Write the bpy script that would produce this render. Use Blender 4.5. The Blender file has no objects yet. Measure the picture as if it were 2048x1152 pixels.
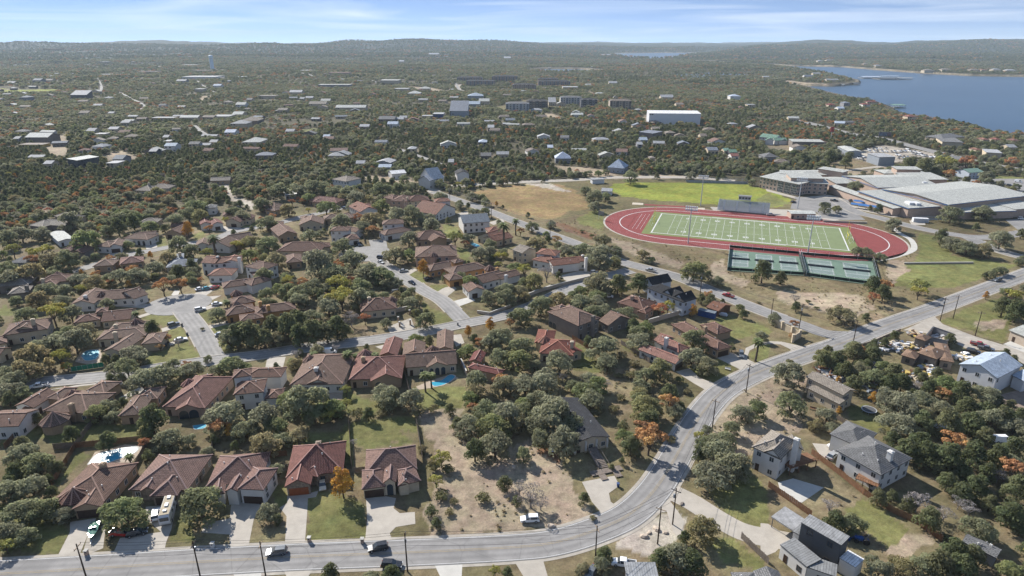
import bpy, math, random
import numpy as np
rnd = random.Random(7)
rng = np.random.default_rng(7)
SC = bpy.context.scene
COL = SC.collection
R = math.radians
# ------------------------------------------------------------------ camera
FPX, HOR, CAMZ = 1290.0, 82.0, 110.6            # focal length in pixels of a 2048 wide frame, horizon row, flying height in metres
PITCH = math.atan((576 - HOR) / FPX)
cam_d = bpy.data.cameras.new('camera'); cam = bpy.data.objects.new('camera', cam_d); COL.objects.link(cam)
cam.location = (0, 0, CAMZ); cam.rotation_euler = (math.pi / 2 - PITCH, 0, 0)
cam_d.sensor_width = 36; cam_d.lens = FPX / 2048 * 36; cam_d.clip_start = 1; cam_d.clip_end = 80000
SC.camera = cam
# ------------------------------------------------------------------ sky, sun, exposure
SUN_EL, SUN_AZ = R(35), R(130)                  # azimuth measured from +X, counter-clockwise: ahead of the camera, to the left
sunv = (math.cos(SUN_EL) * math.cos(SUN_AZ), math.cos(SUN_EL) * math.sin(SUN_AZ), math.sin(SUN_EL))
W = bpy.data.worlds.new('World'); SC.world = W; W.use_nodes = True
nt = W.node_tree; N = nt.nodes; L = nt.links
for n in list(N): N.remove(n)
out = N.new('ShaderNodeOutputWorld'); bg = N.new('ShaderNodeBackground'); bg.inputs[1].default_value = 0.10
sky = N.new('ShaderNodeTexSky'); sky.sky_type = 'NISHITA'; sky.sun_disc = False
sky.sun_elevation = SUN_EL; sky.sun_rotation = math.atan2(sunv[0], sunv[1]); sky.altitude = 300
sky.air_density = 1.0; sky.dust_density = 0.0; sky.ozone_density = 2.0
tc = N.new('ShaderNodeTexCoord'); sx = N.new('ShaderNodeSeparateXYZ'); L.new(tc.outputs['Generated'], sx.inputs[0])
def wmath(op, a, b=None, c=None):
    m = N.new('ShaderNodeMath'); m.operation = op
    for i, v in enumerate((a, b, c)):
        if v is None: continue
        if isinstance(v, (int, float)): m.inputs[i].default_value = v
        else: L.new(v, m.inputs[i])
    return m.outputs[0]
z3 = wmath('ADD', wmath('MULTIPLY', sx.outputs[2], 11.0), 0.26)     # the blue of the clear air reaches low above the hills
cv = N.new('ShaderNodeCombineXYZ'); L.new(sx.outputs[0], cv.inputs[0]); L.new(sx.outputs[1], cv.inputs[1]); L.new(z3, cv.inputs[2])
nv = N.new('ShaderNodeVectorMath'); nv.operation = 'NORMALIZE'; L.new(cv.outputs[0], nv.inputs[0]); L.new(nv.outputs[0], sky.inputs[0])
zz = wmath('ADD', wmath('MAXIMUM', sx.outputs[2], 0.0), 0.035)
cc = N.new('ShaderNodeCombineXYZ')
L.new(wmath('MULTIPLY', wmath('DIVIDE', sx.outputs[0], zz), 0.22), cc.inputs[0])
L.new(wmath('MULTIPLY', wmath('DIVIDE', sx.outputs[1], zz), 0.22), cc.inputs[1])
cn = N.new('ShaderNodeTexNoise'); cn.inputs['Scale'].default_value = 1.0; cn.inputs['Detail'].default_value = 8; cn.inputs['Roughness'].default_value = 0.55
cn.inputs['Distortion'].default_value = 0.9
L.new(cc.outputs[0], cn.inputs['Vector'])
cr = N.new('ShaderNodeValToRGB'); cr.color_ramp.elements[0].position = 0.44; cr.color_ramp.elements[1].position = 0.84
cr.color_ramp.elements[0].color = (0, 0, 0, 1); cr.color_ramp.elements[1].color = (0.62, 0.62, 0.62, 1)
L.new(cn.outputs[0], cr.inputs[0])
mx = N.new('ShaderNodeMixRGB'); mx.inputs[2].default_value = (5.4, 5.7, 6.0, 1)
hs = N.new('ShaderNodeHueSaturation'); hs.inputs['Saturation'].default_value = .95; L.new(sky.outputs[0], hs.inputs['Color'])
L.new(cr.outputs[0], mx.inputs[0]); L.new(hs.outputs[0], mx.inputs[1])
L.new(mx.outputs[0], bg.inputs[0]); L.new(bg.outputs[0], out.inputs[0])
sd = bpy.data.lights.new('sun', 'SUN'); sd.energy = 3.9; sd.angle = R(0.55); sd.color = (1.0, 0.95, 0.88)
so = bpy.data.objects.new('sun', sd); COL.objects.link(so); so.location = (-300, 400, 500)
so.rotation_euler = (math.pi / 2 - SUN_EL, 0, SUN_AZ + math.pi / 2)
SC.view_settings.view_transform = 'Standard'; SC.view_settings.look = 'None'; SC.view_settings.gamma = 1
SC.view_settings.use_curve_mapping = False; SC.view_settings.exposure = 1.2
SC.render.engine = 'CYCLES'
HAZE = 5.6e-5
cy = SC.cycles
cy.max_bounces = 5; cy.diffuse_bounces = 2; cy.glossy_bounces = 2; cy.transmission_bounces = 2; cy.volume_bounces = 0; cy.transparent_max_bounces = 4
cy.use_denoising = True; cy.use_adaptive_sampling = True; cy.adaptive_threshold = 0.02
cy.caustics_reflective = False; cy.caustics_refractive = False
# ------------------------------------------------------------------ reading the ground off the photograph's survey
_c, _s = math.cos(PITCH), math.sin(PITCH)
CROP = dict(D1=(0, 300, .25), D2=(512, 300, .25), D3=(1024, 300, .25), D4=(1536, 300, .25),
            E1=(0, 576, .25), E2=(512, 576, .25), E3=(1024, 576, .25), E4=(1536, 576, .25),
            F1=(0, 864, .25), F2=(512, 864, .25), F3=(1024, 864, .25), F4=(1536, 864, .25),
            K1=(0, 150, .1953125), K2=(400, 150, .1953125), K3=(800, 150, .1953125), K4=(1200, 180, .1953125), K5=(1648, 180, .1953125),
            T1=(0, 0, .341797), T2=(700, 0, .341797), T3=(1400, 0, .316406), L=(1448, 814, .2934), X=(0, 0, 1))
def at(x, y, z=0.0):
    u = (x - 1024) / FPX; v = (576 - y) / FPX
    d = -_s + v * _c; t = (z - CAMZ) / min(d, -1e-4)
    return (u * t, (_c + v * _s) * t)
def cp(c, x, y, z=0.0):
    o = CROP[c]; return at(o[0] + x * o[2], o[1] + y * o[2], z)
def fpx(c, x, y):
    o = CROP[c]; return (o[0] + x * o[2], o[1] + y * o[2])
def proj(X, Y, Z=0.0):
    dz = Z - CAMZ; q = Y * _c - dz * _s
    return 1024 + FPX * X / q, 576 - FPX * (Y * _s + dz * _c) / q
# ------------------------------------------------------------------ materials
MATS = {}
def nodes(name):
    m = bpy.data.materials.new(name); m.use_nodes = True; t = m.node_tree
    for n in list(t.nodes): t.nodes.remove(n)
    o = t.nodes.new('ShaderNodeOutputMaterial'); b = t.nodes.new('ShaderNodeBsdfPrincipled'); t.links.new(b.outputs[0], o.inputs[0])
    MATS[name] = m
    return m, t, b, o
def hsv(t, col, h=None, s=None, v=None):
    n = t.nodes.new('ShaderNodeHueSaturation')
    t.links.new(col, n.inputs['Color'])
    for k, x in (('Hue', h), ('Saturation', s), ('Value', v)):
        if x is None: continue
        if isinstance(x, (int, float)): n.inputs[k].default_value = x
        else: t.links.new(x, n.inputs[k])
    return n.outputs[0]
def mrange(t, v, a, b, c, d):
    n = t.nodes.new('ShaderNodeMapRange'); t.links.new(v, n.inputs[0])
    for i, x in enumerate((a, b, c, d)): n.inputs[i + 1].default_value = x
    return n.outputs[0]
def noise(t, scale, detail=3, rough=.6, vec=None, kind='ShaderNodeTexNoise'):
    n = t.nodes.new(kind); n.inputs['Scale'].default_value = scale
    if 'Detail' in n.inputs: n.inputs['Detail'].default_value = detail
    if 'Roughness' in n.inputs: n.inputs['Roughness'].default_value = rough
    if vec is not None: t.links.new(vec, n.inputs['Vector'])
    return n.outputs[0]
def mixc(t, f, a, b, mode='MIX'):
    n = t.nodes.new('ShaderNodeMixRGB'); n.blend_type = mode
    for i, x in enumerate((f, a, b)):
        if isinstance(x, (int, float)): n.inputs[i].default_value = x
        elif isinstance(x, tuple): n.inputs[i].default_value = (*x, 1)
        else: t.links.new(x, n.inputs[i])
    return n.outputs[0]
def bump(t, b, h, strength=.4, dist=.1):
    n = t.nodes.new('ShaderNodeBump'); n.inputs['Strength'].default_value = strength; n.inputs['Distance'].default_value = dist
    t.links.new(h, n.inputs['Height']); t.links.new(n.outputs[0], b.inputs['Normal'])
def wpos(t):
    return t.nodes.new('ShaderNodeNewGeometry').outputs['Position']
def orand(t):
    return t.nodes.new('ShaderNodeObjectInfo').outputs['Random']
KA = .72                                        # the exposure is set for the shade of the trees; paving and walls sit lower
def dim(c): return tuple(x * KA for x in c)
def plain(name, rgb, rough=.8, var=.18, scale=.6, spec=.3, metal=0.0, bumps=0.0, stain=None):
    """paint, plaster, concrete, metal: a base colour with soft uneven weathering"""
    m, t, b, o = nodes(name); rgb = dim(rgb); stain = stain and dim(stain)
    p = wpos(t)
    f = mrange(t, noise(t, scale, 5, .65, p), .3, .7, 1 - var, 1 + var)
    c = mixc(t, 1, rgb, mixc(t, 1, f, f), 'MULTIPLY')
    if stain: c = mixc(t, mrange(t, noise(t, scale * .35, 4, .7, p), .52, .7, 0, .7), c, stain)
    t.links.new(c, b.inputs['Base Color'])
    b.inputs['Roughness'].default_value = rough; b.inputs['Specular IOR Level'].default_value = spec; b.inputs['Metallic'].default_value = metal
    if bumps: bump(t, b, noise(t, scale * 8, 3, .6, p), .5, bumps)
    return m
def roofmat(name, rgb, kind='tile', rgb2=None):
    """u runs along the eave and v up the slope, in metres"""
    m, t, b, o = nodes(name); rgb = dim(rgb)
    uv = t.nodes.new('ShaderNodeUVMap').outputs[0]; s = t.nodes.new('ShaderNodeSeparateXYZ'); t.links.new(uv, s.inputs[0])
    def mth(op, a, c=None):
        n = t.nodes.new('ShaderNodeMath'); n.operation = op
        for i, x in enumerate((a, c)):
            if x is None: continue
            if isinstance(x, (int, float)): n.inputs[i].default_value = x
            else: t.links.new(x, n.inputs[i])
        return n.outputs[0]
    p = wpos(t)
    per = {'tile': .42, 'shingle': .9, 'metal': .55}[kind]
    br = t.nodes.new('ShaderNodeTexBrick'); t.links.new(uv, br.inputs['Vector']); br.inputs['Scale'].default_value = 1
    br.inputs['Brick Width'].default_value = per if kind == 'tile' else (1.0 if kind == 'shingle' else per)
    br.inputs['Row Height'].default_value = .42 if kind == 'tile' else (.45 if kind == 'shingle' else 40)
    br.inputs['Mortar Size'].default_value = .075 if kind != 'metal' else .04
    r2 = rgb2 or tuple(x * .68 for x in rgb)
    br.inputs['Color1'].default_value = (*rgb, 1); br.inputs['Color2'].default_value = (*(tuple((x * .55 + y * .45) for x, y in zip(rgb, r2))), 1)
    br.inputs['Mortar'].default_value = (*(x * .42 for x in rgb), 1)
    c = br.outputs['Color']
    v = mrange(t, noise(t, .8, 6, .75, p), .3, .7, .62, 1.34)
    c = mixc(t, 1, c, v, 'MULTIPLY')
    rr = orand(t)
    c = hsv(t, c, mrange(t, rr, 0, 1, .488, .512), mrange(t, rr, 0, 1, 1.1, .85), mrange(t, rr, 0, 1, .85, 1.15))
    t.links.new(c, b.inputs['Base Color'])
    b.inputs['Roughness'].default_value = .8 if kind == 'metal' else .85
    b.inputs['Specular IOR Level'].default_value = .2
    if kind == 'metal': b.inputs['Metallic'].default_value = .0
    h = mth('ABSOLUTE', mth('SINE', mth('MULTIPLY', s.outputs[0], math.pi / per))) if kind == 'tile' else br.outputs['Fac']
    bump(t, b, h, .6 if kind == 'tile' else .25, .12 if kind == 'tile' else .04)
    return m
def leafmat(name, ramp, trans=.25):
    """leaf colour: each plant its own tint, each spray of leaves a slight one of its own"""
    m, t, b, o = nodes(name)
    cr = t.nodes.new('ShaderNodeValToRGB'); e = cr.color_ramp.elements
    while len(e) > 1: e.remove(e[-1])
    for i, (pp, c) in enumerate(ramp):
        q = e[0] if i == 0 else e.new(pp)
        q.position = pp; q.color = (*c, 1)
    t.links.new(orand(t), cr.inputs[0])
    a = t.nodes.new('ShaderNodeAttribute'); a.attribute_name = 'tint'
    c = hsv(t, cr.outputs[0], mrange(t, a.outputs['Fac'], 0, 1, .485, .515), None, mrange(t, a.outputs['Fac'], 0, 1, .66, 1.45))
    t.links.new(c, b.inputs['Base Color']); b.inputs['Roughness'].default_value = .75; b.inputs['Specular IOR Level'].default_value = .12
    tr = t.nodes.new('ShaderNodeBsdfTranslucent'); t.links.new(hsv(t, c, .49, 1.05, 1.45), tr.inputs[0])
    mi = t.nodes.new('ShaderNodeMixShader'); mi.inputs[0].default_value = trans
    t.links.new(b.outputs[0], mi.inputs[1]); t.links.new(tr.outputs[0], mi.inputs[2]); t.links.new(mi.outputs[0], o.inputs[0])
    return m
def glossy(name, rgb, rough=.2, spec=.5, metal=0.0, coat=0.0):
    m, t, b, o = nodes(name)
    p = wpos(t)
    t.links.new(mixc(t, 1, rgb, mrange(t, noise(t, 2, 2, .5, p), .3, .7, .93, 1.07), 'MULTIPLY'), b.inputs['Base Color'])
    b.inputs['Roughness'].default_value = rough; b.inputs['Specular IOR Level'].default_value = spec; b.inputs['Metallic'].default_value = metal
    b.inputs['Coat Weight'].default_value = coat
    return m
# ------------------------------------------------------------------ mesh building
class MB:
    def __init__(s): s.v = []; s.f = []; s.m = []; s.uv = []
    def add(s, vs, fs, mi=0, uv=None):
        k = len(s.v); s.v += [tuple(map(float, p)) for p in vs]
        for i, f in enumerate(fs):
            s.f.append(tuple(k + j for j in f)); s.m.append(mi)
            s.uv.append(uv[i] if uv else None)
    def box(s, x0, y0, z0, x1, y1, z1, mi=0):
        s.add([(x0, y0, z0), (x1, y0, z0), (x1, y1, z0), (x0, y1, z0), (x0, y0, z1), (x1, y0, z1), (x1, y1, z1), (x0, y1, z1)],
              [(0, 3, 2, 1), (4, 5, 6, 7), (0, 1, 5, 4), (1, 2, 6, 5), (2, 3, 7, 6), (3, 0, 4, 7)], mi)
    def bar(s, p, q, w=.3, h=.12, mi=0):
        """a squared bar from p to q, lying on its underside"""
        p = np.array(p, float); q = np.array(q, float); d = q - p; l = np.linalg.norm(d)
        if l < 1e-4: return
        d /= l; u = np.array((0, 0, 1.0))
        if abs(d[2]) > .95: u = np.array((0, 1.0, 0))
        r = np.cross(d, u); r /= np.linalg.norm(r); u = np.cross(r, d)
        vs = [b + r * w / 2 * i + u * h * j for b in (p, q) for i, j in ((-1, 0), (1, 0), (1, 1), (-1, 1))]
        s.add(vs, [(0, 1, 2, 3), (4, 7, 6, 5), (0, 4, 5, 1), (1, 5, 6, 2), (2, 6, 7, 3), (3, 7, 4, 0)], mi)
    def tube(s, p, q, r0, r1=None, n=7, mi=0, cap=True):
        p = np.array(p, float); q = np.array(q, float); r1 = r0 if r1 is None else r1
        d = q - p; d /= max(np.linalg.norm(d), 1e-6); a = np.array((1.0, 0, 0)) if abs(d[0]) < .8 else np.array((0, 1.0, 0))
        x = np.cross(d, a); x /= np.linalg.norm(x); y = np.cross(d, x)
        vs = []
        for b, r in ((p, r0), (q, r1)):
            for i in range(n):
                t = 2 * math.pi * i / n; vs.append(b + x * r * math.cos(t) + y * r * math.sin(t))
        fs = [(i, (i + 1) % n, n + (i + 1) % n, n + i) for i in range(n)]
        if cap: fs += [tuple(range(n))[::-1], tuple(range(n, 2 * n))]
        s.add(vs, fs, mi)
    def prism(s, poly, z0, z1, mi=0):
        n = len(poly); vs = [(x, y, z0) for x, y in poly] + [(x, y, z1) for x, y in poly]
        s.add(vs, [tuple(range(n))[::-1], tuple(range(n, 2 * n))] + [(i, (i + 1) % n, n + (i + 1) % n, n + i) for i in range(n)], mi)
    def mesh(s, name, mats):
        me = bpy.data.meshes.new(name); me.from_pydata(s.v, [], s.f)
        for m in (mats if isinstance(mats, (list, tuple)) else [mats]): me.materials.append(m)
        if any(s.m): me.polygons.foreach_set('material_index', s.m)
        if any(u is not None for u in s.uv):
            l = me.uv_layers.new(name='UVMap'); flat = []
            for f, u in zip(s.f, s.uv):
                for i in range(len(f)): flat += list(u[i]) if u is not None else [0, 0]
            l.data.foreach_set('uv', flat)
        me.update(); return me
    def build(s, name, mats, parent=None, loc=None, rz=None):
        return link(name, s.mesh(name, mats), parent, loc, rz)
def link(name, data, parent=None, loc=None, rz=None):
    o = bpy.data.objects.new(name, data); COL.objects.link(o)
    if parent is not None: o.parent = parent
    if loc is not None: o.location = loc
    if rz is not None: o.rotation_euler = (0, 0, rz)
    return o
def empty(name, loc=(0, 0, 0), rz=0.0):
    o = link(name, None, None, loc, rz); o.empty_display_size = 1; return o
def tag(o, label=None, cat=None, group=None, kind=None):
    if label: o['label'] = label
    if cat: o['category'] = cat
    if group: o['group'] = group
    if kind: o['kind'] = kind
    return o
def copy_tree(o, parent=None):
    c = o.copy(); COL.objects.link(c); c.parent = parent
    for ch in list(o.children): copy_tree(ch, c)
    return c
def bulk(name, V, F, mats, parent=None, uv=None):
    """large mesh from arrays; F is n x 3 or n x 4"""
    me = bpy.data.meshes.new(name); V = np.asarray(V, np.float32); F = np.asarray(F, np.int32); k = F.shape[1]
    me.vertices.add(len(V)); me.vertices.foreach_set('co', V.ravel())
    me.loops.add(F.size); me.loops.foreach_set('vertex_index', F.ravel())
    me.polygons.add(len(F)); me.polygons.foreach_set('loop_start', np.arange(0, F.size, k, dtype=np.int32))
    for m in (mats if isinstance(mats, (list, tuple)) else [mats]): me.materials.append(m)
    me.update(calc_edges=True); return me
# ------------------------------------------------------------------ value noise and polygons on the map
_tab = rng.random((256, 256))
def vnoise(x, y):
    xi = np.floor(x).astype(int); yi = np.floor(y).astype(int); fx = x - xi; fy = y - yi
    fx = fx * fx * (3 - 2 * fx); fy = fy * fy * (3 - 2 * fy)
    a = _tab[xi & 255, yi & 255]; b = _tab[(xi + 1) & 255, yi & 255]; c = _tab[xi & 255, (yi + 1) & 255]; d = _tab[(xi + 1) & 255, (yi + 1) & 255]
    return (a * (1 - fx) + b * fx) * (1 - fy) + (c * (1 - fx) + d * fx) * fy
def fbm(x, y, o=4):
    s = 0; a = .5
    for i in range(o): s = s + a * vnoise(x + 17.3 * i, y + 5.1 * i); x = x * 2.03; y = y * 2.03; a *= .5
    return s
def inpoly(px, py, poly):
    r = np.zeros(px.shape, bool); n = len(poly); j = n - 1
    for i in range(n):
        xi, yi = poly[i]; xj, yj = poly[j]
        if yi != yj:
            r ^= ((yi > py) != (yj > py)) & (px < (xj - xi) * (py - yi) / (yj - yi) + xi)
        j = i
    return r
def distline(px, py, line):
    d = np.full(px.shape, 1e9)
    for (ax, ay), (bx, by) in zip(line[:-1], line[1:]):
        vx, vy = bx - ax, by - ay; l = vx * vx + vy * vy + 1e-9
        t = np.clip(((px - ax) * vx + (py - ay) * vy) / l, 0, 1)
        d = np.minimum(d, np.hypot(px - ax - t * vx, py - ay - t * vy))
    return d
def pxpoly(c, pts, z=0.0): return [cp(c, x, y, z) for x, y in pts]
# ================================================================== terrain
def X(*pts): return [at(x, y) for x, y in pts]
WZ = -6.0
LAKES = [pxpoly('X', [(2300, 290), (2048, 276), (1995, 274), (1938, 254), (1894, 247), (1830, 238), (1795, 229), (1780, 218), (1748, 206), (1700, 198), (1653, 187), (1610, 175), (1585, 170), (1621, 172.5), (1669, 173), (1716, 169), (1722, 164), (1690, 156), (1660, 148), (1621, 142), (1558, 133.5), (1495, 128.5), (1400, 125), (1398, 122), (1526, 129.5), (1590, 132.5), (1685, 134.5), (1764, 141), (1843, 147), (1938, 152), (2048, 154), (2300, 158)], WZ),
         pxpoly('X', [(1230, 107), (1300, 106), (1440, 105), (1380, 110), (1345, 115), (1320, 119), (1260, 116), (1235, 112)], WZ),
         pxpoly('X', [(1060, 141), (1090, 138), (1160, 138.5), (1200, 142), (1170, 146), (1110, 145)], WZ)]
HILLS = [(340, 119, 34, 420), (110, 116, 26, 380), (500, 118, 14, 300), (800, 104, 58, 700), (880, 101, 66, 700), (250, 108, 40, 900), (700, 106, 40, 800), (1000, 106, 40, 900), (1900, 104, 70, 1300), (2040, 106, 60, 900), (1500, 108, 30, 900), (60, 104, 52, 1100)]
HILLS = [(*at(x, y), h * .55, s) for x, y, h, s in HILLS]
def sst(a, b, x):
    t = np.clip((x - a) / (b - a), 0, 1); return t * t * (3 - 2 * t)
def lakedist(x, y):
    d = np.full(x.shape, 1e9); ins = np.zeros(x.shape, bool)
    for p in LAKES:
        d = np.minimum(d, distline(x, y, p + p[:1])); ins |= inpoly(x, y, p)
    return d, ins
def height(x, y):
    x = np.asarray(x, float); y = np.asarray(y, float)
    r = np.hypot(x, y); h = sst(850, 2600, r) * (fbm(x / 600, y / 600, 5) - .53) * 34
    h = h + sst(3600, 6500, r) * (fbm(x / 1100 + 5, y / 650, 4) - .44) * 95
    for hx, hy, hh, ss in HILLS: h = h + hh * np.exp(-((x - hx) ** 2 + ((y - hy) * .8) ** 2) / (2 * ss * ss))
    az = x / np.maximum(y, 50)
    far = sst(5200, 9500, r) * (.86 + .3 * (fbm(x / 500 + 3, y / 500, 4) - .45))
    h = h + far * (62 + 54 * (fbm(az * 13 + 40, r * 0 + 3, 4) - .36) + 22 * np.exp(-((az + .16) / .09) ** 2) * fbm(az * 40 + 9, r * 0, 2) - 26 * sst(.35, .8, az) - 16 * sst(-.3, -.75, az))
    m = r > 600
    if m.any():
        d, ins = lakedist(x[m], y[m]); hh = h[m] * sst(0, 500, d); hh = np.where(ins, np.where(d > 6, -14., -8), hh); h = h.copy(); h[m] = hh
    return h
def hz(x, y): return float(height(np.array([x]), np.array([y]))[0])
# ------------------------------------------------------------------ what covers the ground
C_OL = (.175, .150, .078); C_LAWN = (.185, .182, .070); C_TAN = (.36, .29, .205); C_DRY = (.27, .215, .13); C_FF = (.095, .085, .052)
C_FIELD = (.25, .275, .055); C_BROWN = (.30, .215, .105); C_PALE = (.45, .40, .33); C_RUST = (.21, .12, .07); C_GREEN = (.20, .205, .075); C_SCRUB = (.21, .17, .095)
ZONES = []                                          # (colour, outline on the map, ragged edge in metres, keep wild trees away)
def zone(col, c, pts, jit=1.2, clear=True): ZONES.append((col, pxpoly(c, pts), jit, clear))
zone(C_SCRUB, 'X', [(1180, 420), (1080, 440), (1230, 500), (1560, 600), (1700, 650), (1860, 590), (2300, 420), (1800, 480), (1840, 430), (1600, 400), (1260, 400)], 4)
zone(C_OL, 'X', [(1010, 370), (1240, 357), (1480, 365), (1590, 405), (1600, 425), (1330, 415), (1190, 425), (1100, 440), (980, 410), (930, 385)], 3)
zone(C_BROWN, 'X', [(935, 388), (1000, 372), (1090, 367), (1130, 370), (1160, 390), (1185, 415), (1130, 425), (1120, 436), (1080, 441), (1020, 424), (960, 398)], 4)
zone(C_FIELD, 'X', [(1235, 366), (1400, 364), (1480, 368), (1548, 382), (1588, 404), (1560, 414), (1440, 410), (1300, 400), (1240, 392), (1215, 378)], 4)
zone(C_PALE, 'D3', [(90, 265), (300, 268), (480, 335), (380, 330)], 1.5)
zone(C_GREEN, 'X', [(1190, 420), (1212, 428), (1205, 460), (1170, 450), (1150, 440)], 3)
zone(C_RUST, 'D3', [(290, 570), (420, 590), (690, 690), (640, 720), (430, 650)], 1)
zone(C_TAN, 'D3', [(800, 700), (1000, 760), (1360, 900), (1330, 950), (1060, 880), (860, 800), (760, 700)], 3)
zone(C_TAN, 'D3', [(1590, 900), (1720, 870), (1700, 980), (1920, 1060), (1850, 1100), (1560, 1010)], 3)
zone(C_TAN, 'E4', [(50, 20), (760, 60), (850, 150), (700, 260), (400, 170), (120, 120)], 3)
zone(C_DRY, 'E4', [(780, 230), (1000, 110), (1030, 160), (900, 260), (800, 300)], 2)
zone(C_GREEN, 'D4', [(1200, 660), (1320, 690), (1500, 850), (2000, 920), (1500, 1100), (1000, 1100), (980, 1000), (1180, 880), (1200, 770)], 3)
zone(C_TAN, 'D4', [(960, 890), (1080, 880), (1120, 960), (1000, 1080), (950, 1000)], 2)
zone(C_GREEN, 'D4', [(0, 340), (180, 430), (0, 460), (-100, 400)], 1)
zone(C_OL, 'D4', [(1270, 560), (1600, 530), (1860, 540), (1840, 620), (1500, 660), (1300, 620)], 1)
zone(C_GREEN, 'D4', [(1800, 200), (2048, 220), (2048, 260), (1800, 250)], 1)
zone(C_DRY, 'D4', [(430, 120), (660, 60), (1000, 120), (900, 190), (600, 180)], 4)
zone(C_LAWN, 'E4', [(1390, 260), (1560, 180), (1860, 60), (1990, 230), (1890, 440), (1650, 360), (1400, 290)], 2)
zone(C_TAN, 'E4', [(1650, 270), (1960, 240), (1900, 330), (1700, 340)], 2)
zone(C_TAN, 'X', [(1420, 830), (1470, 790), (1530, 760), (1600, 735), (1620, 750), (1600, 800), (1610, 860), (1560, 880), (1480, 920), (1440, 960)], 3)
zone(C_LAWN, 'E4', [(620, 960), (780, 930), (900, 1010), (1000, 1150), (720, 1150)], 1)
zone(C_LAWN, 'F4', [(620, 600), (760, 530), (950, 650), (1150, 790), (1080, 860), (960, 940), (860, 850), (680, 760)], 1)
zone(C_TAN, 'F4', [(940, 950), (1080, 860), (1260, 800), (1340, 900), (1100, 1010), (950, 1020)], 2)
zone(C_DRY, 'F4', [(220, 330), (420, 260), (760, 510), (640, 600), (430, 680), (300, 600)], 2)
zone(C_LAWN, 'F3', [(1570, 480), (1900, 300), (2048, 480), (2048, 740), (1900, 760), (1700, 640)], 1.5)
zone(C_PALE, 'F3', [(1100, 700), (1300, 640), (1400, 730), (1360, 860), (1100, 1000), (820, 900)], 2)
zone(C_LAWN, 'F3', [(1560, 850), (1780, 870), (2048, 1060), (1980, 1110), (1700, 1060)], 2)
zone(C_TAN, 'X', [(838, 830), (885, 800), (930, 830), (960, 870), (1000, 900), (1040, 890), (1100, 860), (1130, 930), (1150, 985), (1180, 1000), (1160, 1050), (1050, 1066), (850, 1074), (835, 1050), (860, 1000), (880, 930)], 3)
zone(C_RUST, 'X', [(1075, 850), (1120, 900), (1125, 930), (1080, 910)], 3, False)
zone(C_DRY, 'E3', [(640, 680), (880, 640), (1000, 620), (1060, 860), (960, 960), (900, 1080), (780, 900), (700, 760)], 3)
zone(C_DRY, 'F3', [(800, 60), (900, 200), (1040, 330), (980, 340), (880, 240), (760, 60)], 1)
zone(C_LAWN, 'E3', [(480, 430), (580, 470), (730, 640), (690, 680), (500, 660), (420, 520)], 1)
zone(C_LAWN, 'E3', [(880, 400), (1000, 470), (1010, 540), (900, 480)], 1)
zone(C_LAWN, 'E3', [(1600, 250), (1800, 230), (2048, 320), (2048, 400), (1900, 390), (1740, 430), (1640, 320)], 2)
zone(C_LAWN, 'E3', [(1880, 520), (2048, 440), (2048, 580), (1960, 615)], 1)
zone(C_LAWN, 'E3', [(1380, 640), (1660, 560), (1820, 650), (1650, 770), (1520, 720)], 1)
zone(C_OL, 'E3', [(1260, 660), (1400, 720), (1580, 830), (1380, 960), (1380, 840)], 1)
zone(C_LAWN, 'E2', [(1000, 1010), (1060, 950), (690, 820), (520, 800), (640, 1000)], 2)
zone(C_LAWN, 'E2', [(1250, 800), (1680, 780), (1640, 960), (1280, 960)], 1)
zone(C_LAWN, 'E2', [(770, 1080), (1110, 1030), (1270, 1030), (1300, 1150), (690, 1150), (690, 1100)], 1)
zone(C_LAWN, 'F2', [(740, 0), (1140, 0), (1270, 100), (860, 130), (780, 80)], 1)
zone(C_DRY, 'F2', [(1000, 60), (1280, 100), (1330, 250), (1300, 290), (1250, 120)], 1)
zone(C_LAWN, 'F2', [(400, 500), (600, 460), (860, 560), (880, 860), (410, 900)], 1)
zone(C_LAWN, 'F2', [(100, 420), (230, 420), (260, 560), (160, 600)], 1)
zone(C_OL, 'F2', [(1070, 780), (1280, 730), (1330, 640), (1400, 820), (1100, 880)], 1)
zone(C_LAWN, 'F2', [(200, 0), (760, 0), (780, 300), (700, 280), (690, 80), (260, 110)], 1.5)
zone(C_LAWN, 'F1', [(0, 560), (400, 620), (540, 800), (480, 960), (0, 960)], 2)
zone(C_LAWN, 'F1', [(390, 100), (720, 60), (1200, 60), (1160, -60), (500, -60), (400, 30)], 1)
zone(C_LAWN, 'F1', [(500, 400), (600, 290), (740, 180), (620, 160), (430, 440)], .6)
zone(C_LAWN, 'F1', [(1450, 660), (1560, 640), (1540, 870), (1330, 890), (1370, 820)], 1)
zone(C_LAWN, 'E1', [(0, 1100), (340, 1110), (700, 1090), (1000, 1150), (0, 1250)], 2)
zone(C_LAWN, 'E1', [(1120, 240), (1280, 190), (1400, 200), (1430, 260), (1290, 310)], 1)
zone(C_LAWN, 'E1', [(1280, 360), (1450, 310), (1500, 380), (1360, 420)], 1)
zone(C_LAWN, 'E1', [(1150, 560), (1510, 420), (1590, 550), (1400, 620), (1180, 620)], 1)
zone(C_LAWN, 'E1', [(1560, 200), (1760, 160), (1760, 240), (1620, 300)], 1)
zone(C_LAWN, 'E1', [(1640, 330), (1830, 290), (1800, 360), (1680, 390)], 1)
zone(C_LAWN, 'E1', [(1720, 420), (1800, 410), (1900, 500), (1780, 530)], 1)
zone(C_GREEN, 'E1', [(0, 130), (130, 180), (100, 220), (0, 220)], 2)
zone(C_DRY, 'E2', [(830, 330), (1050, 290), (1240, 230), (1420, 280), (1480, 320), (860, 400)], 1)
zone(C_LAWN, 'E2', [(1340, 110), (1620, 270), (1480, 330), (1400, 280), (1340, 180)], 1.5)
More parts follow.
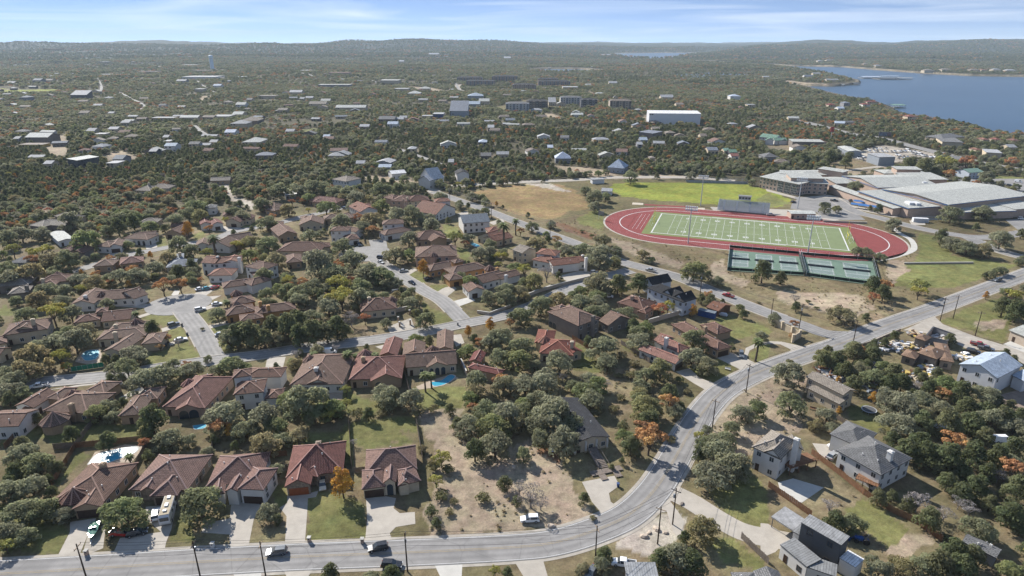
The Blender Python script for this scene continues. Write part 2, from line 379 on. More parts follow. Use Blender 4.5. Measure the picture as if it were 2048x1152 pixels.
zone(C_OL, 'E2', [(1600, 150), (1740, 110), (1900, 180), (1830, 240), (1760, 230)], 1)
zone(C_LAWN, 'D2', [(1170, 1000), (1300, 970), (1400, 1020), (1300, 1090)], 1)
zone(C_LAWN, 'D2', [(1390, 1080), (1540, 1070), (1540, 1140), (1420, 1140)], 1)
zone(C_GREEN, 'D2', [(1600, 780), (1700, 790), (1720, 890), (1640, 900)], 2)
zone(C_GREEN, 'D2', [(1490, 590), (1620, 620), (1560, 720), (1500, 660)], 2)
zone(C_OL, 'D2', [(330, 460), (450, 440), (470, 490), (340, 520), (200, 550)], 2)
zone(C_OL, 'D3', [(780, 950), (920, 960), (800, 1000)], 1)
zone(C_LAWN, 'D1', [(1240, 680), (1330, 700), (1340, 770), (1260, 780)], 1)
zone(C_LAWN, 'D1', [(1520, 690), (1640, 640), (1650, 690), (1560, 720)], 1)
zone(C_LAWN, 'D1', [(1930, 600), (2048, 570), (2048, 610), (1960, 630)], 1)
zone(C_OL, 'D1', [(1300, 1030), (1520, 960), (1560, 1000), (1340, 1040)], 2)
zone(C_TAN, 'D1', [(860, 130), (1050, 120), (1090, 60), (980, 0), (840, 40)], 5)
zone(C_TAN, 'D1', [(320, 460), (560, 490), (430, 520), (330, 490)], 3)
zone(C_PALE, 'D1', [(1740, 280), (1830, 280), (1880, 370), (2048, 430), (2048, 480), (1880, 440), (1800, 340)], 2)
zone(C_TAN, 'D2', [(840, 210), (1230, 230), (1300, 260), (1240, 290), (860, 240)], 4)
zone(C_TAN, 'D3', [(330, 120), (700, 150), (850, 200), (1400, 200), (1400, 225), (800, 235), (560, 200), (380, 170)], 3)
zone(C_TAN, 'K5', [(80, 790), (330, 830), (680, 770), (760, 800), (500, 850), (250, 880)], 3)
zone(C_PALE, 'K5', [(260, 680), (430, 600), (600, 560), (1150, 650), (1150, 730), (700, 740), (450, 740)], 3)
zone(C_FIELD, 'K1', [(0, 150), (250, 160), (600, 150), (560, 180), (0, 190)], 6)
zone(C_TAN, 'K1', [(500, 640), (680, 600), (700, 850), (540, 850), (400, 720)], 8)
zone(C_FIELD, 'K1', [(900, 560), (1230, 555), (1100, 585), (930, 590)], 4)
zone(C_GREEN, 'K2', [(1040, 560), (1200, 540), (1140, 620), (1060, 600)], 5)
zone(C_TAN, 'K2', [(1640, 1030), (1900, 1030), (2048, 1080), (1850, 1080)], 4)
zone(C_TAN, 'K2', [(0, 200), (140, 200), (20, 250), (0, 250)], 6)
zone(C_TAN, 'K3', [(60, 100), (300, 110), (560, 160), (400, 170), (200, 160)], 8)
zone(C_PALE, 'K3', [(550, 90), (640, 75), (620, 110), (660, 160), (600, 160)], 5)
zone(C_OL, 'K3', [(1300, 250), (1500, 260), (1650, 300), (1640, 340), (1500, 340), (1340, 370), (1060, 370), (930, 340)], 8)
zone(C_TAN, 'K3', [(1400, 390), (1560, 400), (1720, 450), (1700, 470), (1500, 440)], 6)
zone(C_TAN, 'K3', [(1870, 140), (1960, 170), (2048, 210), (1960, 210)], 6)
zone(C_TAN, 'K4', [(420, 270), (500, 250), (500, 330), (440, 320)], 4)
zone(C_LAWN, 'K4', [(600, 350), (1050, 345), (1020, 360), (620, 375)], 4)
zone(C_LAWN, 'K4', [(1500, 560), (1640, 590), (1560, 620), (1440, 600)], 3)
zone(C_DRY, 'K4', [(1680, 570), (2048, 560), (2048, 660), (1900, 650), (1700, 620)], 4)
zone(C_PALE, 'K5', [(1650, 740), (1900, 780), (2048, 820), (2048, 850), (1750, 800), (1600, 760)], 3)
zone(C_TAN, 'T3', [(500, 512), (700, 552), (860, 552), (1010, 535), (1000, 520), (820, 530), (640, 520), (560, 505)], 6)
zone(C_TAN, 'T3', [(640, 415), (840, 410), (850, 428), (660, 425)], 10)
zone(C_TAN, 'T2', [(1060, 402), (1390, 402), (1380, 415), (1080, 412)], 15)
# ------------------------------------------------------------------ roads, streets and drives as centre lines (photo survey, width in metres)
ROADS = {
 'main_road': ([(-260, 1160), (0, 1148), (160, 1139), (330, 1128), (512, 1118), (612, 1113), (824, 1105), (1024, 1095), (1110, 1085), (1190, 1061), (1257, 1030), (1305, 985), (1339, 935), (1380, 864), (1408, 822), (1440, 787), (1480, 762), (1535, 737), (1611, 710), (1690, 684), (1770, 652), (1870, 617), (1978, 576), (2090, 533), (2300, 452)], 8.6),
 'stadium_street': ([(1712, 672), (1655, 668), (1598, 648), (1524, 622), (1424, 582), (1346, 551), (1231, 520), (1149, 486), (1039, 446), (962, 416), (915, 400), (880, 388), (868, 381), (900, 373), (1024, 365), (1149, 360), (1231, 355), (1374, 355), (1470, 362)], 8.2),
 'tile_roof_street': ([(-200, 785), (-60, 776), (100, 763), (220, 752), (320, 736), (420, 722), (512, 711), (612, 696), (762, 678), (862, 661), (930, 647), (1012, 630), (1080, 605), (1150, 572), (1200, 556), (1262, 541)], 7.6),
 'left_court': ([(428, 716), (400, 665), (372, 628), (360, 612)], 8.0),
 'middle_court': ([(930, 645), (887, 603), (850, 582), (799, 551), (762, 526), (738, 507)], 7.6),
 'upper_street': ([(140, 545), (190, 530), (260, 510), (335, 495), (420, 480), (470, 463), (515, 455), (562, 445), (600, 435), (637, 427), (700, 412)], 7.0),
 'school_drive': ([(1590, 396), (1625, 398), (1668, 400), (1690, 412), (1716, 425), (1760, 436), (1800, 447), (1850, 459), (1900, 468), (1960, 475), (2020, 470), (2100, 455)], 9),
 'exit_drive': ([(1930, 472), (1975, 492), (2020, 508), (2090, 525)], 9),
 'oval_path': ([(1785, 455), (1800, 467), (1822, 480), (1828, 497), (1812, 507), (1785, 514), (1765, 520)], 3.2),
 'highway': ([(1560, 236), (1600, 242), (1650, 254), (1700, 267), (1760, 276), (1830, 294), (1900, 311), (1975, 328), (2060, 342), (2300, 380)], 14),
 'gravel_drive': ([(1660, 345), (1700, 340), (1760, 333), (1800, 330)], 6),
 'side_lane': ([(1345, 985), (1385, 1005), (1440, 1040), (1490, 1065), (1560, 1080), (1620, 1090)], 6.5),
}
ROADS = {k: ([at(*q) for q in p], w) for k, (p, w) in ROADS.items()}
FARROADS = {'country_road': [[(240, 184), (262, 195), (282, 205), (288, 214), (275, 219)], [(355, 150), (390, 162), (405, 172), (440, 188)], [(195, 160), (203, 175), (199, 185)], [(388, 252), (408, 268), (430, 280)], [(690, 153), (730, 160), (760, 167)], [(912, 165), (918, 175), (928, 182)], [(520, 142), (580, 148), (640, 156), (690, 153)], [(1060, 195), (1180, 200), (1300, 205)], [(800, 300), (850, 318), (880, 330)]]}
ROADCLEAR = [(p, w) for p, w in ROADS.values()] + [([at(*q) for q in p], 7) for p in FARROADS['country_road']]
BULBS = [(cp('E1', 1430, 130), 14.0), (cp('D2', 880, 830), 15.0)]
# ------------------------------------------------------------------ the ground sheet
def make_ground():
    ys = [30.0]
    while ys[-1] < 17000: ys.append(ys[-1] + .42 + .0062 * ys[-1])
    ys = np.array(ys); ts = np.linspace(-1.25, 1.25, 700)
    Y = np.repeat(ys, len(ts)).reshape(len(ys), len(ts)); Xx = Y * ts[None, :] * 1.0 + np.sign(ts)[None, :] * 0
    Xx = Xx + np.where(np.abs(ts) > 1.2, np.sign(ts) * 80, 0)[None, :]
    x = Xx.ravel(); y = Y.ravel(); z = height(x, y)
    col = np.empty((len(x), 4)); col[:, 3] = 1
    r = np.hypot(x, y)
    n = fbm(x / 24, y / 24, 4)[:, None]
    base = np.array(C_OL) * (1 - n) + np.array(C_DRY) * n * .9
    ff = np.array(C_FF)
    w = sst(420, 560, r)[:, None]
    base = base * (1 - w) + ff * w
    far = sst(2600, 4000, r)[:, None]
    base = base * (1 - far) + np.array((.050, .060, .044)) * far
    jx = (fbm(x / 5, y / 5, 3) - .45) * 2; jy = (fbm(x / 5 + 50, y / 5 + 9, 3) - .45) * 2
    for c, p, j, cl in ZONES:
        P = np.array(p); m = (x > P[:, 0].min() - j * 2) & (x < P[:, 0].max() + j * 2) & (y > P[:, 1].min() - j * 2) & (y < P[:, 1].max() + j * 2)
        ix = np.nonzero(m)[0]
        ix = ix[inpoly(x[ix] + jx[ix] * j, y[ix] + jy[ix] * j, p)]
        q = (.80 + .4 * fbm(x[ix] / 9, y[ix] / 9, 4))[:, None]
        base[ix] = np.array(c) * q
    for bx, by in [h[:2] for h in CLEARINGS]:
        ix = np.nonzero((np.abs(x - bx) < 40) & (np.abs(y - by) < 40))[0]
        d = np.hypot(x[ix] - bx, y[ix] - by) + jx[ix] * 8
        f = (1 - sst(10, 26, d))[:, None]
        base[ix] = base[ix] * (1 - f) + np.array((.20, .17, .12)) * f
    m = np.nonzero(r > 600)[0]; d, ins = lakedist(x[m], y[m])
    sh = np.where((y[m] > 1250) & (d < 5 + .003 * r[m]), 1.0, 0.0)[:, None]
    base[m] = base[m] * (1 - sh) + np.array((.25, .21, .15)) * sh
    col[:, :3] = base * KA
    nr, nc = len(ys), len(ts)
    i = (np.arange(nr - 1)[:, None] * nc + np.arange(nc - 1)[None, :]).ravel()
    F = np.stack([i, i + 1, i + nc + 1, i + nc], 1)
    m, t, b, o = nodes('ground')
    a = t.nodes.new('ShaderNodeAttribute'); a.attribute_name = 'cover'
    p = wpos(t)
    f1 = mrange(t, noise(t, .35, 6, .7, p), .3, .7, .66, 1.34)
    f2 = mrange(t, noise(t, 2.2, 4, .7, p), .3, .7, .78, 1.22)
    f3 = mrange(t, noise(t, .045, 4, .6, p), .3, .7, .82, 1.18)
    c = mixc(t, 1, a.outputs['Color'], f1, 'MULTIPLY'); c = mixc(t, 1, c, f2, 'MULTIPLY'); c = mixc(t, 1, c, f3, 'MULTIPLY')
    vo = t.nodes.new('ShaderNodeTexVoronoi'); vo.inputs['Scale'].default_value = .42; t.links.new(p, vo.inputs['Vector'])
    tuft = mrange(t, vo.outputs['Distance'], .05, .5, .75, 1.1)
    c = mixc(t, .6, c, tuft, 'MULTIPLY'); c = mixc(t, 1, c, mrange(t, noise(t, .009, 6, .72, p), .32, .68, .62, 1.4), 'MULTIPLY')
    c = hsv(t, c, mrange(t, noise(t, .12, 4, .6, p), .3, .7, .475, .525), None, 1.0)
    t.links.new(c, b.inputs['Base Color']); b.inputs['Roughness'].default_value = .95; b.inputs['Specular IOR Level'].default_value = .1
    bump(t, b, noise(t, 1.1, 5, .75, p), .7, .35)
    me = bulk('ground', np.stack([x, y, z], 1), F, m)
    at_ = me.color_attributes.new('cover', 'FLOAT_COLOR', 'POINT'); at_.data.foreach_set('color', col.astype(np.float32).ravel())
    tag(link('ground', me), kind='structure')
# ------------------------------------------------------------------ ribbons
def smooth(p, n=8):
    p = [np.array(q, float) for q in p]; o = []
    q = [2 * p[0] - p[1]] + p + [2 * p[-1] - p[-2]]
    for i in range(1, len(q) - 2):
        for k in range(n):
            t = k / n
            o.append(.5 * (2 * q[i] + (q[i + 1] - q[i - 1]) * t + (2 * q[i - 1] - 5 * q[i] + 4 * q[i + 1] - q[i + 2]) * t * t + (-q[i - 1] + 3 * q[i] - 3 * q[i + 1] + q[i + 2]) * t ** 3))
    o.append(p[-1]); return np.array(o)
def normals(c):
    d = np.gradient(c, axis=0); d /= np.linalg.norm(d, axis=1)[:, None] + 1e-9
    return np.stack([-d[:, 1], d[:, 0]], 1)
def ribbon(name, c, o0, o1, z, mat, parent=None, thick=0.0, kind='structure', follow=False):
    n = normals(c); a = c + n * o0; b = c + n * o1; k = len(c)
    za = height(a[:, 0], a[:, 1]) + z if follow else np.full(k, z); zb = height(b[:, 0], b[:, 1]) + z if follow else np.full(k, z)
    V = np.concatenate([np.c_[a, za], np.c_[b, zb]]); i = np.arange(k - 1)
    F = [np.stack([i, i + k, i + k + 1, i + 1], 1)] if o0 < o1 else [np.stack([i + k, i, i + 1, i + k + 1], 1)]
    if thick:
        V = np.concatenate([V, V - (0, 0, thick)])
        F += [np.stack([i, i + 1, i + 2 * k + 1, i + 2 * k], 1), np.stack([i + k + 1, i + k, i + 3 * k, i + 3 * k + 1], 1)]
    F = np.concatenate(F)[:, ::-1]; me = bulk(name, V, F, mat)
    s_ = np.r_[0, np.cumsum(np.hypot(*np.diff(c, axis=0).T))]; uv = np.concatenate([np.c_[np.full(k, o0), s_], np.c_[np.full(k, o1), s_]] * (2 if thick else 1))
    me.uv_layers.new(name='UVMap').data.foreach_set('uv', uv[F.ravel()].astype(np.float32).ravel())
    o = link(name, me, parent)
    if parent is None: tag(o, kind=kind)
    return o
M_ASPH = plain('asphalt', (.31, .30, .288), .9, .16, .25, .2, bumps=.02, stain=(.25, .242, .233))
M_ASPH2 = plain('asphalt_old', (.34, .328, .31), .9, .14, .3, .2, bumps=.02, stain=(.25, .24, .23))
M_CONC = plain('concrete', (.50, .455, .39), .85, .12, .35, .25, stain=(.40, .37, .32))
M_CONC2 = plain('concrete_pale', (.60, .58, .53), .85, .10, .4, .25)
M_GRAVEL = plain('gravel', (.47, .43, .37), .95, .2, .4, .1, bumps=.05, stain=(.38, .33, .27))
M_YEL = plain('yellow_paint', (.42, .32, .16), .8, .25, 1.5)
M_WHT = plain('white_paint', (.74, .74, .72), .7, .1, 1.5)
def road_wear(m):
    # wheel paths worn paler, sealed cracks, darker patches of newer asphalt
    t = m.node_tree; b = next(n for n in t.nodes if n.type == 'BSDF_PRINCIPLED'); old = b.inputs['Base Color'].links[0].from_socket; p = wpos(t)
    uv = t.nodes.new('ShaderNodeUVMap').outputs[0]; s = t.nodes.new('ShaderNodeSeparateXYZ'); t.links.new(uv, s.inputs[0])
    mm = t.nodes.new('ShaderNodeMath'); mm.operation = 'MULTIPLY'; t.links.new(s.outputs[0], mm.inputs[0]); mm.inputs[1].default_value = 3.3
    sn = t.nodes.new('ShaderNodeMath'); sn.operation = 'SINE'; t.links.new(mm.outputs[0], sn.inputs[0])
    c = mixc(t, 1, old, mrange(t, sn.outputs[0], -1, 1, .90, 1.09), 'MULTIPLY')
    v = t.nodes.new('ShaderNodeTexVoronoi'); v.feature = 'DISTANCE_TO_EDGE'; v.inputs['Scale'].default_value = .11; v.inputs['Randomness'].default_value = 1; t.links.new(p, v.inputs['Vector'])
    c = mixc(t, 1, c, mrange(t, v.outputs['Distance'], .006, .014, .84, 1), 'MULTIPLY')
    c = mixc(t, mrange(t, noise(t, .06, 2, .4, p), .58, .62, 0, .25), c, dim((.17, .168, .165)))
    t.links.new(c, b.inputs['Base Color'])
for m_ in (M_ASPH, M_ASPH2): road_wear(m_)
def make_roads():
    for k, (p, w) in ROADS.items():
        c = smooth(p); m = M_GRAVEL if k in ('gravel_drive',) else M_ASPH if k in ('main_road', 'stadium_street', 'highway', 'school_drive', 'exit_drive') else M_CONC2 if k == 'oval_path' else M_ASPH2
        if k == 'side_lane': m = M_CONC
        z = dict(main_road=.09, highway=.09, exit_drive=.075, side_lane=.05, left_court=.065, middle_court=.065, stadium_street=.075, gravel_drive=.05).get(k, .055)
        ro = ribbon(k, c, -w / 2, w / 2, z, m, follow=k in ('highway',))
        if k in ('main_road', 'highway'):
            for s in (-.22, .22): ribbon('center_line', c, s - .05, s + .05, z + .012, M_YEL, ro)
            for s in (-1, 1): ribbon('edge_line', c, s * (w / 2 - .35) - .06, s * (w / 2 - .35) + .06, z + .012, M_WHT, ro)
        if k in ('main_road',):
            for s in (-1, 1): ribbon('gravel_shoulder', c, *(sorted((s * (w / 2 - .1), s * (w / 2 + .9)))), .035, M_GRAVEL, ro)
        if k in ('tile_roof_street', 'left_court', 'middle_court', 'upper_street', 'school_drive', 'exit_drive'):
            cc = c[4:-5] if k != 'tile_roof_street' else c
            for s in (-1, 1): ribbon('kerb', cc, *(sorted((s * (w / 2), s * (w / 2 + .45)))), .15, M_CONC, ro, thick=.2)
        if k == 'stadium_street':
            for s in (-1, 1): ribbon('gravel_shoulder', c[20:], *(sorted((s * (w / 2 - .1), s * (w / 2 + .8)))), .03, M_GRAVEL, ro)
            ribbon('unpaved_stretch', c[-52:], -w / 2 - .9, w / 2 + .9, z + .012, M_GRAVEL, ro)
    for (b, r), z in zip(BULBS, (.083, .083)):
        mb = MB(); mb.prism([(b[0] + r * math.cos(t * .2618), b[1] + r * .92 * math.sin(t * .2618)) for t in range(24)], -.05, z)
        tag(mb.build('turning_circle', M_ASPH2), kind='structure')
    for p in FARROADS['country_road']:
        ribbon('country_road', smooth([at(*q) for q in p], 10), -3, 3, .8, M_ASPH2, follow=True)
def pad(name, c, pts, mat, z=.045, parent=None, th=.15):
    P = pxpoly(c, pts) if c else pts
    a = sum(P[i][0] * P[(i + 1) % len(P)][1] - P[(i + 1) % len(P)][0] * P[i][1] for i in range(len(P)))
    if a < 0: P = P[::-1]
    mb = MB(); mb.prism(P, z - th, z); o = mb.build(name, mat, parent)
    if parent is None: tag(o, kind='structure')
    return o
# ================================================================== plants
M_BARK = plain('bark', (.13, .10, .075), .95, .3, 2)
M_BARKG = plain('bark_grey', (.30, .27, .25), .95, .25, 2)
LEAF = dict(
 oak=leafmat('leaf_oak', [(0, (.172, .185, .100)), (.3, (.200, .206, .128)), (.6, (.222, .222, .150)), (.8, (.165, .195, .085)), (.9, (.25, .215, .115)), (1, (.205, .205, .130))], .5),
 juniper=leafmat('leaf_juniper', [(0, (.098, .116, .056)), (.4, (.118, .134, .066)), (.75, (.142, .152, .078)), (1, (.160, .160, .086))], .48),
 yellow=leafmat('leaf_yellow', [(0, (.26, .25, .07)), (.5, (.32, .29, .08)), (1, (.22, .23, .08))]),
 gold=leafmat('leaf_gold', [(0, (.42, .24, .05)), (.5, (.36, .20, .045)), (1, (.45, .28, .07))]),
 rust=leafmat('leaf_rust', [(0, (.38, .20, .09)), (.3, (.42, .25, .11)), (.6, (.34, .17, .09)), (.8, (.40, .28, .13)), (1, (.40, .16, .09))]),
 twig=leafmat('leaf_twig', [(0, (.27, .25, .24)), (.5, (.24, .21, .19)), (1, (.31, .29, .28))]),
 palm=leafmat('leaf_palm', [(0, (.10, .12, .045)), (1, (.13, .14, .06))]),
 weed=leafmat('leaf_weed', [(0, (.34, .28, .18)), (.35, (.27, .24, .13)), (.7, (.38, .31, .20)), (1, (.22, .21, .10))]),
 scrub=leafmat('leaf_scrub', [(0, (.13, .125, .06)), (.4, (.18, .155, .075)), (.7, (.115, .12, .05)), (1, (.22, .18, .10))]))
def leafcloud(lobes, n, leaf, seed, flat=.0):
    """n small leaf sprays over the skins of the lobes; returns vertices, quads and a tint per vertex"""
    g = np.random.default_rng(seed); lob = np.array([l[:3] for l in lobes]); rad = np.array([l[3] for l in lobes]); sq = np.array([l[4] for l in lobes])
    k = g.choice(len(lobes), n, p=rad ** 2 / (rad ** 2).sum())
    d = g.normal(size=(n, 3)); d /= np.linalg.norm(d, axis=1)[:, None]
    d[:, 2] = np.where(d[:, 2] < -.25, -d[:, 2] * .8, d[:, 2])
    rr = rad[k] * np.where(g.random(n) < .8, g.uniform(.86, 1.08, n), g.uniform(.4, .9, n))
    c = lob[k] + d * rr[:, None] * np.stack([np.ones(n), np.ones(n), sq[k]], 1)
    nn = d + g.normal(size=(n, 3)) * .36; nn /= np.linalg.norm(nn, axis=1)[:, None]
    a = np.cross(nn, g.normal(size=(n, 3))); a /= np.linalg.norm(a, axis=1)[:, None]; b = np.cross(nn, a)
    s = leaf * g.uniform(.6, 1.35, n)[:, None]
    bend = nn * s * g.uniform(-.35, .1, n)[:, None]
    V = np.stack([c - a * s + bend, c - b * s * .62, c + a * s + bend, c + b * s * .62], 1).reshape(-1, 3)
    F = np.arange(4 * n).reshape(n, 4)
    lt = g.random(len(lobes))
    t = np.clip(lt[k] * .65 + g.random(n) * .35, 0, 1)
    return V, F, np.repeat(t, 4)
def shape(kind, seed):
    g = random.Random(seed); L_ = []
    if kind == 'oak':
        el = g.uniform(.72, 1); rot = g.uniform(0, 3)
        for i in range(19):
            a = i * 2.4 + g.uniform(-.5, .5); q = math.sqrt((i + .4) / 19) * g.uniform(.58, .84)
            L_.append((q * math.cos(a), q * math.sin(a) * el, .46 + .58 * (1 - q * q * 1.25) + g.uniform(-.16, .18), g.uniform(.17, .37), g.uniform(.75, 1.05)))
        for i in range(6):
            a = i * 1.05 + g.uniform(-.3, .3); L_.append((.66 * math.cos(a), .66 * math.sin(a) * el, g.uniform(.26, .42), g.uniform(.2, .3), .9))
        lim = [(l[0] * .8, l[1] * .8, l[2]) for l in L_[5:14:2]]; return L_, lim, .24, .055
    if kind == 'juniper':
        for i in range(12):
            f = i / 11; a = i * 2.4; q = (.58 - .40 * f) * g.uniform(.7, 1.1)
            L_.append((q * math.cos(a), q * math.sin(a), .38 + 1.15 * f + g.uniform(-.1, .1), g.uniform(.30, .44) * (1.05 - .35 * f), 1.0))
        return L_, [(0, 0, 1.3)], .3, .06
    if kind == 'tall':
        for i in range(12):
            f = i / 11; a = i * 2.4; q = (.55 - .34 * f) * g.uniform(.7, 1.1)
            L_.append((q * math.cos(a), q * math.sin(a), .65 + 1.5 * f + g.uniform(-.1, .1), g.uniform(.32, .46) * (1.05 - .3 * f), 1.05))
        return L_, [(0, 0, 1.7), (.3, .1, 1.3), (-.2, .25, 1.2)], .6, .05
    if kind == 'open':
        for i in range(11):
            a = i * 2.4 + g.uniform(-.4, .4); q = math.sqrt((i + .4) / 11) * .74
            L_.append((q * math.cos(a), q * math.sin(a), .8 + .5 * (1 - q * q) + g.uniform(-.2, .2), g.uniform(.2, .3), g.uniform(.75, 1)))
        return L_, [(l[0] * .85, l[1] * .85, l[2]) for l in L_[3:]], .4, .05
    for i in range(7):
        a = i * 2.4; q = math.sqrt((i + .3) / 7) * .6
        L_.append((q * math.cos(a), q * math.sin(a), .3 + .2 * (1 - q * q), g.uniform(.3, .42), .8))
    return L_, [(0, 0, .3)], .1, .04
def trunk_mb(lim, fork, r):
    mb = MB(); mb.tube((0, 0, -.06), (.03, .02, fork), r * 1.25, r * .9, 6)
    for p in lim:
        m = (p[0] * .5 + .02, p[1] * .5, fork + (p[2] - fork) * .62)
        mb.tube((.03, .02, fork - .03), m, r * .72, r * .45, 5); mb.tube(m, p, r * .45, r * .12, 5)
    return mb
PROTO = {}; LOWP = {}
def crown_me(name, V, F, T, mat):
    me = bulk(name, V, F, mat); a = me.attributes.new('tint', 'FLOAT', 'POINT'); a.data.foreach_set('value', T.astype(np.float32)); return me
def make_protos():
    spec = [('oak', 'oak', 'oak', 7, 2700, .060), ('juniper', 'juniper', 'juniper', 3, 1700, .07), ('yellow', 'open', 'yellow', 2, 1100, .065), ('gold', 'tall', 'gold', 2, 1500, .075),
            ('rust', 'open', 'rust', 2, 1100, .066), ('twig', 'open', 'twig', 2, 620, .045), ('scrub', 'bush', 'scrub', 3, 420, .1), ('bright', 'juniper', 'yellow', 1, 900, .08), ('weed', 'bush', 'weed', 3, 46, .3)]
    for k, sh, lf, nv, n, leaf in spec:
        PROTO[k] = []; LOWP[k] = []
        for v in range(nv):
            lobes, lim, fork, tr = shape(sh, hash_(k) + v * 11)
            mat = LEAF['juniper'] if k == 'bright' else LEAF[lf]
            cm = crown_me('crown', *leafcloud(lobes, n, leaf, 5 + v * 7 + len(k)), mat)
            tm = trunk_mb(lim, fork, tr).mesh('trunk', M_BARKG if k == 'twig' else M_BARK)
            PROTO[k].append((tm, cm))
            V, F, T = leafcloud(lobes, max(120, n // 8), leaf * 2.5, 99 + v); V[:, 2] *= .72
            LOWP[k].append(crown_me('crown_far', V, F, T, mat))
    # palm: a bare stem under a head of drooping fans
    PROTO['palm'] = []
    V = []; F = []; T = []
    for i in range(34):
        a = i * 2.4; el = -.7 + 1.9 * (i / 34); ln = .95
        pts = []
        for j in range(5):
            f = j / 4; rr = ln * f; zz = 2.9 + rr * math.sin(el) * .8 - f * f * .38
            pts.append((rr * math.cos(el * .7) * math.cos(a), rr * math.cos(el * .7) * math.sin(a), zz))
        for j in range(4):
            w0 = .16 * math.sin(math.pi * (.15 + .8 * j / 4)) ; w1 = .16 * math.sin(math.pi * (.15 + .8 * (j + 1) / 4))
            sx_, sy_ = -math.sin(a), math.cos(a); k = len(V)
            V += [(pts[j][0] - sx_ * w0, pts[j][1] - sy_ * w0, pts[j][2] - .05), (pts[j][0] + sx_ * w0, pts[j][1] + sy_ * w0, pts[j][2] - .05), (pts[j + 1][0] + sx_ * w1, pts[j + 1][1] + sy_ * w1, pts[j + 1][2] - .05), (pts[j + 1][0] - sx_ * w1, pts[j + 1][1] - sy_ * w1, pts[j + 1][2] - .05)]
            F.append((k, k + 1, k + 2, k + 3)); T += [i / 34.0] * 4
    mb = MB(); mb.tube((0, 0, -.05), (.06, .02, 1.5), .15, .12, 8); mb.tube((.06, .02, 1.5), (0, 0, 2.92), .12, .14, 8)
    PROTO['palm'].append((mb.mesh('trunk', M_BARK), crown_me('crown', np.array(V), np.array(F), np.array(T), LEAF['palm'])))
def hash_(s): return sum(ord(c) * (i + 3) for i, c in enumerate(s)) % 9973
KEY = dict(o='oak', j='juniper', y='yellow', g='gold', a='rust', b='twig', p='palm', s='scrub', c='bright')
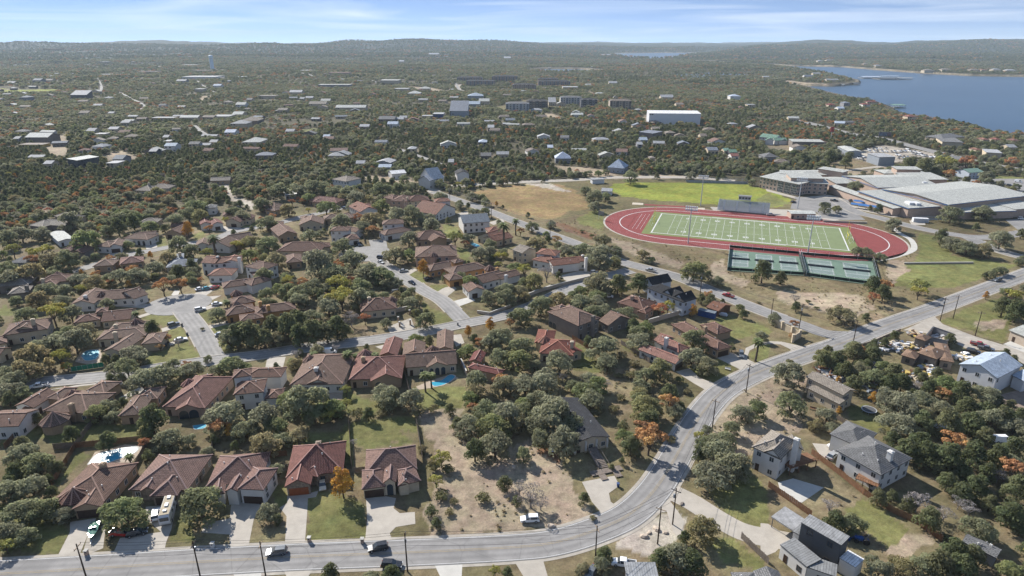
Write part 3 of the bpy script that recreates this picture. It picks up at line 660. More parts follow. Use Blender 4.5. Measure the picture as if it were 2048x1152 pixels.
# crown centre and half width as read off the survey crops
TREES_RAW = '''
F1 150,150,130o 300,230,130o 80,430,130o 250,420,130o 150,600,150o 330,600,130o 60,760,120o 180,800,110o 500,640,90o 980,600,190o 1600,540,190o 1330,40,120o 850,50,95j 1180,180,60c 1310,150,50c 1660,150,55o 1030,190,45p 1750,-40,95a 1160,-20,80o 40,900,90y 1500,60,70o
F2 690,420,115g 90,620,100o 60,90,140o 190,40,100o 1480,210,90y 1420,280,80s 1440,380,80y 1480,500,90s 1400,620,70c 590,1120,100j 1080,1120,120j 1990,390,80j 1820,530,80s 1750,130,110j 1910,80,150o 1440,720,55j 1910,1110,55y 1330,140,60s 1530,300,70s 780,80,40b 1550,640,60s 1580,560,50s 2010,1120,60j 330,20,90o
F3 420,60,150o 1100,60,150a 950,80,110j 580,520,60j 150,500,130b 40,540,60c 1650,120,150o 1620,300,170o 1780,250,150o 1530,760,145o 1300,980,150o 1190,1000,110j 1450,1020,130j 740,960,90j 560,1080,75o 720,1060,80o 880,230,38c 800,275,30j 1700,30,110o 230,560,80b 60,440,80b 1500,40,60y 230,30,100o 90,170,80o 1380,830,60j 650,690,40s 960,150,50s 1270,60,60s
F4 540,690,110j 500,590,80b 890,510,80j 1000,500,60j 1200,550,115b 1130,560,80j 1420,640,90b 1300,680,120j 1440,380,100j 1560,450,120j 1690,420,120j 1850,330,90b 1700,750,140o 1950,620,150j 1500,960,150j 1650,960,130j 1560,1070,150j 1250,1050,120o 1080,1060,120o 900,1080,110o 1380,1060,150j 1120,120,120j 1300,150,140j 1450,200,140j 1230,40,120j 1500,60,120a 1650,170,130j 1740,40,100j 1850,200,120j 1960,130,110j 1950,300,120a 2010,450,130j 1350,270,70o 1950,1110,120o 830,1010,60o 690,800,50o 1530,560,70b 1620,600,90b 1780,560,80j 1870,480,50c 1000,30,80j 1580,300,100j 1760,300,90j 2000,740,80j 1440,860,60s
E4 590,170,120o 930,20,80j 850,80,60a 170,670,130o 190,910,130o 450,570,75j 560,560,90j 700,500,90j 850,510,90j 480,500,60j 1020,640,95j 850,690,110o 690,740,90j 1080,740,90j 980,760,90j 960,870,120o 1090,930,150o 1250,880,130o 1050,1060,150o 1400,840,75a 1300,790,80j 1450,760,110o 1390,950,130o 1560,820,100j 1600,930,110j 1750,950,110j 1800,1030,120o 1640,1050,130j 1450,1070,130j 1900,1020,110j 1980,1090,110o 1230,1060,110o 850,880,45g 570,985,30g 1990,170,100j 1890,130,90j 1960,60,80y 1210,30,70y 320,110,32s 390,160,28s 1200,780,60b 630,650,80j 790,620,70j 580,640,60j 1700,800,70s 1830,900,80j 220,80,50b 170,590,40s
E3 70,200,110o 90,450,130o 50,560,110o 370,80,110o 230,130,100o 560,90,115o 640,190,95o 720,430,155o 760,560,110o 920,180,100o 970,290,70j 1030,400,115o 1090,320,38y 1180,170,75a 1250,150,65y 1450,190,45g 1590,90,60j 1460,410,115o 1450,540,110o 1570,600,105o 1970,430,60p 1190,640,115o 1080,680,105o 1040,770,80o 1260,830,100j 1250,910,95a 1080,930,140o 1310,970,80o 890,1110,70c 1060,1120,100a 600,790,125o 640,880,120o 380,590,125o 100,750,130o 250,760,130o 330,980,190o 480,1060,130o 200,1070,110o 40,1060,100o 1100,1030,110j 1850,980,105o 1960,960,90o 1760,1110,80o 1560,1130,55o 880,540,60s 850,700,45s 950,700,70s 760,770,50b 980,600,60s 870,880,50s 820,960,60s 700,980,60s 1340,740,50s 1400,830,40s 1100,390,40s 1650,480,40s 1760,470,45c 1830,190,40s
E2 130,270,115j 250,300,115j 330,230,105j 450,200,90o 450,330,115j 560,330,105j 640,300,105j 340,370,100j 60,380,90j 150,390,85o 340,80,90o 580,130,110o 680,60,130y 830,70,100o 910,50,80o 760,240,80b 870,240,60a 1240,90,90o 1040,270,50o 1350,240,90o 1280,190,42o 1700,350,40g 1870,300,50g 1800,440,60a 1690,480,85o 1280,400,70o 1860,60,80o 2000,70,90o 1950,380,115o 1950,520,115o 1870,420,90o 1760,740,105o 1720,860,90o 1960,740,80a 1850,950,135o 2000,1000,130o 1700,1080,125o 1900,1080,145o 1060,850,125o 380,900,180o 250,880,100o 460,980,110o 720,820,55y 720,920,50y 590,1010,75y 60,1020,135o 150,1090,105o 810,1010,75s 900,1000,65j 1550,960,60j 1610,1080,70j 730,510,52p 950,510,42p 790,520,36p 460,510,40p 290,590,50o 640,480,42b 320,530,55b 1350,700,52p 1400,680,48p 680,1010,60s 1000,1000,60s 1280,1010,60s 1420,970,60s 1740,960,60a 180,300,70o 720,330,60j 1160,120,40o
E1 200,600,145o 270,540,130o 480,560,88y 540,630,48y 60,800,115o 140,810,95o 590,400,135o 420,420,110o 680,330,105o 300,440,90o 420,190,115y 560,190,90o 300,80,90o 500,100,80o 190,190,90o 850,120,65o 1210,310,80j 1080,190,35p 1060,490,105o 1100,550,80o 840,560,45j 920,560,45j 1010,630,105o 1150,720,145o 1300,680,125o 1520,620,105o 1450,650,80o 1840,600,115o 1930,630,80o 1740,650,75o 1900,330,125j 1990,340,120j 1830,400,90o 1815,430,32a 1810,100,42p 1780,200,30j 770,980,95o 860,930,90o 290,1040,60j 1210,1040,145j 1780,980,165o 1950,1100,120o 380,840,48o 1280,470,40a 1340,400,40a 1420,430,42b 100,720,110o 900,640,70o 1380,600,60o 120,90,60o 1660,560,40o 900,1020,70o 1620,330,25s 60,660,90o
D1 1300,1090,85a 1440,1075,75a 1700,680,62p 1500,640,55g 1660,830,65y 1120,705,38a 1430,750,95o 1510,790,80o 1020,750,48o 100,800,68y 320,800,100y 260,880,65a 680,710,115o 820,630,48y 540,870,105o 420,850,105o 1200,600,80o 560,560,90o 330,640,90o 160,650,90o 60,700,90o 1100,980,90o 950,1000,90o 760,1050,80o 620,1010,90o 1230,920,80o 1060,960,60a 640,1110,55y 1420,950,80j 1530,910,60j 80,1010,110o 240,980,110o 1340,860,80o 1600,520,80o 1500,500,80o 1390,560,80o 1560,430,90o 1250,330,60o 1940,520,70o 2000,720,80o 1870,480,70o 1340,400,70o 40,930,90o 700,600,60o 1700,570,40j 1890,760,60y 1980,830,80o 360,1100,90o 520,1120,80o 940,600,80j 1060,560,70j
D2 430,660,85o 690,760,95o 650,770,50a 500,900,145o 780,880,115o 900,950,115o 620,960,125o 1010,980,100o 660,1090,115y 840,1090,105o 350,1110,105o 260,1040,60y 160,880,105o 90,720,110o 60,1000,90o 1110,810,100o 1240,830,70o 1335,950,58g 1220,690,85o 935,640,60a 820,540,52a 930,540,105o 1000,440,85o 1130,510,95o 1260,500,95o 1400,580,75o 1590,700,75y 1690,700,60o 1800,820,75o 1720,1040,85o 1980,600,62p 1990,1120,85o 1450,900,40j 1510,1010,40j 680,550,90o 250,460,75o 90,560,90o 1730,360,55o 1830,490,50o 1480,370,80o 1470,260,50o 560,440,80o 1150,300,80o 1000,300,80o 800,370,80o 740,320,70o 900,390,60o 1250,280,60o 330,300,90o 180,300,90o 450,270,90o 420,370,60o 1300,220,40o 1580,220,35o 1940,920,40y 1960,850,60y 1640,1000,55o 40,420,80o 1200,360,60o 850,610,70o 1420,470,50o 1180,220,50o 960,250,40j 620,330,60o
D3 590,310,50o 660,360,78o 750,360,52o 660,440,60o 950,205,68o 730,730,88o 830,790,62o 1050,830,58o 1460,950,108o 2010,960,95j 300,590,30o 700,840,125o 560,800,100o 200,720,105o 360,720,52a 160,600,58o 30,570,40p 700,1050,125o 850,1050,95j 1020,1030,105j 880,1130,45y 550,1120,60o 280,980,85b 180,1040,85o 100,960,70y 60,1110,80o 460,180,30o 520,180,30o 620,180,30o 690,180,34o 750,170,34o 1430,195,45o 1690,205,30c 420,790,70o 820,890,60o 1120,870,30o 1400,860,25s 640,690,30s 560,650,25s
D4 700,290,70o 460,450,60o 550,460,42o 890,460,42j 820,460,25j 1010,580,78o 1470,490,98o 1730,480,88o 1390,680,72j 1480,720,88o 1600,750,95o 1720,770,88o 1870,700,98o 2030,660,45j 720,800,52o 800,810,60o 900,850,58o 850,1060,80j 935,1090,75a 1220,1070,85y 1590,240,42j 1750,190,62o 1950,100,60a 1420,100,85y 1600,100,80a 1450,190,50a 630,80,60j 900,160,50o 1250,120,80j 1130,110,70j 110,1010,60j 500,40,60j 830,1090,50s 1340,170,50j 280,60,50j'''
def read_trees():
    o = []
    for ln in TREES_RAW.strip().splitlines():
        a = ln.split(); c = a[0]; sc = CROP[c][2]
        for tk in a[1:]:
            k = tk[-1]; x, y, r = map(float, tk[:-1].split(','))
            px, py = fpx(c, x, y); X0, Y0 = at(px, py, 4.0)
            for _ in range(3):
                q = Y0 * _c + (CAMZ - 4) * _s; rm = r * sc * q / FPX
                zc = rm * (1.0 if k in 'ocybas' else 1.15) if k != 'p' else rm * 2.9
                if k == 's': zc = rm * .4
                X0, Y0 = at(px, py, zc)
            o.append((X0, Y0, rm * (1.12 if k in 'oj' else 1.04), KEY[k]))
    return o
NAMES = dict(oak='live_oak_tree', juniper='juniper_tree', yellow='yellow_leaved_tree', gold='golden_tree', rust='rust_leaved_tree', twig='bare_tree', palm='palm_tree', scrub='scrub_bush', bright='round_bush')
WORDS = dict(oak='live oak', juniper='dark juniper', yellow='yellow-green tree', gold='tall golden autumn tree', rust='rust-orange autumn tree', twig='bare grey-twigged tree', palm='palm tree', scrub='olive bush', bright='bright green leafy bush')
ORD = ['', 'second nearest', 'third nearest', 'fourth nearest', 'fifth nearest', 'sixth nearest', 'seventh nearest', 'eighth nearest', 'ninth nearest', 'tenth nearest', 'eleventh nearest', 'twelfth nearest', 'thirteenth nearest', 'fourteenth nearest', 'fifteenth nearest']
def plant(x, y, r, k, i, label):
    me = PROTO[k]; t, c = me[i % len(me)]
    e = empty(NAMES[k], (x, y, hz(x, y) if math.hypot(x, y) > 800 else 0.0), (i * 2.399) % 6.283); e.scale = (r, r * (.92 + .16 * ((i * 37) % 10) / 10), r * (.80 + .34 * ((i * 53) % 10) / 10))
    link('trunk', t, e); link('crown', c, e)
    tag(e, label, 'bush' if k in ('scrub', 'bright') else 'tree', {'oak': 'live oaks of the neighbourhood', 'juniper': 'dark junipers', 'scrub': 'scrub bushes', 'palm': 'palm trees in the gardens', 'bright': 'bright bushes'}.get(k, 'autumn coloured and bare trees'))
    return e
def scatter(name, pts, protos, label, cat):
    """one mass of woodland: points that carry instances of a few tree meshes"""
    P = np.array([p[:3] for p in pts]); me = bpy.data.meshes.new(name); me.vertices.add(len(P)); me.vertices.foreach_set('co', P.astype(np.float32).ravel())
    for nm, ty, k in (('siz', 'FLOAT', 3), ('rot', 'FLOAT', 4)):
        a = me.attributes.new(nm, ty, 'POINT'); a.data.foreach_set('value', np.array([p[k] for p in pts], np.float32))
    a = me.attributes.new('idx', 'INT', 'POINT'); a.data.foreach_set('value', np.array([p[5] for p in pts], np.int32))
    col = bpy.data.collections.new(name + '_kinds')
    for i, m in enumerate(protos):
        o = bpy.data.objects.new('%s_kind_%03d' % (name, i), m); col.objects.link(o)
    ng = bpy.data.node_groups.new(name, 'GeometryNodeTree')
    ng.interface.new_socket('Geometry', in_out='INPUT', socket_type='NodeSocketGeometry'); ng.interface.new_socket('Geometry', in_out='OUTPUT', socket_type='NodeSocketGeometry')
    gi = ng.nodes.new('NodeGroupInput'); go = ng.nodes.new('NodeGroupOutput'); ip = ng.nodes.new('GeometryNodeInstanceOnPoints'); ci = ng.nodes.new('GeometryNodeCollectionInfo')
    ci.inputs[0].default_value = col; ci.inputs['Separate Children'].default_value = True; ci.inputs['Reset Children'].default_value = True
    def na(n, ty):
        q = ng.nodes.new('GeometryNodeInputNamedAttribute'); q.data_type = ty; q.inputs[0].default_value = n; return q.outputs[0]
    ng.links.new(gi.outputs[0], ip.inputs['Points']); ng.links.new(ci.outputs[0], ip.inputs['Instance']); ip.inputs['Pick Instance'].default_value = True
    ng.links.new(na('idx', 'INT'), ip.inputs['Instance Index'])
    cx = ng.nodes.new('ShaderNodeCombineXYZ'); ng.links.new(na('rot', 'FLOAT'), cx.inputs[2]); ng.links.new(cx.outputs[0], ip.inputs['Rotation'])
    cs = ng.nodes.new('ShaderNodeCombineXYZ'); s = na('siz', 'FLOAT')
    for i in range(3): ng.links.new(s, cs.inputs[i])
    ng.links.new(cs.outputs[0], ip.inputs['Scale']); ng.links.new(ip.outputs[0], go.inputs[0])
    o = link(name, me); md = o.modifiers.new('scatter', 'NODES'); md.node_group = ng
    tag(o, label, cat, kind='stuff'); return o
def joined(k, v):
    """trunk and crown as one mesh for the woods"""
    t, c = PROTO[k][v]; me = bpy.data.meshes.new('wood_' + k)
    V = [tuple(q.co) for q in c.vertices]; n = len(V); V += [tuple(q.co) for q in t.vertices]
    F = [tuple(f.vertices) for f in c.polygons]; nf = len(F); F += [tuple(n + j for j in f.vertices) for f in t.polygons]
    me.from_pydata(V, [], F); me.materials.append(c.materials[0]); me.materials.append(t.materials[0])
    me.polygons.foreach_set('material_index', [0] * nf + [1] * (len(F) - nf))
    q = np.zeros(n, np.float32); c.attributes['tint'].data.foreach_get('value', q)
    a = me.attributes.new('tint', 'FLOAT', 'POINT'); a.data.foreach_set('value', np.r_[q, np.full(len(V) - n, .5, np.float32)]); return me
# ================================================================== houses
RM = dict(
 brown=roofmat('tile_brown', (.295, .178, .132)), red=roofmat('tile_red', (.36, .165, .115)), mauve=roofmat('shingle_mauve', (.285, .160, .130), 'shingle'), plum=roofmat('tile_plum', (.325, .148, .118)),
 rose=roofmat('shingle_red', (.34, .145, .115), 'shingle'), grey=roofmat('shingle_grey', (.25, .25, .25), 'shingle'), char=roofmat('shingle_charcoal', (.062, .064, .07), 'shingle'), tan=roofmat('shingle_tan', (.34, .29, .24), 'shingle'),
 black=roofmat('shingle_black', (.035, .037, .043), 'shingle'), steel=roofmat('metal_grey', (.30, .305, .305), 'metal'), chalk=roofmat('membrane_white', (.80, .80, .80), 'metal'), sage=roofmat('metal_sage', (.56, .57, .53), 'metal'), white=roofmat('metal_white', (.44, .45, .46), 'metal'), blue=roofmat('metal_blue', (.50, .58, .68), 'metal'), green=roofmat('metal_green', (.22, .36, .28), 'metal'), rust=roofmat('metal_rust', (.25, .14, .09), 'metal'), slate=roofmat('metal_slate', (.22, .25, .29), 'metal'))
CAPS = dict(brown=plain('ridge_brown', (.34, .21, .16), .8), red=plain('ridge_red', (.48, .22, .15), .8), plum=plain('ridge_plum', (.40, .22, .18), .8), mauve=plain('ridge_mauve', (.30, .20, .18), .8), rose=plain('ridge_rose', (.42, .2, .15), .8), tan=plain('ridge_tan', (.38, .33, .28), .8))
WM = dict(white=plain('stucco_white', (.78, .76, .72), .85, .06), cream=plain('stucco_cream', (.62, .52, .38), .85, .1), tan=plain('stucco_tan', (.47, .34, .225), .85, .1), ochre=plain('stucco_ochre', (.55, .31, .13), .85, .1), stone=plain('rubble_stone', (.32, .25, .19), .9, .45, 1.6, bumps=.1),
 pink=plain('stucco_pink', (.50, .36, .28), .85, .1), grey=plain('wall_grey', (.30, .30, .31), .85, .1), dark=plain('wall_charcoal', (.10, .104, .112), .8, .1), ice=plain('siding_pale_blue', (.62, .68, .76), .8, .06), taupe=plain('stucco_taupe', (.25, .215, .185), .85, .12), wood=plain('boards_brown', (.20, .105, .06), .85, .25, 1.2), metalw=plain('siding_white_metal', (.80, .81, .83), .5, .05), brick=plain('block_pink', (.54, .41, .33), .9, .15, 1.0), sand=plain('block_sand', (.58, .48, .38), .9, .1), yellow=plain('wall_yellow', (.62, .46, .14), .85, .15), navy=plain('wall_navy', (.05, .09, .22), .6, .1), steel=plain('wall_steel', (.36, .40, .45), .5, .08, metal=.2))
M_GLASS = glossy('window_glass', (.035, .045, .055), .08, .6)
M_FRAMEW = plain('frame_white', (.75, .74, .71), .6, .05); M_FRAMED = plain('frame_dark', (.09, .07, .06), .6, .1)
M_DOORD = plain('door_dark_wood', (.075, .045, .032), .6, .2, 1.5); M_DOORO = plain('door_orange_wood', (.36, .10, .035), .5, .2, 1.5); M_DOORW = plain('door_white', (.68, .67, .64), .6, .06)
M_PANEL = glossy('solar_panel_glass', (.06, .075, .09), .25, .5)
M_GALV0 = plain('vent_metal', (.35, .34, .33), .5, .08)
DOORM = dict(d=M_DOORD, o=M_DOORO, w=M_DOORW)
_wcache = {}
def win_mesh(w, h, frame):
    k = (round(w, 1), round(h, 1), frame)
    if k not in _wcache:
        m = MB(); t = .1
        m.box(-w / 2 - t, -.05, -h / 2 - t, w / 2 + t, .05, -h / 2); m.box(-w / 2 - t, -.05, h / 2, w / 2 + t, .05, h / 2 + t)
        m.box(-w / 2 - t, -.05, -h / 2, -w / 2, .05, h / 2); m.box(w / 2, -.05, -h / 2, w / 2 + t, .05, h / 2); m.box(-.035, -.04, -h / 2, .035, .03, h / 2)
        g = MB(); g.box(-w / 2 + .002, -.012, -h / 2 + .002, w / 2 - .002, .02, h / 2 - .002)
        _wcache[k] = (m.mesh('window', M_FRAMED if frame == 'd' else M_FRAMEW), g.mesh('pane', M_GLASS))
    return _wcache[k]
_gcache = {}
def door_mesh(w, h, m):
    k = (round(w, 1), round(h, 1), m)
    if k not in _gcache:
        b = MB(); b.box(-w / 2, -.04, 0, w / 2, .05, h)
        n = 4
        for i in range(n):
            nx = max(2, int(w / 1.2))
            for j in range(nx): b.box(-w / 2 + w * j / nx + .07, -.075, h * i / n + .06, -w / 2 + w * (j + 1) / nx - .07, -.04, h * (i + 1) / n - .06)
        _gcache[k] = b.mesh('garage_door', DOORM[m])
    return _gcache[k]
def slab(mb, poly, th, uvs, mi=0):
    n = len(poly); k = [tuple(p) for p in poly]; lo = [(p[0], p[1], p[2] - th) for p in k]
    mb.add(k + lo, [tuple(range(n))] + [tuple(range(n, 2 * n))[::-1]] + [(i, n + i, n + (i + 1) % n, (i + 1) % n) for i in range(n)], mi,
           [uvs] + [list(reversed(uvs))] + [[(0, 0)] * 4] * n)
class Wing: pass
def mkwing(c, w):
    ax, ay, bx, by, dp, e, ty = w[:7]; g = Wing(); g.pitch = w[7] if len(w) > 7 else .42
    A = np.array(cp(c, ax, ay, e + GZ[0])); B = np.array(cp(c, bx, by, e + GZ[0])); v = B - A; g.L = float(np.hypot(*v)); g.u = v / g.L; g.n = np.array((-g.u[1], g.u[0]))
    if isinstance(dp, tuple): g.d = float(np.clip((np.array(cp(c, *dp, e + GZ[0])) - (A + B) / 2) @ g.n, 4, 60))
    else: g.d = float(dp)
    g.A = A; g.h = e; g.ty = ty; g.ang = math.atan2(g.u[1], g.u[0]); g.c = A + g.u * g.L / 2 + g.n * g.d / 2
    return g
def house(c, label, short, roof, wall, wings, T=(), C=(), G=(), frame='w', name='house', cat='house', nwin=9, over=.45, win=(1.15, 1.35), group=None, detail=True, AR=()):
    ws = [mkwing(c, w) for w in wings]
    org = ws[0].c; e = empty(name, (org[0], org[1], GZ[0]))
    tag(e, label, cat, group)
    LANDMARKS.append((org[0], org[1], short)); 
    wm = WM[wall]; rm = RM[roof]; wall_b = MB(); roof_b = MB(); cap_b = MB()
    th = .22
    for wi, g in enumerate(ws):
        FOOT.append((g.c[0], g.c[1], g.u, g.n, g.L / 2, g.d / 2))
        h = g.h + .013 * wi; L_, d = g.L, g.d
        def P(u, v, z): q = g.A + g.u * u + g.n * v - org; return (q[0], q[1], z)
        o = min(over, L_ * .1, d * .1) + .004 * wi
        x0, x1, y0, y1 = o, L_ - o, o, d - o
        q = [P(x0, y0, -.3), P(x1, y0, -.3), P(x1, y1, -.3), P(x0, y1, -.3)]
        ht = h - (0 if g.ty in ('flat', 'shed') else .02)
        t = [(p[0], p[1], ht) for p in q]
        wall_b.add(q + t, [(0, 3, 2, 1), (4, 5, 6, 7), (0, 1, 5, 4), (1, 2, 6, 5), (2, 3, 7, 6), (3, 0, 4, 7)])
        k = g.pitch
        def face(pts):
            # u along the first edge, v up the slope
            p0 = np.array(pts[0]); a = np.array(pts[1]) - p0; la = np.linalg.norm(a); a /= la
            nrm = np.cross(a, np.array(pts[-1]) - p0); nrm /= np.linalg.norm(nrm); b = np.cross(nrm, a)
            off = wi * 3.7
            slab(roof_b, pts, th, [(float((np.array(p) - p0) @ a) + off, float((np.array(p) - p0) @ b)) for p in pts])
        z = h + th
        if g.ty == 'hip':
            if L_ >= d:
                m = d / 2; zr = z + k * m; r0, r1 = P(m, m, zr), P(L_ - m, m, zr)
                if L_ - d < .05: r1 = r0
                c4 = [P(0, 0, z), P(L_, 0, z), P(L_, d, z), P(0, d, z)]
                if r1 is r0:
                    for i in range(4): face([c4[i], c4[(i + 1) % 4], r0])
                else:
                    face([c4[0], c4[1], r1, r0]); face([c4[1], c4[2], r1]); face([c4[2], c4[3], r0, r1]); face([c4[3], c4[0], r0])
                lines = [(r0, r1), (c4[0], r0), (c4[3], r0), (c4[1], r1), (c4[2], r1)]
            else:
                m = L_ / 2; zr = z + k * m; r0, r1 = P(m, m, zr), P(m, d - m, zr); c4 = [P(0, 0, z), P(L_, 0, z), P(L_, d, z), P(0, d, z)]
                face([c4[0], c4[1], r0]); face([c4[1], c4[2], r1, r0]); face([c4[2], c4[3], r1]); face([c4[3], c4[0], r0, r1])
                lines = [(r0, r1), (c4[0], r0), (c4[1], r0), (c4[2], r1), (c4[3], r1)]
        elif g.ty in ('gx', 'gy'):
            if g.ty == 'gx':
                m = d / 2; zr = z + k * m; r0, r1 = P(0, m, zr), P(L_, m, zr)
                face([P(0, 0, z), P(L_, 0, z), r1, r0]); face([P(L_, d, z), P(0, d, z), r0, r1])
                for u in (x0, x1): wall_b.add([P(u, y0, ht), P(u, y1, ht), P(u, m, ht + k * (m - y0))], [(0, 1, 2)])
            else:
                m = L_ / 2; zr = z + k * m; r0, r1 = P(m, 0, zr), P(m, d, zr)
                face([P(L_, 0, z), P(L_, d, z), r1, r0]); face([P(0, d, z), P(0, 0, z), r0, r1])
                for v in (y0, y1): wall_b.add([P(x0, v, ht), P(x1, v, ht), P(m, v, ht + k * (m - x0))], [(0, 1, 2)])
            lines = [(r0, r1)]
        elif g.ty == 'shed':
            zr = z + k * d; face([P(0, 0, z), P(L_, 0, z), P(L_, d, zr), P(0, d, zr)]); lines = []
            wall_b.add([P(x0, y1, ht), P(x1, y1, ht), P(x1, y1, ht + k * y1), P(x0, y1, ht + k * y1), P(x0, y0, ht), P(x1, y0, ht)], [(0, 1, 2, 3), (4, 0, 3), (5, 2, 1)])
        else:
            face([P(0, 0, z), P(L_, 0, z), P(L_, d, z), P(0, d, z)]); lines = []
        if roof in CAPS and detail:
            for p, q_ in lines: cap_b.bar((p[0], p[1], p[2] - .05), (q_[0], q_[1], q_[2] - .05), .34, .15)
    wall_o = wall_b.build('wall', wm, e); roof_o = roof_b.build('roof', rm, e)
    for (x, y, r, eh) in T:
        p = np.array(cp(c, x, y, eh + r * .4)) - org
        n = 10; pts = [(p[0] + r * .86 * math.cos(t * 2 * math.pi / n), p[1] + r * .86 * math.sin(t * 2 * math.pi / n)) for t in range(n)]
        mb = MB(); mb.prism(pts, -.3, eh); tw = mb.build('turret', wm, e)
        mb = MB(); cb = MB(); top = (p[0], p[1], eh + r * .75)
        for t in range(n):
            a0, a1 = t * 2 * math.pi / n, (t + 1) * 2 * math.pi / n
            q0 = (p[0] + r * math.cos(a0), p[1] + r * math.sin(a0), eh + .1); q1 = (p[0] + r * math.cos(a1), p[1] + r * math.sin(a1), eh + .1)
            slab(mb, [q0, q1, top], .18, [(0, 0), (r * .6, 0), (r * .3, r)])
            cb.bar((q0[0], q0[1], q0[2] - .03), (top[0], top[1], top[2] - .03), .26, .14)
        tr = mb.build('turret_roof', rm, tw)
        if roof in CAPS: cb.build('ridge_cap', CAPS[roof], tw)
    if cap_b.f: cap_b.build('ridge_cap', CAPS[roof], roof_o)
    for ch in C:
        x, y = ch[:2]; top = ch[2] if len(ch) > 2 else 6.6
        p = np.array(cp(c, x, y, top - .8)) - org
        mb = MB(); a = ws[0].ang; ca, sa = math.cos(a), math.sin(a)
        def rq(s, z0, z1): mb.prism([(p[0] + ca * i * s - sa * j * s, p[1] + sa * i * s + ca * j * s) for i, j in ((-1, -1), (1, -1), (1, 1), (-1, 1))], z0, z1)
        rq(.62, .5, top - .45); rq(.74, top - .45, top - .2); rq(.45, top - .2, top)
        mb.build('chimney', wm, roof_o)
    if detail and math.hypot(*org) < 330:
        vr = random.Random(int(abs(org[0] * 7 + org[1])))
        for k in range(5):
            g = ws[k % len(ws)]; u, v = vr.uniform(.2, .8) * g.L, vr.uniform(.15, .85) * g.d
            if g.ty in ('flat', 'shed'): continue
            z = g.h + .22 + g.pitch * (min(u, v, g.L - u, g.d - v) if g.ty == 'hip' else min(v, g.d - v) if g.ty == 'gx' else min(u, g.L - u)); q = g.A + g.u * u + g.n * v - org
            mb = MB(); mb.tube((q[0], q[1], z - .3), (q[0], q[1], z + .45), .11, .11, 6); mb.tube((q[0], q[1], z + .45), (q[0], q[1], z + .6), .2, .14, 6); mb.build('roof_vent', M_GALV0 if k % 2 else M_FRAMEW, roof_o)
    used = {}
    for wi, f, w, hh in AR:
        g = ws[wi]; o = min(over, g.L * .1, g.d * .1) + .004 * wi; q = g.A + g.u * (g.L * f) + g.n * o - org; n = 9
        pr = [(-w / 2, 0), (w / 2, 0)] + [(w / 2 * math.cos(math.pi * i / n), hh - w / 2 + w / 2 * math.sin(math.pi * i / n)) for i in range(n + 1)]
        for nm, s, y0, m in (('arch_trim', 1.14, -.05, wm), ('archway', 1, -.09, M_GLASS)):
            mb = MB(); k = len(pr); mb.add([(x * s, y0, z * (1 + (s - 1) * .4)) for x, z in pr] + [(x * s, .02, z * (1 + (s - 1) * .4)) for x, z in pr], [tuple(range(k)), tuple(range(k, 2 * k))[::-1]] + [(i, k + i, k + (i + 1) % k, (i + 1) % k) for i in range(k)])
            mb.build(nm, m, e, (q[0], q[1], .02), g.ang)
        used[(wi, 'f')] = True
    for gd in G:
        wi, side, f, w = gd[:4]; dm = gd[4] if len(gd) > 4 else 'd'; g = ws[wi]
        o = min(over, g.L * .1, g.d * .1) + .004 * wi
        if side == 'f': q = g.A + g.u * (g.L * f) + g.n * o; rz = g.ang
        elif side == 'r': q = g.A + g.u * (g.L - o) + g.n * (g.d * f); rz = g.ang + math.pi / 2
        else: q = g.A + g.u * o + g.n * (g.d * f); rz = g.ang - math.pi / 2
        q = q - org; link('garage_door', door_mesh(w, 2.25, dm), e, (q[0], q[1], 0.02), rz); used[(wi, side)] = True
        LOTDOORS.append((q + org, rz))
    cnt = 0
    for wi, g in enumerate(ws):
        o = min(over, g.L * .1, g.d * .1) + .004 * wi
        sides = [('f', g.A + g.n * o, g.u, g.L, g.ang), ('r', g.A + g.u * (g.L - o), g.n, g.d, g.ang + math.pi / 2), ('l', g.A + g.u * o + g.n * g.d, -g.n, g.d, g.ang - math.pi / 2), ('b', g.A + g.u * g.L + g.n * (g.d - o), -g.u, g.L, g.ang + math.pi)]
        for sd, p0, dr, ln, rz in sides:
            nrm = np.array((math.sin(rz), -math.cos(rz))); mid = p0 + dr * ln / 2
            if (nrm @ (-mid / np.linalg.norm(mid))) < .12 or (wi, sd) in used: continue
            nw = int((ln - 1.2) / 3.1)
            zs = [1.55] if g.h < 4.6 else [1.5, g.h - 1.3]
            if g.h > 8: zs = [1.5, 4.5, g.h - 1.3]
            for i in range(nw):
                q = p0 + dr * ln * (i + .5) / nw
                if any(abs((q + nrm * .5 - w2.c) @ w2.u) < w2.L / 2 and abs((q + nrm * .5 - w2.c) @ w2.n) < w2.d / 2 for j, w2 in enumerate(ws) if j != wi): continue
                for zi, zc in enumerate(zs):
                    if zc + win[1] / 2 > g.h - .1 or cnt >= nwin: continue
                    cnt += 1; q2 = q - org
                    if cnt == 1 and not G and zi == 0 and detail:
                        link('front_door', door_mesh(1.1, 2.2, 'd'), e, (q2[0], q2[1], .02), rz); continue
                    fm, pm = win_mesh(win[0], win[1], frame)
                    wo = link('window', fm if detail else pm, e, (q2[0], q2[1], zc), rz)
                    if detail: link('pane', pm, wo)
    return e, ws, org
GZ = [0.0]; LANDMARKS = []; FOOT = []; LOTDOORS = []
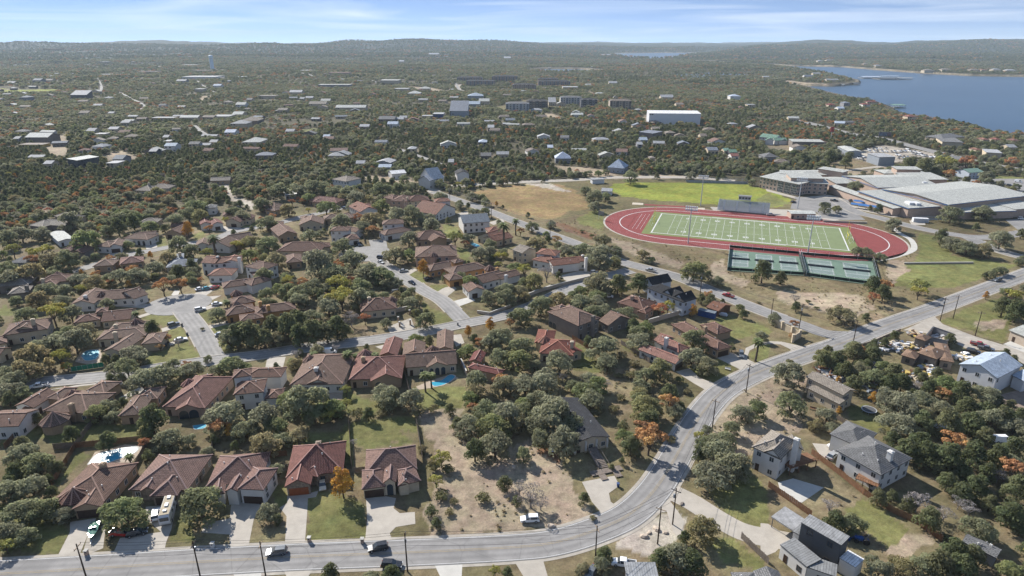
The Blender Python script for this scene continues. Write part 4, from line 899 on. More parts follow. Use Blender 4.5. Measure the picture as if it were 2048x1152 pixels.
# ================================================================== far buildings
# crop x y width(px of the crop) depth(m) height(m) roof wall shape | label
FAR_RAW = '''K1 800 205 170 22 7 white dark shed|white roofed dark barn alone in the left woods
K1 370 640 240 22 7 sage taupe gx|long sage roofed hangar in the left clearing
K1 310 715 250 14 3 tan yellow flat|low building with a bright yellow side in the left clearing
K1 360 845 160 10 3.6 white cream gx|thin pale roof under the yellow building
K1 480 912 90 12 4 white cream gx|small pale roof left of the dark slope house
K1 1140 905 120 14 5 white cream flat|flat white roof right of the dark slope house
K1 1200 865 110 16 5 slate grey gx|slate roofed block behind the flat white roof
K1 1735 730 120 14 6 blue white gx|pale blue gabled house over the rust trees
K1 1560 785 80 12 5 white dark gx|white roofed dark cabin left of the blue gabled house
K1 1980 710 110 12 5 grey cream gx|low grey bungalow right of the blue gabled house
K1 1660 440 230 16 4 white cream flat|long thin white roof on the middle ridge
K1 1930 437 190 16 4 sage cream gx|long sage roof at the right of the thin white roof
K1 920 575 90 16 5 white cream gx|white roofed barn beside the lime green plot
K1 1020 605 110 12 4 white cream flat|flat white roof below the lime green plot
K1 1150 557 100 14 5 white cream gx|white roofed house right of the lime green plot
K1 1275 490 90 14 4 white cream gx|pale roof above the lime green plot
K1 1310 475 100 12 4 sage cream gx|narrow sage roof by the ridge trees
K1 850 390 100 16 5 tan cream gx|tan roofed bungalow in the left middle woods
K1 1130 393 60 12 4 white cream gx|small white roof in the left middle woods
K1 990 313 90 14 4 white brick gx|brick and white strip house below the dark barn
K1 840 272 100 14 4 tan cream gx|tan roof just below the dark barn
K1 1095 235 70 14 5 white cream hip|rounded white roof right of the dark barn
K1 370 55 85 24 8 slate grey gx|grey arched barn at the far left
K1 490 55 80 20 6 tan cream gx|tan house right of the grey arched barn
K1 240 230 80 20 6 slate grey hip|slate hip roof in the far left woods
K1 100 82 80 20 4 white cream gx|row of white sheds at the far left edge
K1 1850 62 100 22 7 white grey gx|white roofed depot by the pale far road
K1 2030 145 90 22 6 white cream flat|white flat roof by the pale far road bend
K1 1690 640 60 12 4 white cream gx|upper of two tiny white roofs over the rust trees
K1 1700 680 70 12 4 white cream flat|lower of two tiny white roofs over the rust trees
K1 1040 735 70 12 3.5 white cream gx|small white roof in the wood left of the dirt yard
K1 160 655 60 12 4 white grey gx|small grey white roof left of the hangar
K2 390 500 170 22 7 white cream hip|white block house with dark side windows in the middle woods
K2 495 470 190 26 7 tan taupe hip|tan roofed hall behind the white block house
K2 300 590 110 16 6 blue white gx|pale blue boxy house below the white block house
K2 520 690 190 26 5 sage cream hip|broad sage roof right of the rust grove
K2 130 690 80 12 4 white cream gx|small white roof left of the rust grove
K2 200 425 190 26 5 white cream flat|cluster of white flat roofs at the middle left
K2 380 405 110 20 5 sage cream gx|sage roof beside the white flat roofs
K2 410 305 100 20 6 sage white gx|sage roofed white hall on the far slope
K2 685 213 180 20 6 tan cream flat|long tan storefront with parked cars
K2 975 178 130 24 7 white cream gx|bright white hall on the far slope
K2 1040 245 50 16 5 white cream gx|small white gable right of the storefront
K2 1115 235 80 16 5 white cream gx|pale roof right of the small white gable
K2 1200 298 180 22 6 tan cream gx|long tan roof in the middle far woods
K2 1540 335 310 20 6 sand2 cream gx|very long pale roof slanting across the far woods
K2 1280 265 100 18 5 sage cream gx|sage roof above the very long pale roof
K2 1370 100 330 30 6 sage grey flat|long grey store behind the shopping road
K2 1910 455 170 20 6 grey taupe gx|grey roofed hall at the right middle
K2 1970 505 110 16 5 blue white gx|pale blue hall under the grey roofed hall
K2 2040 455 90 14 5 white cream gx|white roof at the right of the grey hall
K2 915 580 90 14 4 white brick gx|white and brick house above the oak grove
K2 1390 830 170 14 4.5 white cream hip|white house with cut roofs above the dusty yard
K2 1680 530 100 14 4 white brick gx|pinkish white roof by the yellow bush
K2 840 360 100 16 4.5 tan cream gx|tan roof on the far middle slope
K2 500 255 60 16 5 grey cream gx|small grey roof on the far middle slope
K2 270 280 80 16 5 tan cream hip|tan hip roof below the pale far road
K2 170 110 80 20 6 blue white gx|white blue roof beside the far road fork
K2 1310 655 110 12 4 mauve cream gx|mauve roof behind the red maples
K2 1290 635 70 12 4 blue white gx|pale blue house behind the red maples
K3 600 370 190 36 9 slate steel shed|dark blue-grey warehouse in the middle woods
K3 390 400 110 22 6 white navy flat|white roofed navy building left of the dark warehouse
K3 275 420 110 14 4 white cream flat|flat white roof left of the navy building
K3 30 440 80 14 5 white cream gx|white roof at the left of the flat white roof
K3 930 540 70 16 5 white cream gx|white gabled house in the autumn woods
K3 1090 500 80 12 4 white cream flat|white roof right of the white gabled house
K3 1130 465 100 14 4 slate grey gx|slate roof above the white gabled house
K3 1050 428 80 14 4 white cream flat|pale strip roof above the slate roof
K3 115 760 85 14 5 white cream hip|white bungalow in the woods above the farmhouse
K3 845 690 90 16 5 blue grey hip|pale blue hip roof in the middle woods
K3 520 895 60 12 4 white cream gx|white gable by the dirt patch above the farmhouse
K3 1050 815 130 12 4 white cream gx|low white roof in the oak wood left of the pavilions
K3 770 215 160 30 8 blue steel hip|steel blue hall below the apartment road
K3 550 230 90 20 5 white cream flat|white flat roof left of the steel blue hall
K3 760 300 120 24 6 blue grey gx|pale blue shed left of the white apartments
K3 860 270 110 24 6 sage cream gx|sage shed left of the white apartments
K3 1560 280 80 20 6 white cream shed|bright white site shed between the apartment blocks
K3 140 190 130 30 6 sage cream hip|pale sage school roof at the middle left
K3 250 140 110 26 5 sage cream hip|sage roof behind the pale sage school roof
K3 40 140 110 24 6 white brick flat|white roofed store with a red front
K3 1540 745 60 12 4 blue grey gx|small blue roof right of the middle woods
K3 1450 430 110 14 4 tan cream gx|tan roof on the building site edge
K4 690 70 130 20 6 white cream gx|white house on the lakeside slope
K4 1390 65 110 20 7 blue white hip|pale turquoise mansion on the lakeside slope
K4 1555 152 85 16 5 white cream flat|small white flat roof on the lakeside slope
K4 820 150 80 16 5 tan cream gx|tan roof behind the grey and white warehouse
K4 410 560 60 12 5 white grey gx|small white block below the dark flat roofed house
K4 450 515 80 14 4 blue grey gx|pale blue roof below the dark flat roofed house
K4 1160 620 110 14 4 slate cream gx|slate roof of the left camp cabin
K4 1300 625 60 12 3.5 green cream gx|green roofed small camp cabin
K4 1385 680 80 12 3.5 rose white gx|red roofed small camp cabin
K4 1370 640 80 12 3.5 green dark gx|dark green camp cabin above the red roofed one
K4 1065 475 70 14 4 tan cream gx|tan roof amid the oaks right of the dark house
K4 540 700 60 10 3.5 tan cream hip|tan hut behind the pyramid pavilion
K5 90 155 80 16 6 rose cream hip|rose roofed lakeside villa
K5 240 135 70 16 7 slate grey hip|slate roofed lakeside villa
K5 180 190 70 14 5 blue white gx|pale lakeside cottage under the rust trees
K5 500 125 110 14 6 plum cream hip|plum roofed villa at the lake point
K5 440 150 80 14 6 rose white hip|red roofed white villa at the lake point
K5 905 275 95 14 6 rose cream hip|red roofed boathouse at the shore
K5 1665 510 70 12 4 rose cream hip|red roofed house by the lake trees
K5 1790 510 70 12 4 rose cream hip|orange roofed house by the lake trees
K5 1590 615 70 12 4 red cream hip|orange tiled hut by the white ribbed roof
K5 1940 590 90 14 4 white cream gx|white roof above the orange oak
K5 1975 520 80 12 4 plum cream hip|brown roof among the lake trees at the right edge
T1 1160 450 200 70 9 white white flat|vast white roofed store below the water tower
T1 1170 412 100 40 7 tan cream flat|tan annex behind the vast white store
T1 1100 380 90 50 8 white cream flat|pale hall above the vast white store
T1 860 418 120 40 6 tan brick flat|long brick hall left of the vast white store
T1 950 390 100 40 6 white cream flat|pale roof left of the water tower
T1 640 435 120 30 6 white cream flat|row of white roofs on the left plain
T1 1800 412 90 40 8 white cream flat|white roofed block on the right plain
T1 1980 425 120 40 8 brick brick flat|reddish block on the right plain
T1 1400 450 60 30 6 white cream flat|small white hall right of the vast store
T1 290 283 80 60 8 white cream flat|white far school on the left horizon hill
T1 140 270 60 60 8 white cream flat|white specks of houses on the left horizon
T1 460 273 50 60 8 white cream flat|white far house right of the left horizon school
T1 700 308 60 60 8 white cream flat|white far roof under the dark hill
T1 820 306 120 60 8 white cream flat|long white far roof left of the dark hill
T1 1780 290 50 50 8 white cream flat|white far houses right of the water tower hill
T1 200 328 30 40 7 white cream flat|lone white far roof on the left plain
T1 600 360 50 40 7 white cream flat|white far roof above the left plain
T1 1520 310 40 40 7 white cream flat|tiny white far roof on the middle plain
T2 230 470 110 40 8 sage cream flat|glass fronted hall by the shopping road
T2 300 520 80 30 7 white cream flat|white hall below the glass fronted hall
T2 1540 485 50 20 7 white cream gx|white lakeside house by the tan slope
T2 1855 570 70 20 6 white cream gx|white roof above the long warehouse
T2 1290 510 90 30 7 white cream flat|white clubhouse by the dark apartments
T2 300 360 30 40 7 white cream gx|bright far roof on the middle plain
T2 490 318 60 50 8 white cream gx|far houses on the middle hills
T2 920 340 40 50 8 white cream gx|pale far roof above the small pond
T2 1500 322 60 40 8 white cream gx|pale far roofs left of the far lake arm
T3 840 505 80 16 6 white cream gx|white roofed houses on the peninsula
T3 690 480 60 16 7 slate white gx|slate roofed house on the peninsula
T3 740 465 50 16 7 white cream gx|pale house on the peninsula top
T3 420 487 40 16 6 white cream gx|tiny pale house at the peninsula root
T3 1450 445 60 24 9 tan cream hip|cream mansion on the far shore
T3 1560 440 60 24 9 tan cream hip|second cream mansion on the far shore
T3 1740 442 60 24 8 tan cream hip|third cream mansion on the far shore
T3 1800 443 40 24 8 rust cream hip|brown villa on the far shore
T3 1880 440 50 24 8 white cream hip|white villa on the far shore
T3 1970 445 60 24 8 white cream hip|pale villas at the right end of the far shore
T3 1130 415 40 24 8 white cream hip|white villa above the marina
T3 1050 405 30 24 8 tan cream hip|tan villa above the marina
T3 760 385 30 24 9 white cream hip|white house on the far shore meadow
T3 820 380 40 24 8 tan cream hip|tan house on the far shore meadow
T3 260 342 40 40 9 white cream flat|white far roof on the middle horizon slope
T3 590 325 25 40 10 white cream flat|white far tower block on the horizon slope
T3 780 322 110 40 6 tan cream flat|long tan far roof on the horizon slope
T3 530 318 60 40 6 white cream flat|long white far roof on the horizon slope
T3 1710 360 60 40 6 white cream flat|pale far roof on the right horizon slope'''
def far_ground(c, x, y):
    z = 0.0
    for _ in range(6): p = cp(c, x, y, z + 2); z = hz(*p)
    return p, z
FAR = []
for ln in FAR_RAW.splitlines():
    a, lab = ln.split('|'); c, x, y, w, d, h, rf, wl, ty = a.split()
    x, y, w, d, h = map(float, (x, y, w, d, h)); (fx, fy), fz = far_ground(c, x, y)
    FAR.append((c, x, y, w, d, h, rf, wl, ty, lab, fx, fy, fz))
_g = random.Random(21); SMALL = []
while len(SMALL) < 170:                              # the many small roofs half sunk in the woods of the middle distance
    x_, y_ = _g.uniform(-20, 1700), 98 + 215 * _g.random() ** 1.25
    if x_ > 1250 and not 215 < y_ < 300: continue
    if x_ > 880 and y_ > 325 or any(abs(x_ - q[0]) < 22 and abs(y_ - q[1]) < 5 for q in SMALL): continue
    (fx, fy), fz = far_ground('X', x_, y_)
    if math.hypot(fx, fy) > 4200 or lakedist(np.array([fx]), np.array([fy]))[1][0]: continue
    SMALL.append((x_, y_, fx, fy, fz))
CLEARINGS = [(f[10], f[11]) for f in FAR] + [(q[2], q[3]) for i, q in enumerate(SMALL) if i % 3 == 0]
def make_far():
    for c, x, y, w, d, h, rf, wl, ty, lab, fx, fy, fz in FAR:
        GZ[0] = fz; rf = {'sand2': 'sage', 'brick': 'rust'}.get(rf, rf)
        house(c, lab, lab, rf, wl, [(x - w / 2, y, x + w / 2, y, d, h, ty, .35)], nwin=5, name='far_building', cat='building', detail=False, win=(2.0, 1.6), group='buildings scattered in the distant woods')
        LANDMARKS.pop()
    g = random.Random(5); seen = {}
    spec = []
    for x, y, fx, fy, fz in SMALL:
        rf = g.choice(['tan', 'grey', 'sage', 'brown', 'white', 'mauve', 'slate', 'tan']); nb = min(FAR, key=lambda f: (f[10] - fx) ** 2 + (f[11] - fy) ** 2); spec.append((math.hypot(nb[10] - fx, nb[11] - fy), x, y, fy, fz, rf, nb[9]))
    for d_, x, y, fy, fz, rf, nb in sorted(spec):
        k = seen.get((rf, nb), 0); seen[(rf, nb)] = k + 1
        lab = 'small %s house %s the %s' % (rf, ['nearest', 'second nearest', 'third nearest', 'fourth nearest', 'fifth nearest'][min(k, 4)], nb)
        if len(lab.split()) > 16: lab = lab.replace('small ', '')
        GZ[0] = fz; w = g.uniform(10, 20) * FPX / fy; k = w * g.uniform(-.12, .12) * 110 / fy; wl = g.choice(['cream', 'cream', 'taupe', 'white'])
        house('X', lab, '', rf, wl, [(x - w / 2, y - k, x + w / 2, y + k, g.uniform(8, 14), g.uniform(3, 4.6), g.choice(['gx', 'hip', 'gx', 'gy']), .35)], nwin=3, name='far_house', cat='house', detail=False, win=(1.8, 1.5), group='small houses in the distant woods')
        LANDMARKS.pop()
    GZ[0] = 0.0
    # --- apartment blocks: storeys of balconies under low hips
    def flats(c, x, y, w, d, st, rf, wl, lab, wl2='grey', wings=1):
        p, z = far_ground(c, x, y); GZ[0] = z; h = st * 3.1 + .4
        e, ws, org = house(c, lab, lab, rf, wl, [(x - w / 2, y - (h / (p[1] / FPX)) / CROP[c][2] * .98, x + w / 2, y - (h / (p[1] / FPX)) / CROP[c][2] * .98, d, h, 'hip', .3)], nwin=0, name='apartment_building', cat='apartments', group='apartment blocks')
        LANDMARKS.pop(); g = ws[0]; n = max(3, int(g.L / 5)); bl = WM[wl2]
        for i in range(n):
            u = g.L * (i + .5) / n
            if i % 2 == 0:
                b = MB(); q = g.A + g.u * u - g.n * .9 - org
                b.prism([tuple(q + g.u * a + g.n * v) for a, v in ((-1.9, -.6), (1.9, -.6), (1.9, 2.2), (-1.9, 2.2))], -.3, h + .5); b.build('bay', bl, e)
            for s in range(st):
                q = g.A + g.u * u - g.n * (1.52 if i % 2 == 0 else -.40) - org
                link('window', win_mesh(2.0, 1.7, 'w')[1], e, (q[0], q[1], 1.7 + s * 3.1), g.ang)
                if i % 2:
                    b = MB(); q2 = g.A + g.u * u - org
                    b.prism([tuple(q2 + g.u * a + g.n * v) for a, v in ((-1.7, -1.1), (1.7, -1.1), (1.7, .3), (-1.7, .3))], .35 + s * 3.1, .55 + s * 3.1); b.build('balcony', M_FRAMEW, e)
        GZ[0] = 0.0
    flats('T2', 700, 478, 150, 20, 4, 'char', 'pink', 'dark apartment block at the left end of the far row')
    flats('T2', 765, 500, 170, 20, 4, 'char', 'pink', 'nearer dark apartment block above the pale site road')
    flats('T2', 905, 477, 150, 20, 5, 'char', 'pink', 'tall dark apartment block behind the far row')
    flats('T2', 1020, 525, 140, 20, 4, 'char', 'pink', 'dark apartment block with pale bays right of the site road', 'sand')
    flats('T2', 1160, 480, 120, 20, 3, 'char', 'pink', 'low dark apartment block behind the right group')
    flats('T2', 1195, 503, 190, 20, 4, 'char', 'pink', 'long dark apartment block at the right of the far row')
    flats('T2', 980, 650, 140, 18, 4, 'grey', 'white', 'white and blue-grey apartment block with bay towers', 'steel')
    flats('T2', 1095, 635, 130, 18, 4, 'char', 'dark', 'charcoal apartment block beside the white one', 'taupe')
    flats('T2', 1295, 610, 130, 18, 4, 'grey', 'white', 'white gabled apartment block right of the building site', 'steel')
    flats('T2', 1400, 625, 100, 18, 4, 'char', 'dark', 'black apartment block beside the white gabled one', 'grey')
    flats('T2', 1585, 632, 130, 18, 4, 'tan', 'sand', 'sand coloured unfinished apartment block left of the long warehouse', 'taupe')
    # --- water tower
    p, z = far_ground('T1', 1245, 412); q = p[1] / FPX; hh = 28 * q * 1.0; r = 3.6 * q
    e = empty('water_tower', (p[0], p[1], z)); tag(e, 'pale blue cylindrical water tower above the white store', 'water tower')
    m = glossy('tower_paint', (.55, .68, .78), .5)
    b = MB(); n = 20; prof = [(r * .93, -1), (r * .93, hh * .8), (r, hh * .83), (r, hh * .97), (r * .7, hh), (.3, hh * 1.015)]
    vs = [(a * math.cos(2 * math.pi * i / n), a * math.sin(2 * math.pi * i / n), zz_) for a, zz_ in prof for i in range(n)]
    b.add(vs, [(j * n + i, j * n + (i + 1) % n, (j + 1) * n + (i + 1) % n, (j + 1) * n + i) for j in range(len(prof) - 1) for i in range(n)]); b.build('tank', m, e)
    b = MB(); b.tube((0, 0, hh * .79), (0, 0, hh * .815), r * 1.08, r * 1.08, 20); b.build('band', M_FRAMEW, e)
    b = MB(); b.bar((0, -r - .2, 0), (0, -r - .2, hh * .97), .8, .3); b.build('ladder', WM['steel'], e)
    # --- marina roofs on the lake
    def marina(x, y, w, d, rf, lab):
        p = cp('T3', x, y, WZ); e = empty('boat_dock', (p[0], p[1], WZ)); tag(e, lab, 'dock', 'covered boat docks')
        W_ = w * CROP['T3'][2] * (p[1]) / FPX; b = MB()
        b.box(-W_ / 2, -d / 2, .2, W_ / 2, d / 2, .6); b.build('deck', M_CONC2, e)
        b = MB(); slab(b, [(-W_ / 2, -d / 2, 5), (W_ / 2, -d / 2, 5), (W_ / 2, 0, 6.5), (-W_ / 2, 0, 6.5)], .3, [(0, 0), (W_, 0), (W_, d / 2), (0, d / 2)]); slab(b, [(W_ / 2, d / 2, 5), (-W_ / 2, d / 2, 5), (-W_ / 2, 0, 6.5), (W_ / 2, 0, 6.5)], .3, [(0, 0), (W_, 0), (W_, d / 2), (0, d / 2)])
        b.build('roof', RM[rf], e)
        for i in range(9):
            for s in (-1, 1):
                b = MB(); b.tube((-W_ / 2 + W_ * i / 8, s * d * .45, -1), (-W_ / 2 + W_ * i / 8, s * d * .45, 5.1), .25, .25, 5); b.build('post', WM['steel'], e)
    marina(1070, 494, 110, 40, 'blue', 'blue roofed marina dock in the lake at left'); marina(1190, 500, 150, 50, 'slate', 'slate roofed marina dock in the middle of the lake'); marina(1190, 490, 110, 30, 'blue', 'second blue marina roof behind the slate one'); marina(1290, 503, 90, 16, 'sage', 'thin breakwater dock at the right of the marina')
    marina(1237, 680, 80, 24, 'green', 'green roofed boat dock near the wooded point'); marina(985, 538, 40, 16, 'slate', 'small dock off the peninsula tip'); marina(900, 545, 20, 12, 'sage', 'tiny dock along the peninsula beach')
    # --- billboard by the highway
    x0, y0 = cp('K5', 605, 540); e = empty('billboard', (x0, y0, 0)); tag(e, 'dark two sided billboard on a post by the highway', 'billboard')
    b = MB(); b.tube((0, 0, -.3), (0, 0, 9), .5, .45, 10); b.build('post', WM['dark'], e)
    b = MB(); b.box(-7, -.6, 7.5, 7, .6, 12.2); b.build('frame', WM['dark'], e)
    b = MB(); b.box(-6.6, -.66, 7.9, 2.2, -.61, 11.8); b.build('poster', plain('poster_slate', (.16, .19, .25), .6, .5, .5), e)
    b = MB(); b.box(2.5, -.66, 7.9, 6.6, -.61, 11.8); b.build('poster', plain('poster_plum', (.16, .10, .11), .6, .5, .5), e)
    x0, y0 = cp('K5', 65, 520); e = empty('pole_sign', (x0, y0, 0)); tag(e, 'tall red and white pole sign by the highway trees', 'sign')
    b = MB(); b.tube((0, 0, -.3), (0, 0, 11), .3, .25, 8); b.build('post', M_FRAMEW, e); b = MB(); b.box(-2.2, -.3, 10.5, 2.2, .3, 16); b.build('sign_board', plain('sign_red', (.5, .09, .08), .5, .4, .5), e)
# ================================================================== school and stadium
M_TURF = plain('turf', (.235, .285, .15), .95, .09, .15, .1, bumps=.02); M_TURF2 = plain('turf_dark', (.215, .25, .10), .95, .09, .15, .1)
M_TRACK = plain('track_red', (.285, .08, .076), .9, .12, .2, .1, stain=(.25, .072, .068))
M_YELP = glossy('yellow_post', (.75, .62, .05), .4); M_GALV = plain('galvanised', (.58, .61, .65), .5, .08, 1, .4, .15)
M_BLUE = plain('blue_trim', (.07, .20, .48), .5, .08); M_SCREEN = plain('windscreen_green', (.018, .042, .032), .9, .15, .8); M_LAMP = glossy('lamp_glass', (.75, .78, .8), .15)
M_COURTG = plain('court_green', (.17, .25, .19), .9, .12, .2, .15); M_COURTB = plain('court_blue', (.22, .285, .265), .9, .09, .2, .15); M_WOOD = plain('fence_wood', (.25, .13, .07), .9, .3, 1.3); M_WOODG = plain('fence_grey_wood', (.22, .18, .15), .9, .3, 1.3)
DIG = {'0': '757', '1': '070', '2': '', '3': '', '4': '', '5': ''}
BITS = {'0': ['111', '101', '101', '101', '111'], '1': ['010', '110', '010', '010', '111'], '2': ['111', '001', '111', '100', '111'], '3': ['111', '001', '111', '001', '111'], '4': ['101', '101', '111', '001', '001'], '5': ['111', '100', '111', '001', '111']}
def make_stadium():
    P = [np.array(at(*q)) for q in ((1304, 465), (1325, 427.5), (1676.5, 457), (1697, 501))]
    cen = sum(P) / 4; ang = R(-19.6); u = np.array((math.cos(ang), math.sin(ang))); v = np.array((-u[1], u[0]))
    HL, HW = 54.86, 24.38
    def w(a, b): q = cen + u * a + v * b; return (q[0], q[1])
    def quad(name, a0, b0, a1, b1, z, m, par): return pad(name, None, [w(a0, b0), w(a1, b0), w(a1, b1), w(a0, b1)], m, z, par, .01)
    def oval(r, st, n=28):
        o = [w(st + r * math.cos(t), r * math.sin(t)) for t in np.linspace(-math.pi / 2, math.pi / 2, n)]
        return o + [w(-st + r * math.cos(t), r * math.sin(t)) for t in np.linspace(math.pi / 2, 3 * math.pi / 2, n)]
    M_LANE = plain('lane_paint', (.52, .30, .29), .8, .2, 1)
    ST, RI, RO = 43, 36.0, 45.5
    pad('track_verge', None, oval(RO + 1.2, ST), M_CONC, .035, None, .2)
    tr = pad('running_track', None, oval(RO, ST), M_TRACK, .055, None, .2)
    def ring(name, r, wd, z):
        c = np.array(oval(r, ST, 40)); c = np.r_[c, c[:1]]
        ribbon(name, c, -wd / 2, wd / 2, z, M_WHT if wd > .5 else M_LANE, tr)
    ring('inner_border', RI, .55, .075)
    for i in range(1, 8): ring('lane_line', RI + i * 1.19, .045, .075)
    for a in (-50, -44, -38): 
        for s in (-1, 1): quad('runway_line', a * 1.42 - .05, -22, a * 1.42 + .05, 22, .078, M_WHT, tr)
        break
    for a in (-68, -65.5, -63): quad('runway_line', a, -20, a + .12, 20, .078, M_WHT, tr)
    fd = pad('football_field', None, [w(-HL - 6, -29), w(HL + 6, -29), w(HL + 6, 29), w(-HL - 6, 29)], M_TURF2, .085, None, .2)
    pad('playing_surface', None, [w(-HL, -HW), w(HL, -HW), w(HL, HW), w(-HL, HW)], M_TURF, .097, fd, .01)
    for s in (-1, 1):
        quad('side_line', -HL - 1.2, s * (HW + .4) - .35, HL + 1.2, s * (HW + .4) + .35, .109, M_WHT, fd)
        quad('end_line', s * (HL + .4) - .35, -HW, s * (HL + .4) + .35, HW, .109, M_WHT, fd)
        quad('coaching_box', -22, s * (HW + 1.6) - .3, 22, s * (HW + 1.6) + .3, .109, M_WHT, fd)
    for k in range(-10, 11):
        a = k * 4.572; t = .075
        quad('yard_line', a - t, -HW, a + t, HW, .111, M_WHT, fd)
        if k not in (-10, 10) and k % 2 == 0:
            n = str(50 - abs(k) * 5)
            for s in (-1, 1):
                mb = MB()
                for ci, ch in enumerate(n):
                    for rr, row in enumerate(BITS[ch]):
                        for cc_, bt in enumerate(row):
                            if bt == '1':
                                x0 = a + (-1.6 + ci * 1.9 + cc_ * .45) * (1 if s < 0 else -1); y0 = s * (HW - 8) + (1.0 - rr * .6) * (1 if s < 0 else -1)
                                mb.prism([w(x0 - .2, y0 - .3), w(x0 + .2, y0 - .3), w(x0 + .2, y0 + .3), w(x0 - .2, y0 + .3)], .1, .113)
                mb.build('yard_number', M_WHT, fd)
    for s in (-1, 1):
        mb = MB()
        for k in range(-50, 51, 1):
            if k % 5: a = k * .9144; mb.prism([w(a - .07, s * 8.1 - .5), w(a + .07, s * 8.1 - .5), w(a + .07, s * 8.1 + .5), w(a - .07, s * 8.1 + .5)], .1, .113)
        mb.build('hash_marks', M_WHT, fd)
    for s, nm in ((-1, 'left'), (1, 'right')):
        q = w(s * (HL + 2.2), 0); e = empty('goal_post', (q[0], q[1], .08), ang); tag(e, 'yellow goal post at the %s end of the football field' % nm, 'goal post')
        b = MB(); b.tube((0, 0, -.1), (0, 0, 3.05), .14, .12, 8); b.build('base_post', M_YELP, e)
        b = MB(); b.tube((0, -3.6, 3.05), (0, 3.6, 3.05), .1, .1, 8); b.build('crossbar', M_YELP, e)
        for t in (-1, 1): b = MB(); b.tube((0, t * 3.5, 3.05), (0, t * 3.5, 10), .08, .07, 8); b.build('upright', M_YELP, e)
        for t in (-1, 1):
            q = w(s * (HL + 4.2), t * 6); e2 = empty('soccer_goal', (q[0], q[1], .08), ang + math.pi / 2); tag(e2, 'white soccer goal frame %s of the goal post at the %s field end' % ('in front' if t < 0 else 'behind', nm), 'goal')
            b = MB()
            for xx in (-3.6, 3.6): b.tube((xx, 0, 0), (xx, 0, 2.4), .07, .07, 6); b.tube((xx, 0, 2.4), (xx, 1.6 * s, 0), .05, .05, 6)
            b.tube((-3.6, 0, 2.4), (3.6, 0, 2.4), .07, .07, 6); b.tube((-3.6, 1.6 * s, .05), (3.6, 1.6 * s, .05), .05, .05, 6); b.build('frame', M_WHT, e2)
    for i, (bx, by, tx, ty, lab) in enumerate([(1376, 487, 1383, 417, 'near left'), (1401, 412, 1407, 345, 'far left'), (1595, 417, 1602, 355, 'far right'), (1615, 509, 1625, 436, 'near right')]):
        q = at(bx, by); e = empty('light_mast', (q[0], q[1], 0), ang); tag(e, 'tall grey floodlight mast at the %s side of the stadium' % lab, 'light mast')
        h = 21.5; b = MB(); b.tube((0, 0, -.3), (0, 0, h), .36, .2, 10); b.build('mast', M_GALV, e)
        for j in range(2):
            b = MB(); b.box(-3.4, -.12, h - .4 - j * 1.5, 3.4, .12, h - .15 - j * 1.5); b.build('crossarm', M_GALV, e)
            for k in range(6): b = MB(); x = -3 + k * 1.2; b.box(x - .42, -.62 if by < 430 else .1, h - .1 - j * 1.5, x + .42, -.1 if by < 430 else .62, h + .65 - j * 1.5); b.build('lamp', M_LAMP, e)
    # bleachers and press box, facing the field
    A = np.array(at(1434, 422)); B = np.array(at(1537, 431)); c = (A + B) / 2; L_ = float(np.hypot(*(B - A))); a2 = math.atan2(*(B - A)[::-1])
    e = empty('bleachers', (c[0], c[1], 0), a2); tag(e, 'grey aluminium bleachers along the far side of the track', 'bleachers')
    n = 13
    for i in range(n):
        y = i * .75; z = .9 + i * .42
        b = MB(); b.box(-L_ / 2, y, z + .28, L_ / 2, y + .3, z + .36); b.build('seat_row', M_GALV, e)
        b = MB(); b.box(-L_ / 2, y + .3, z - .06, L_ / 2, y + .74, z); b.build('tread', M_GALV, e)
        b = MB(); b.box(-L_ / 2, y + .72, z - .04, L_ / 2, y + .75, z + .38); b.build('riser', M_GALV, e)
    for x in np.linspace(-L_ / 2, L_ / 2, 9):
        b = MB(); b.bar((x, 0, 0), (x, 9.6, 6.2), .16, .2); b.tube((x, 9.7, -.2), (x, 9.7, 6.2), .1, .1, 6); b.tube((x, 4.5, -.2), (x, 4.5, 3.1), .1, .1, 6); b.build('support', M_GALV, e)
    for x in np.linspace(-L_ / 2 + 4, L_ / 2 - 4, 4):
        b = MB(); b.bar((x - .7, 0, 1.0), (x - .7, 9.5, 6.4), .08, .06); b.bar((x, 0, .95), (x, 9.5, 6.35), 1.0, .05); b.build('stair', WM['steel'], e)
    b = MB(); b.box(-L_ / 2, 9.75, 6.9, L_ / 2, 9.82, 7.0); b.box(-L_ / 2, 9.75, 6.3, L_ / 2, 9.82, 6.38)
    for x in np.linspace(-L_ / 2, L_ / 2, 24): b.box(x - .03, 9.75, 6, x + .03, 9.82, 7.3)
    b.build('railing', M_GALV, e)
    pb = empty('press_box', (c[0] + 10.6 * -math.sin(a2), c[1] + 10.6 * math.cos(a2), 0), a2); tag(pb, 'white press box on posts above the bleachers', 'press box')
    b = MB(); b.box(-4, 0, 6.6, 4, 3.4, 9.4); b.build('cabin', WM['metalw'], pb); b = MB(); b.box(-4.4, -.4, 9.4, 4.4, 3.8, 9.65); b.build('roof', RM['sage'], pb)
    for k in range(4): link('window', win_mesh(1.4, 1.2, 'd')[0], pb, (-3 + k * 2, -.02, 8.2)); link('window_pane', win_mesh(1.4, 1.2, 'd')[1], pb, (-3 + k * 2, -.02, 8.2))
    for x in (-3.7, 3.7):
        for y in (.2, 3.2): b = MB(); b.tube((x, y, -.2), (x, y, 6.6), .13, .13, 6); b.build('post', M_GALV, pb)
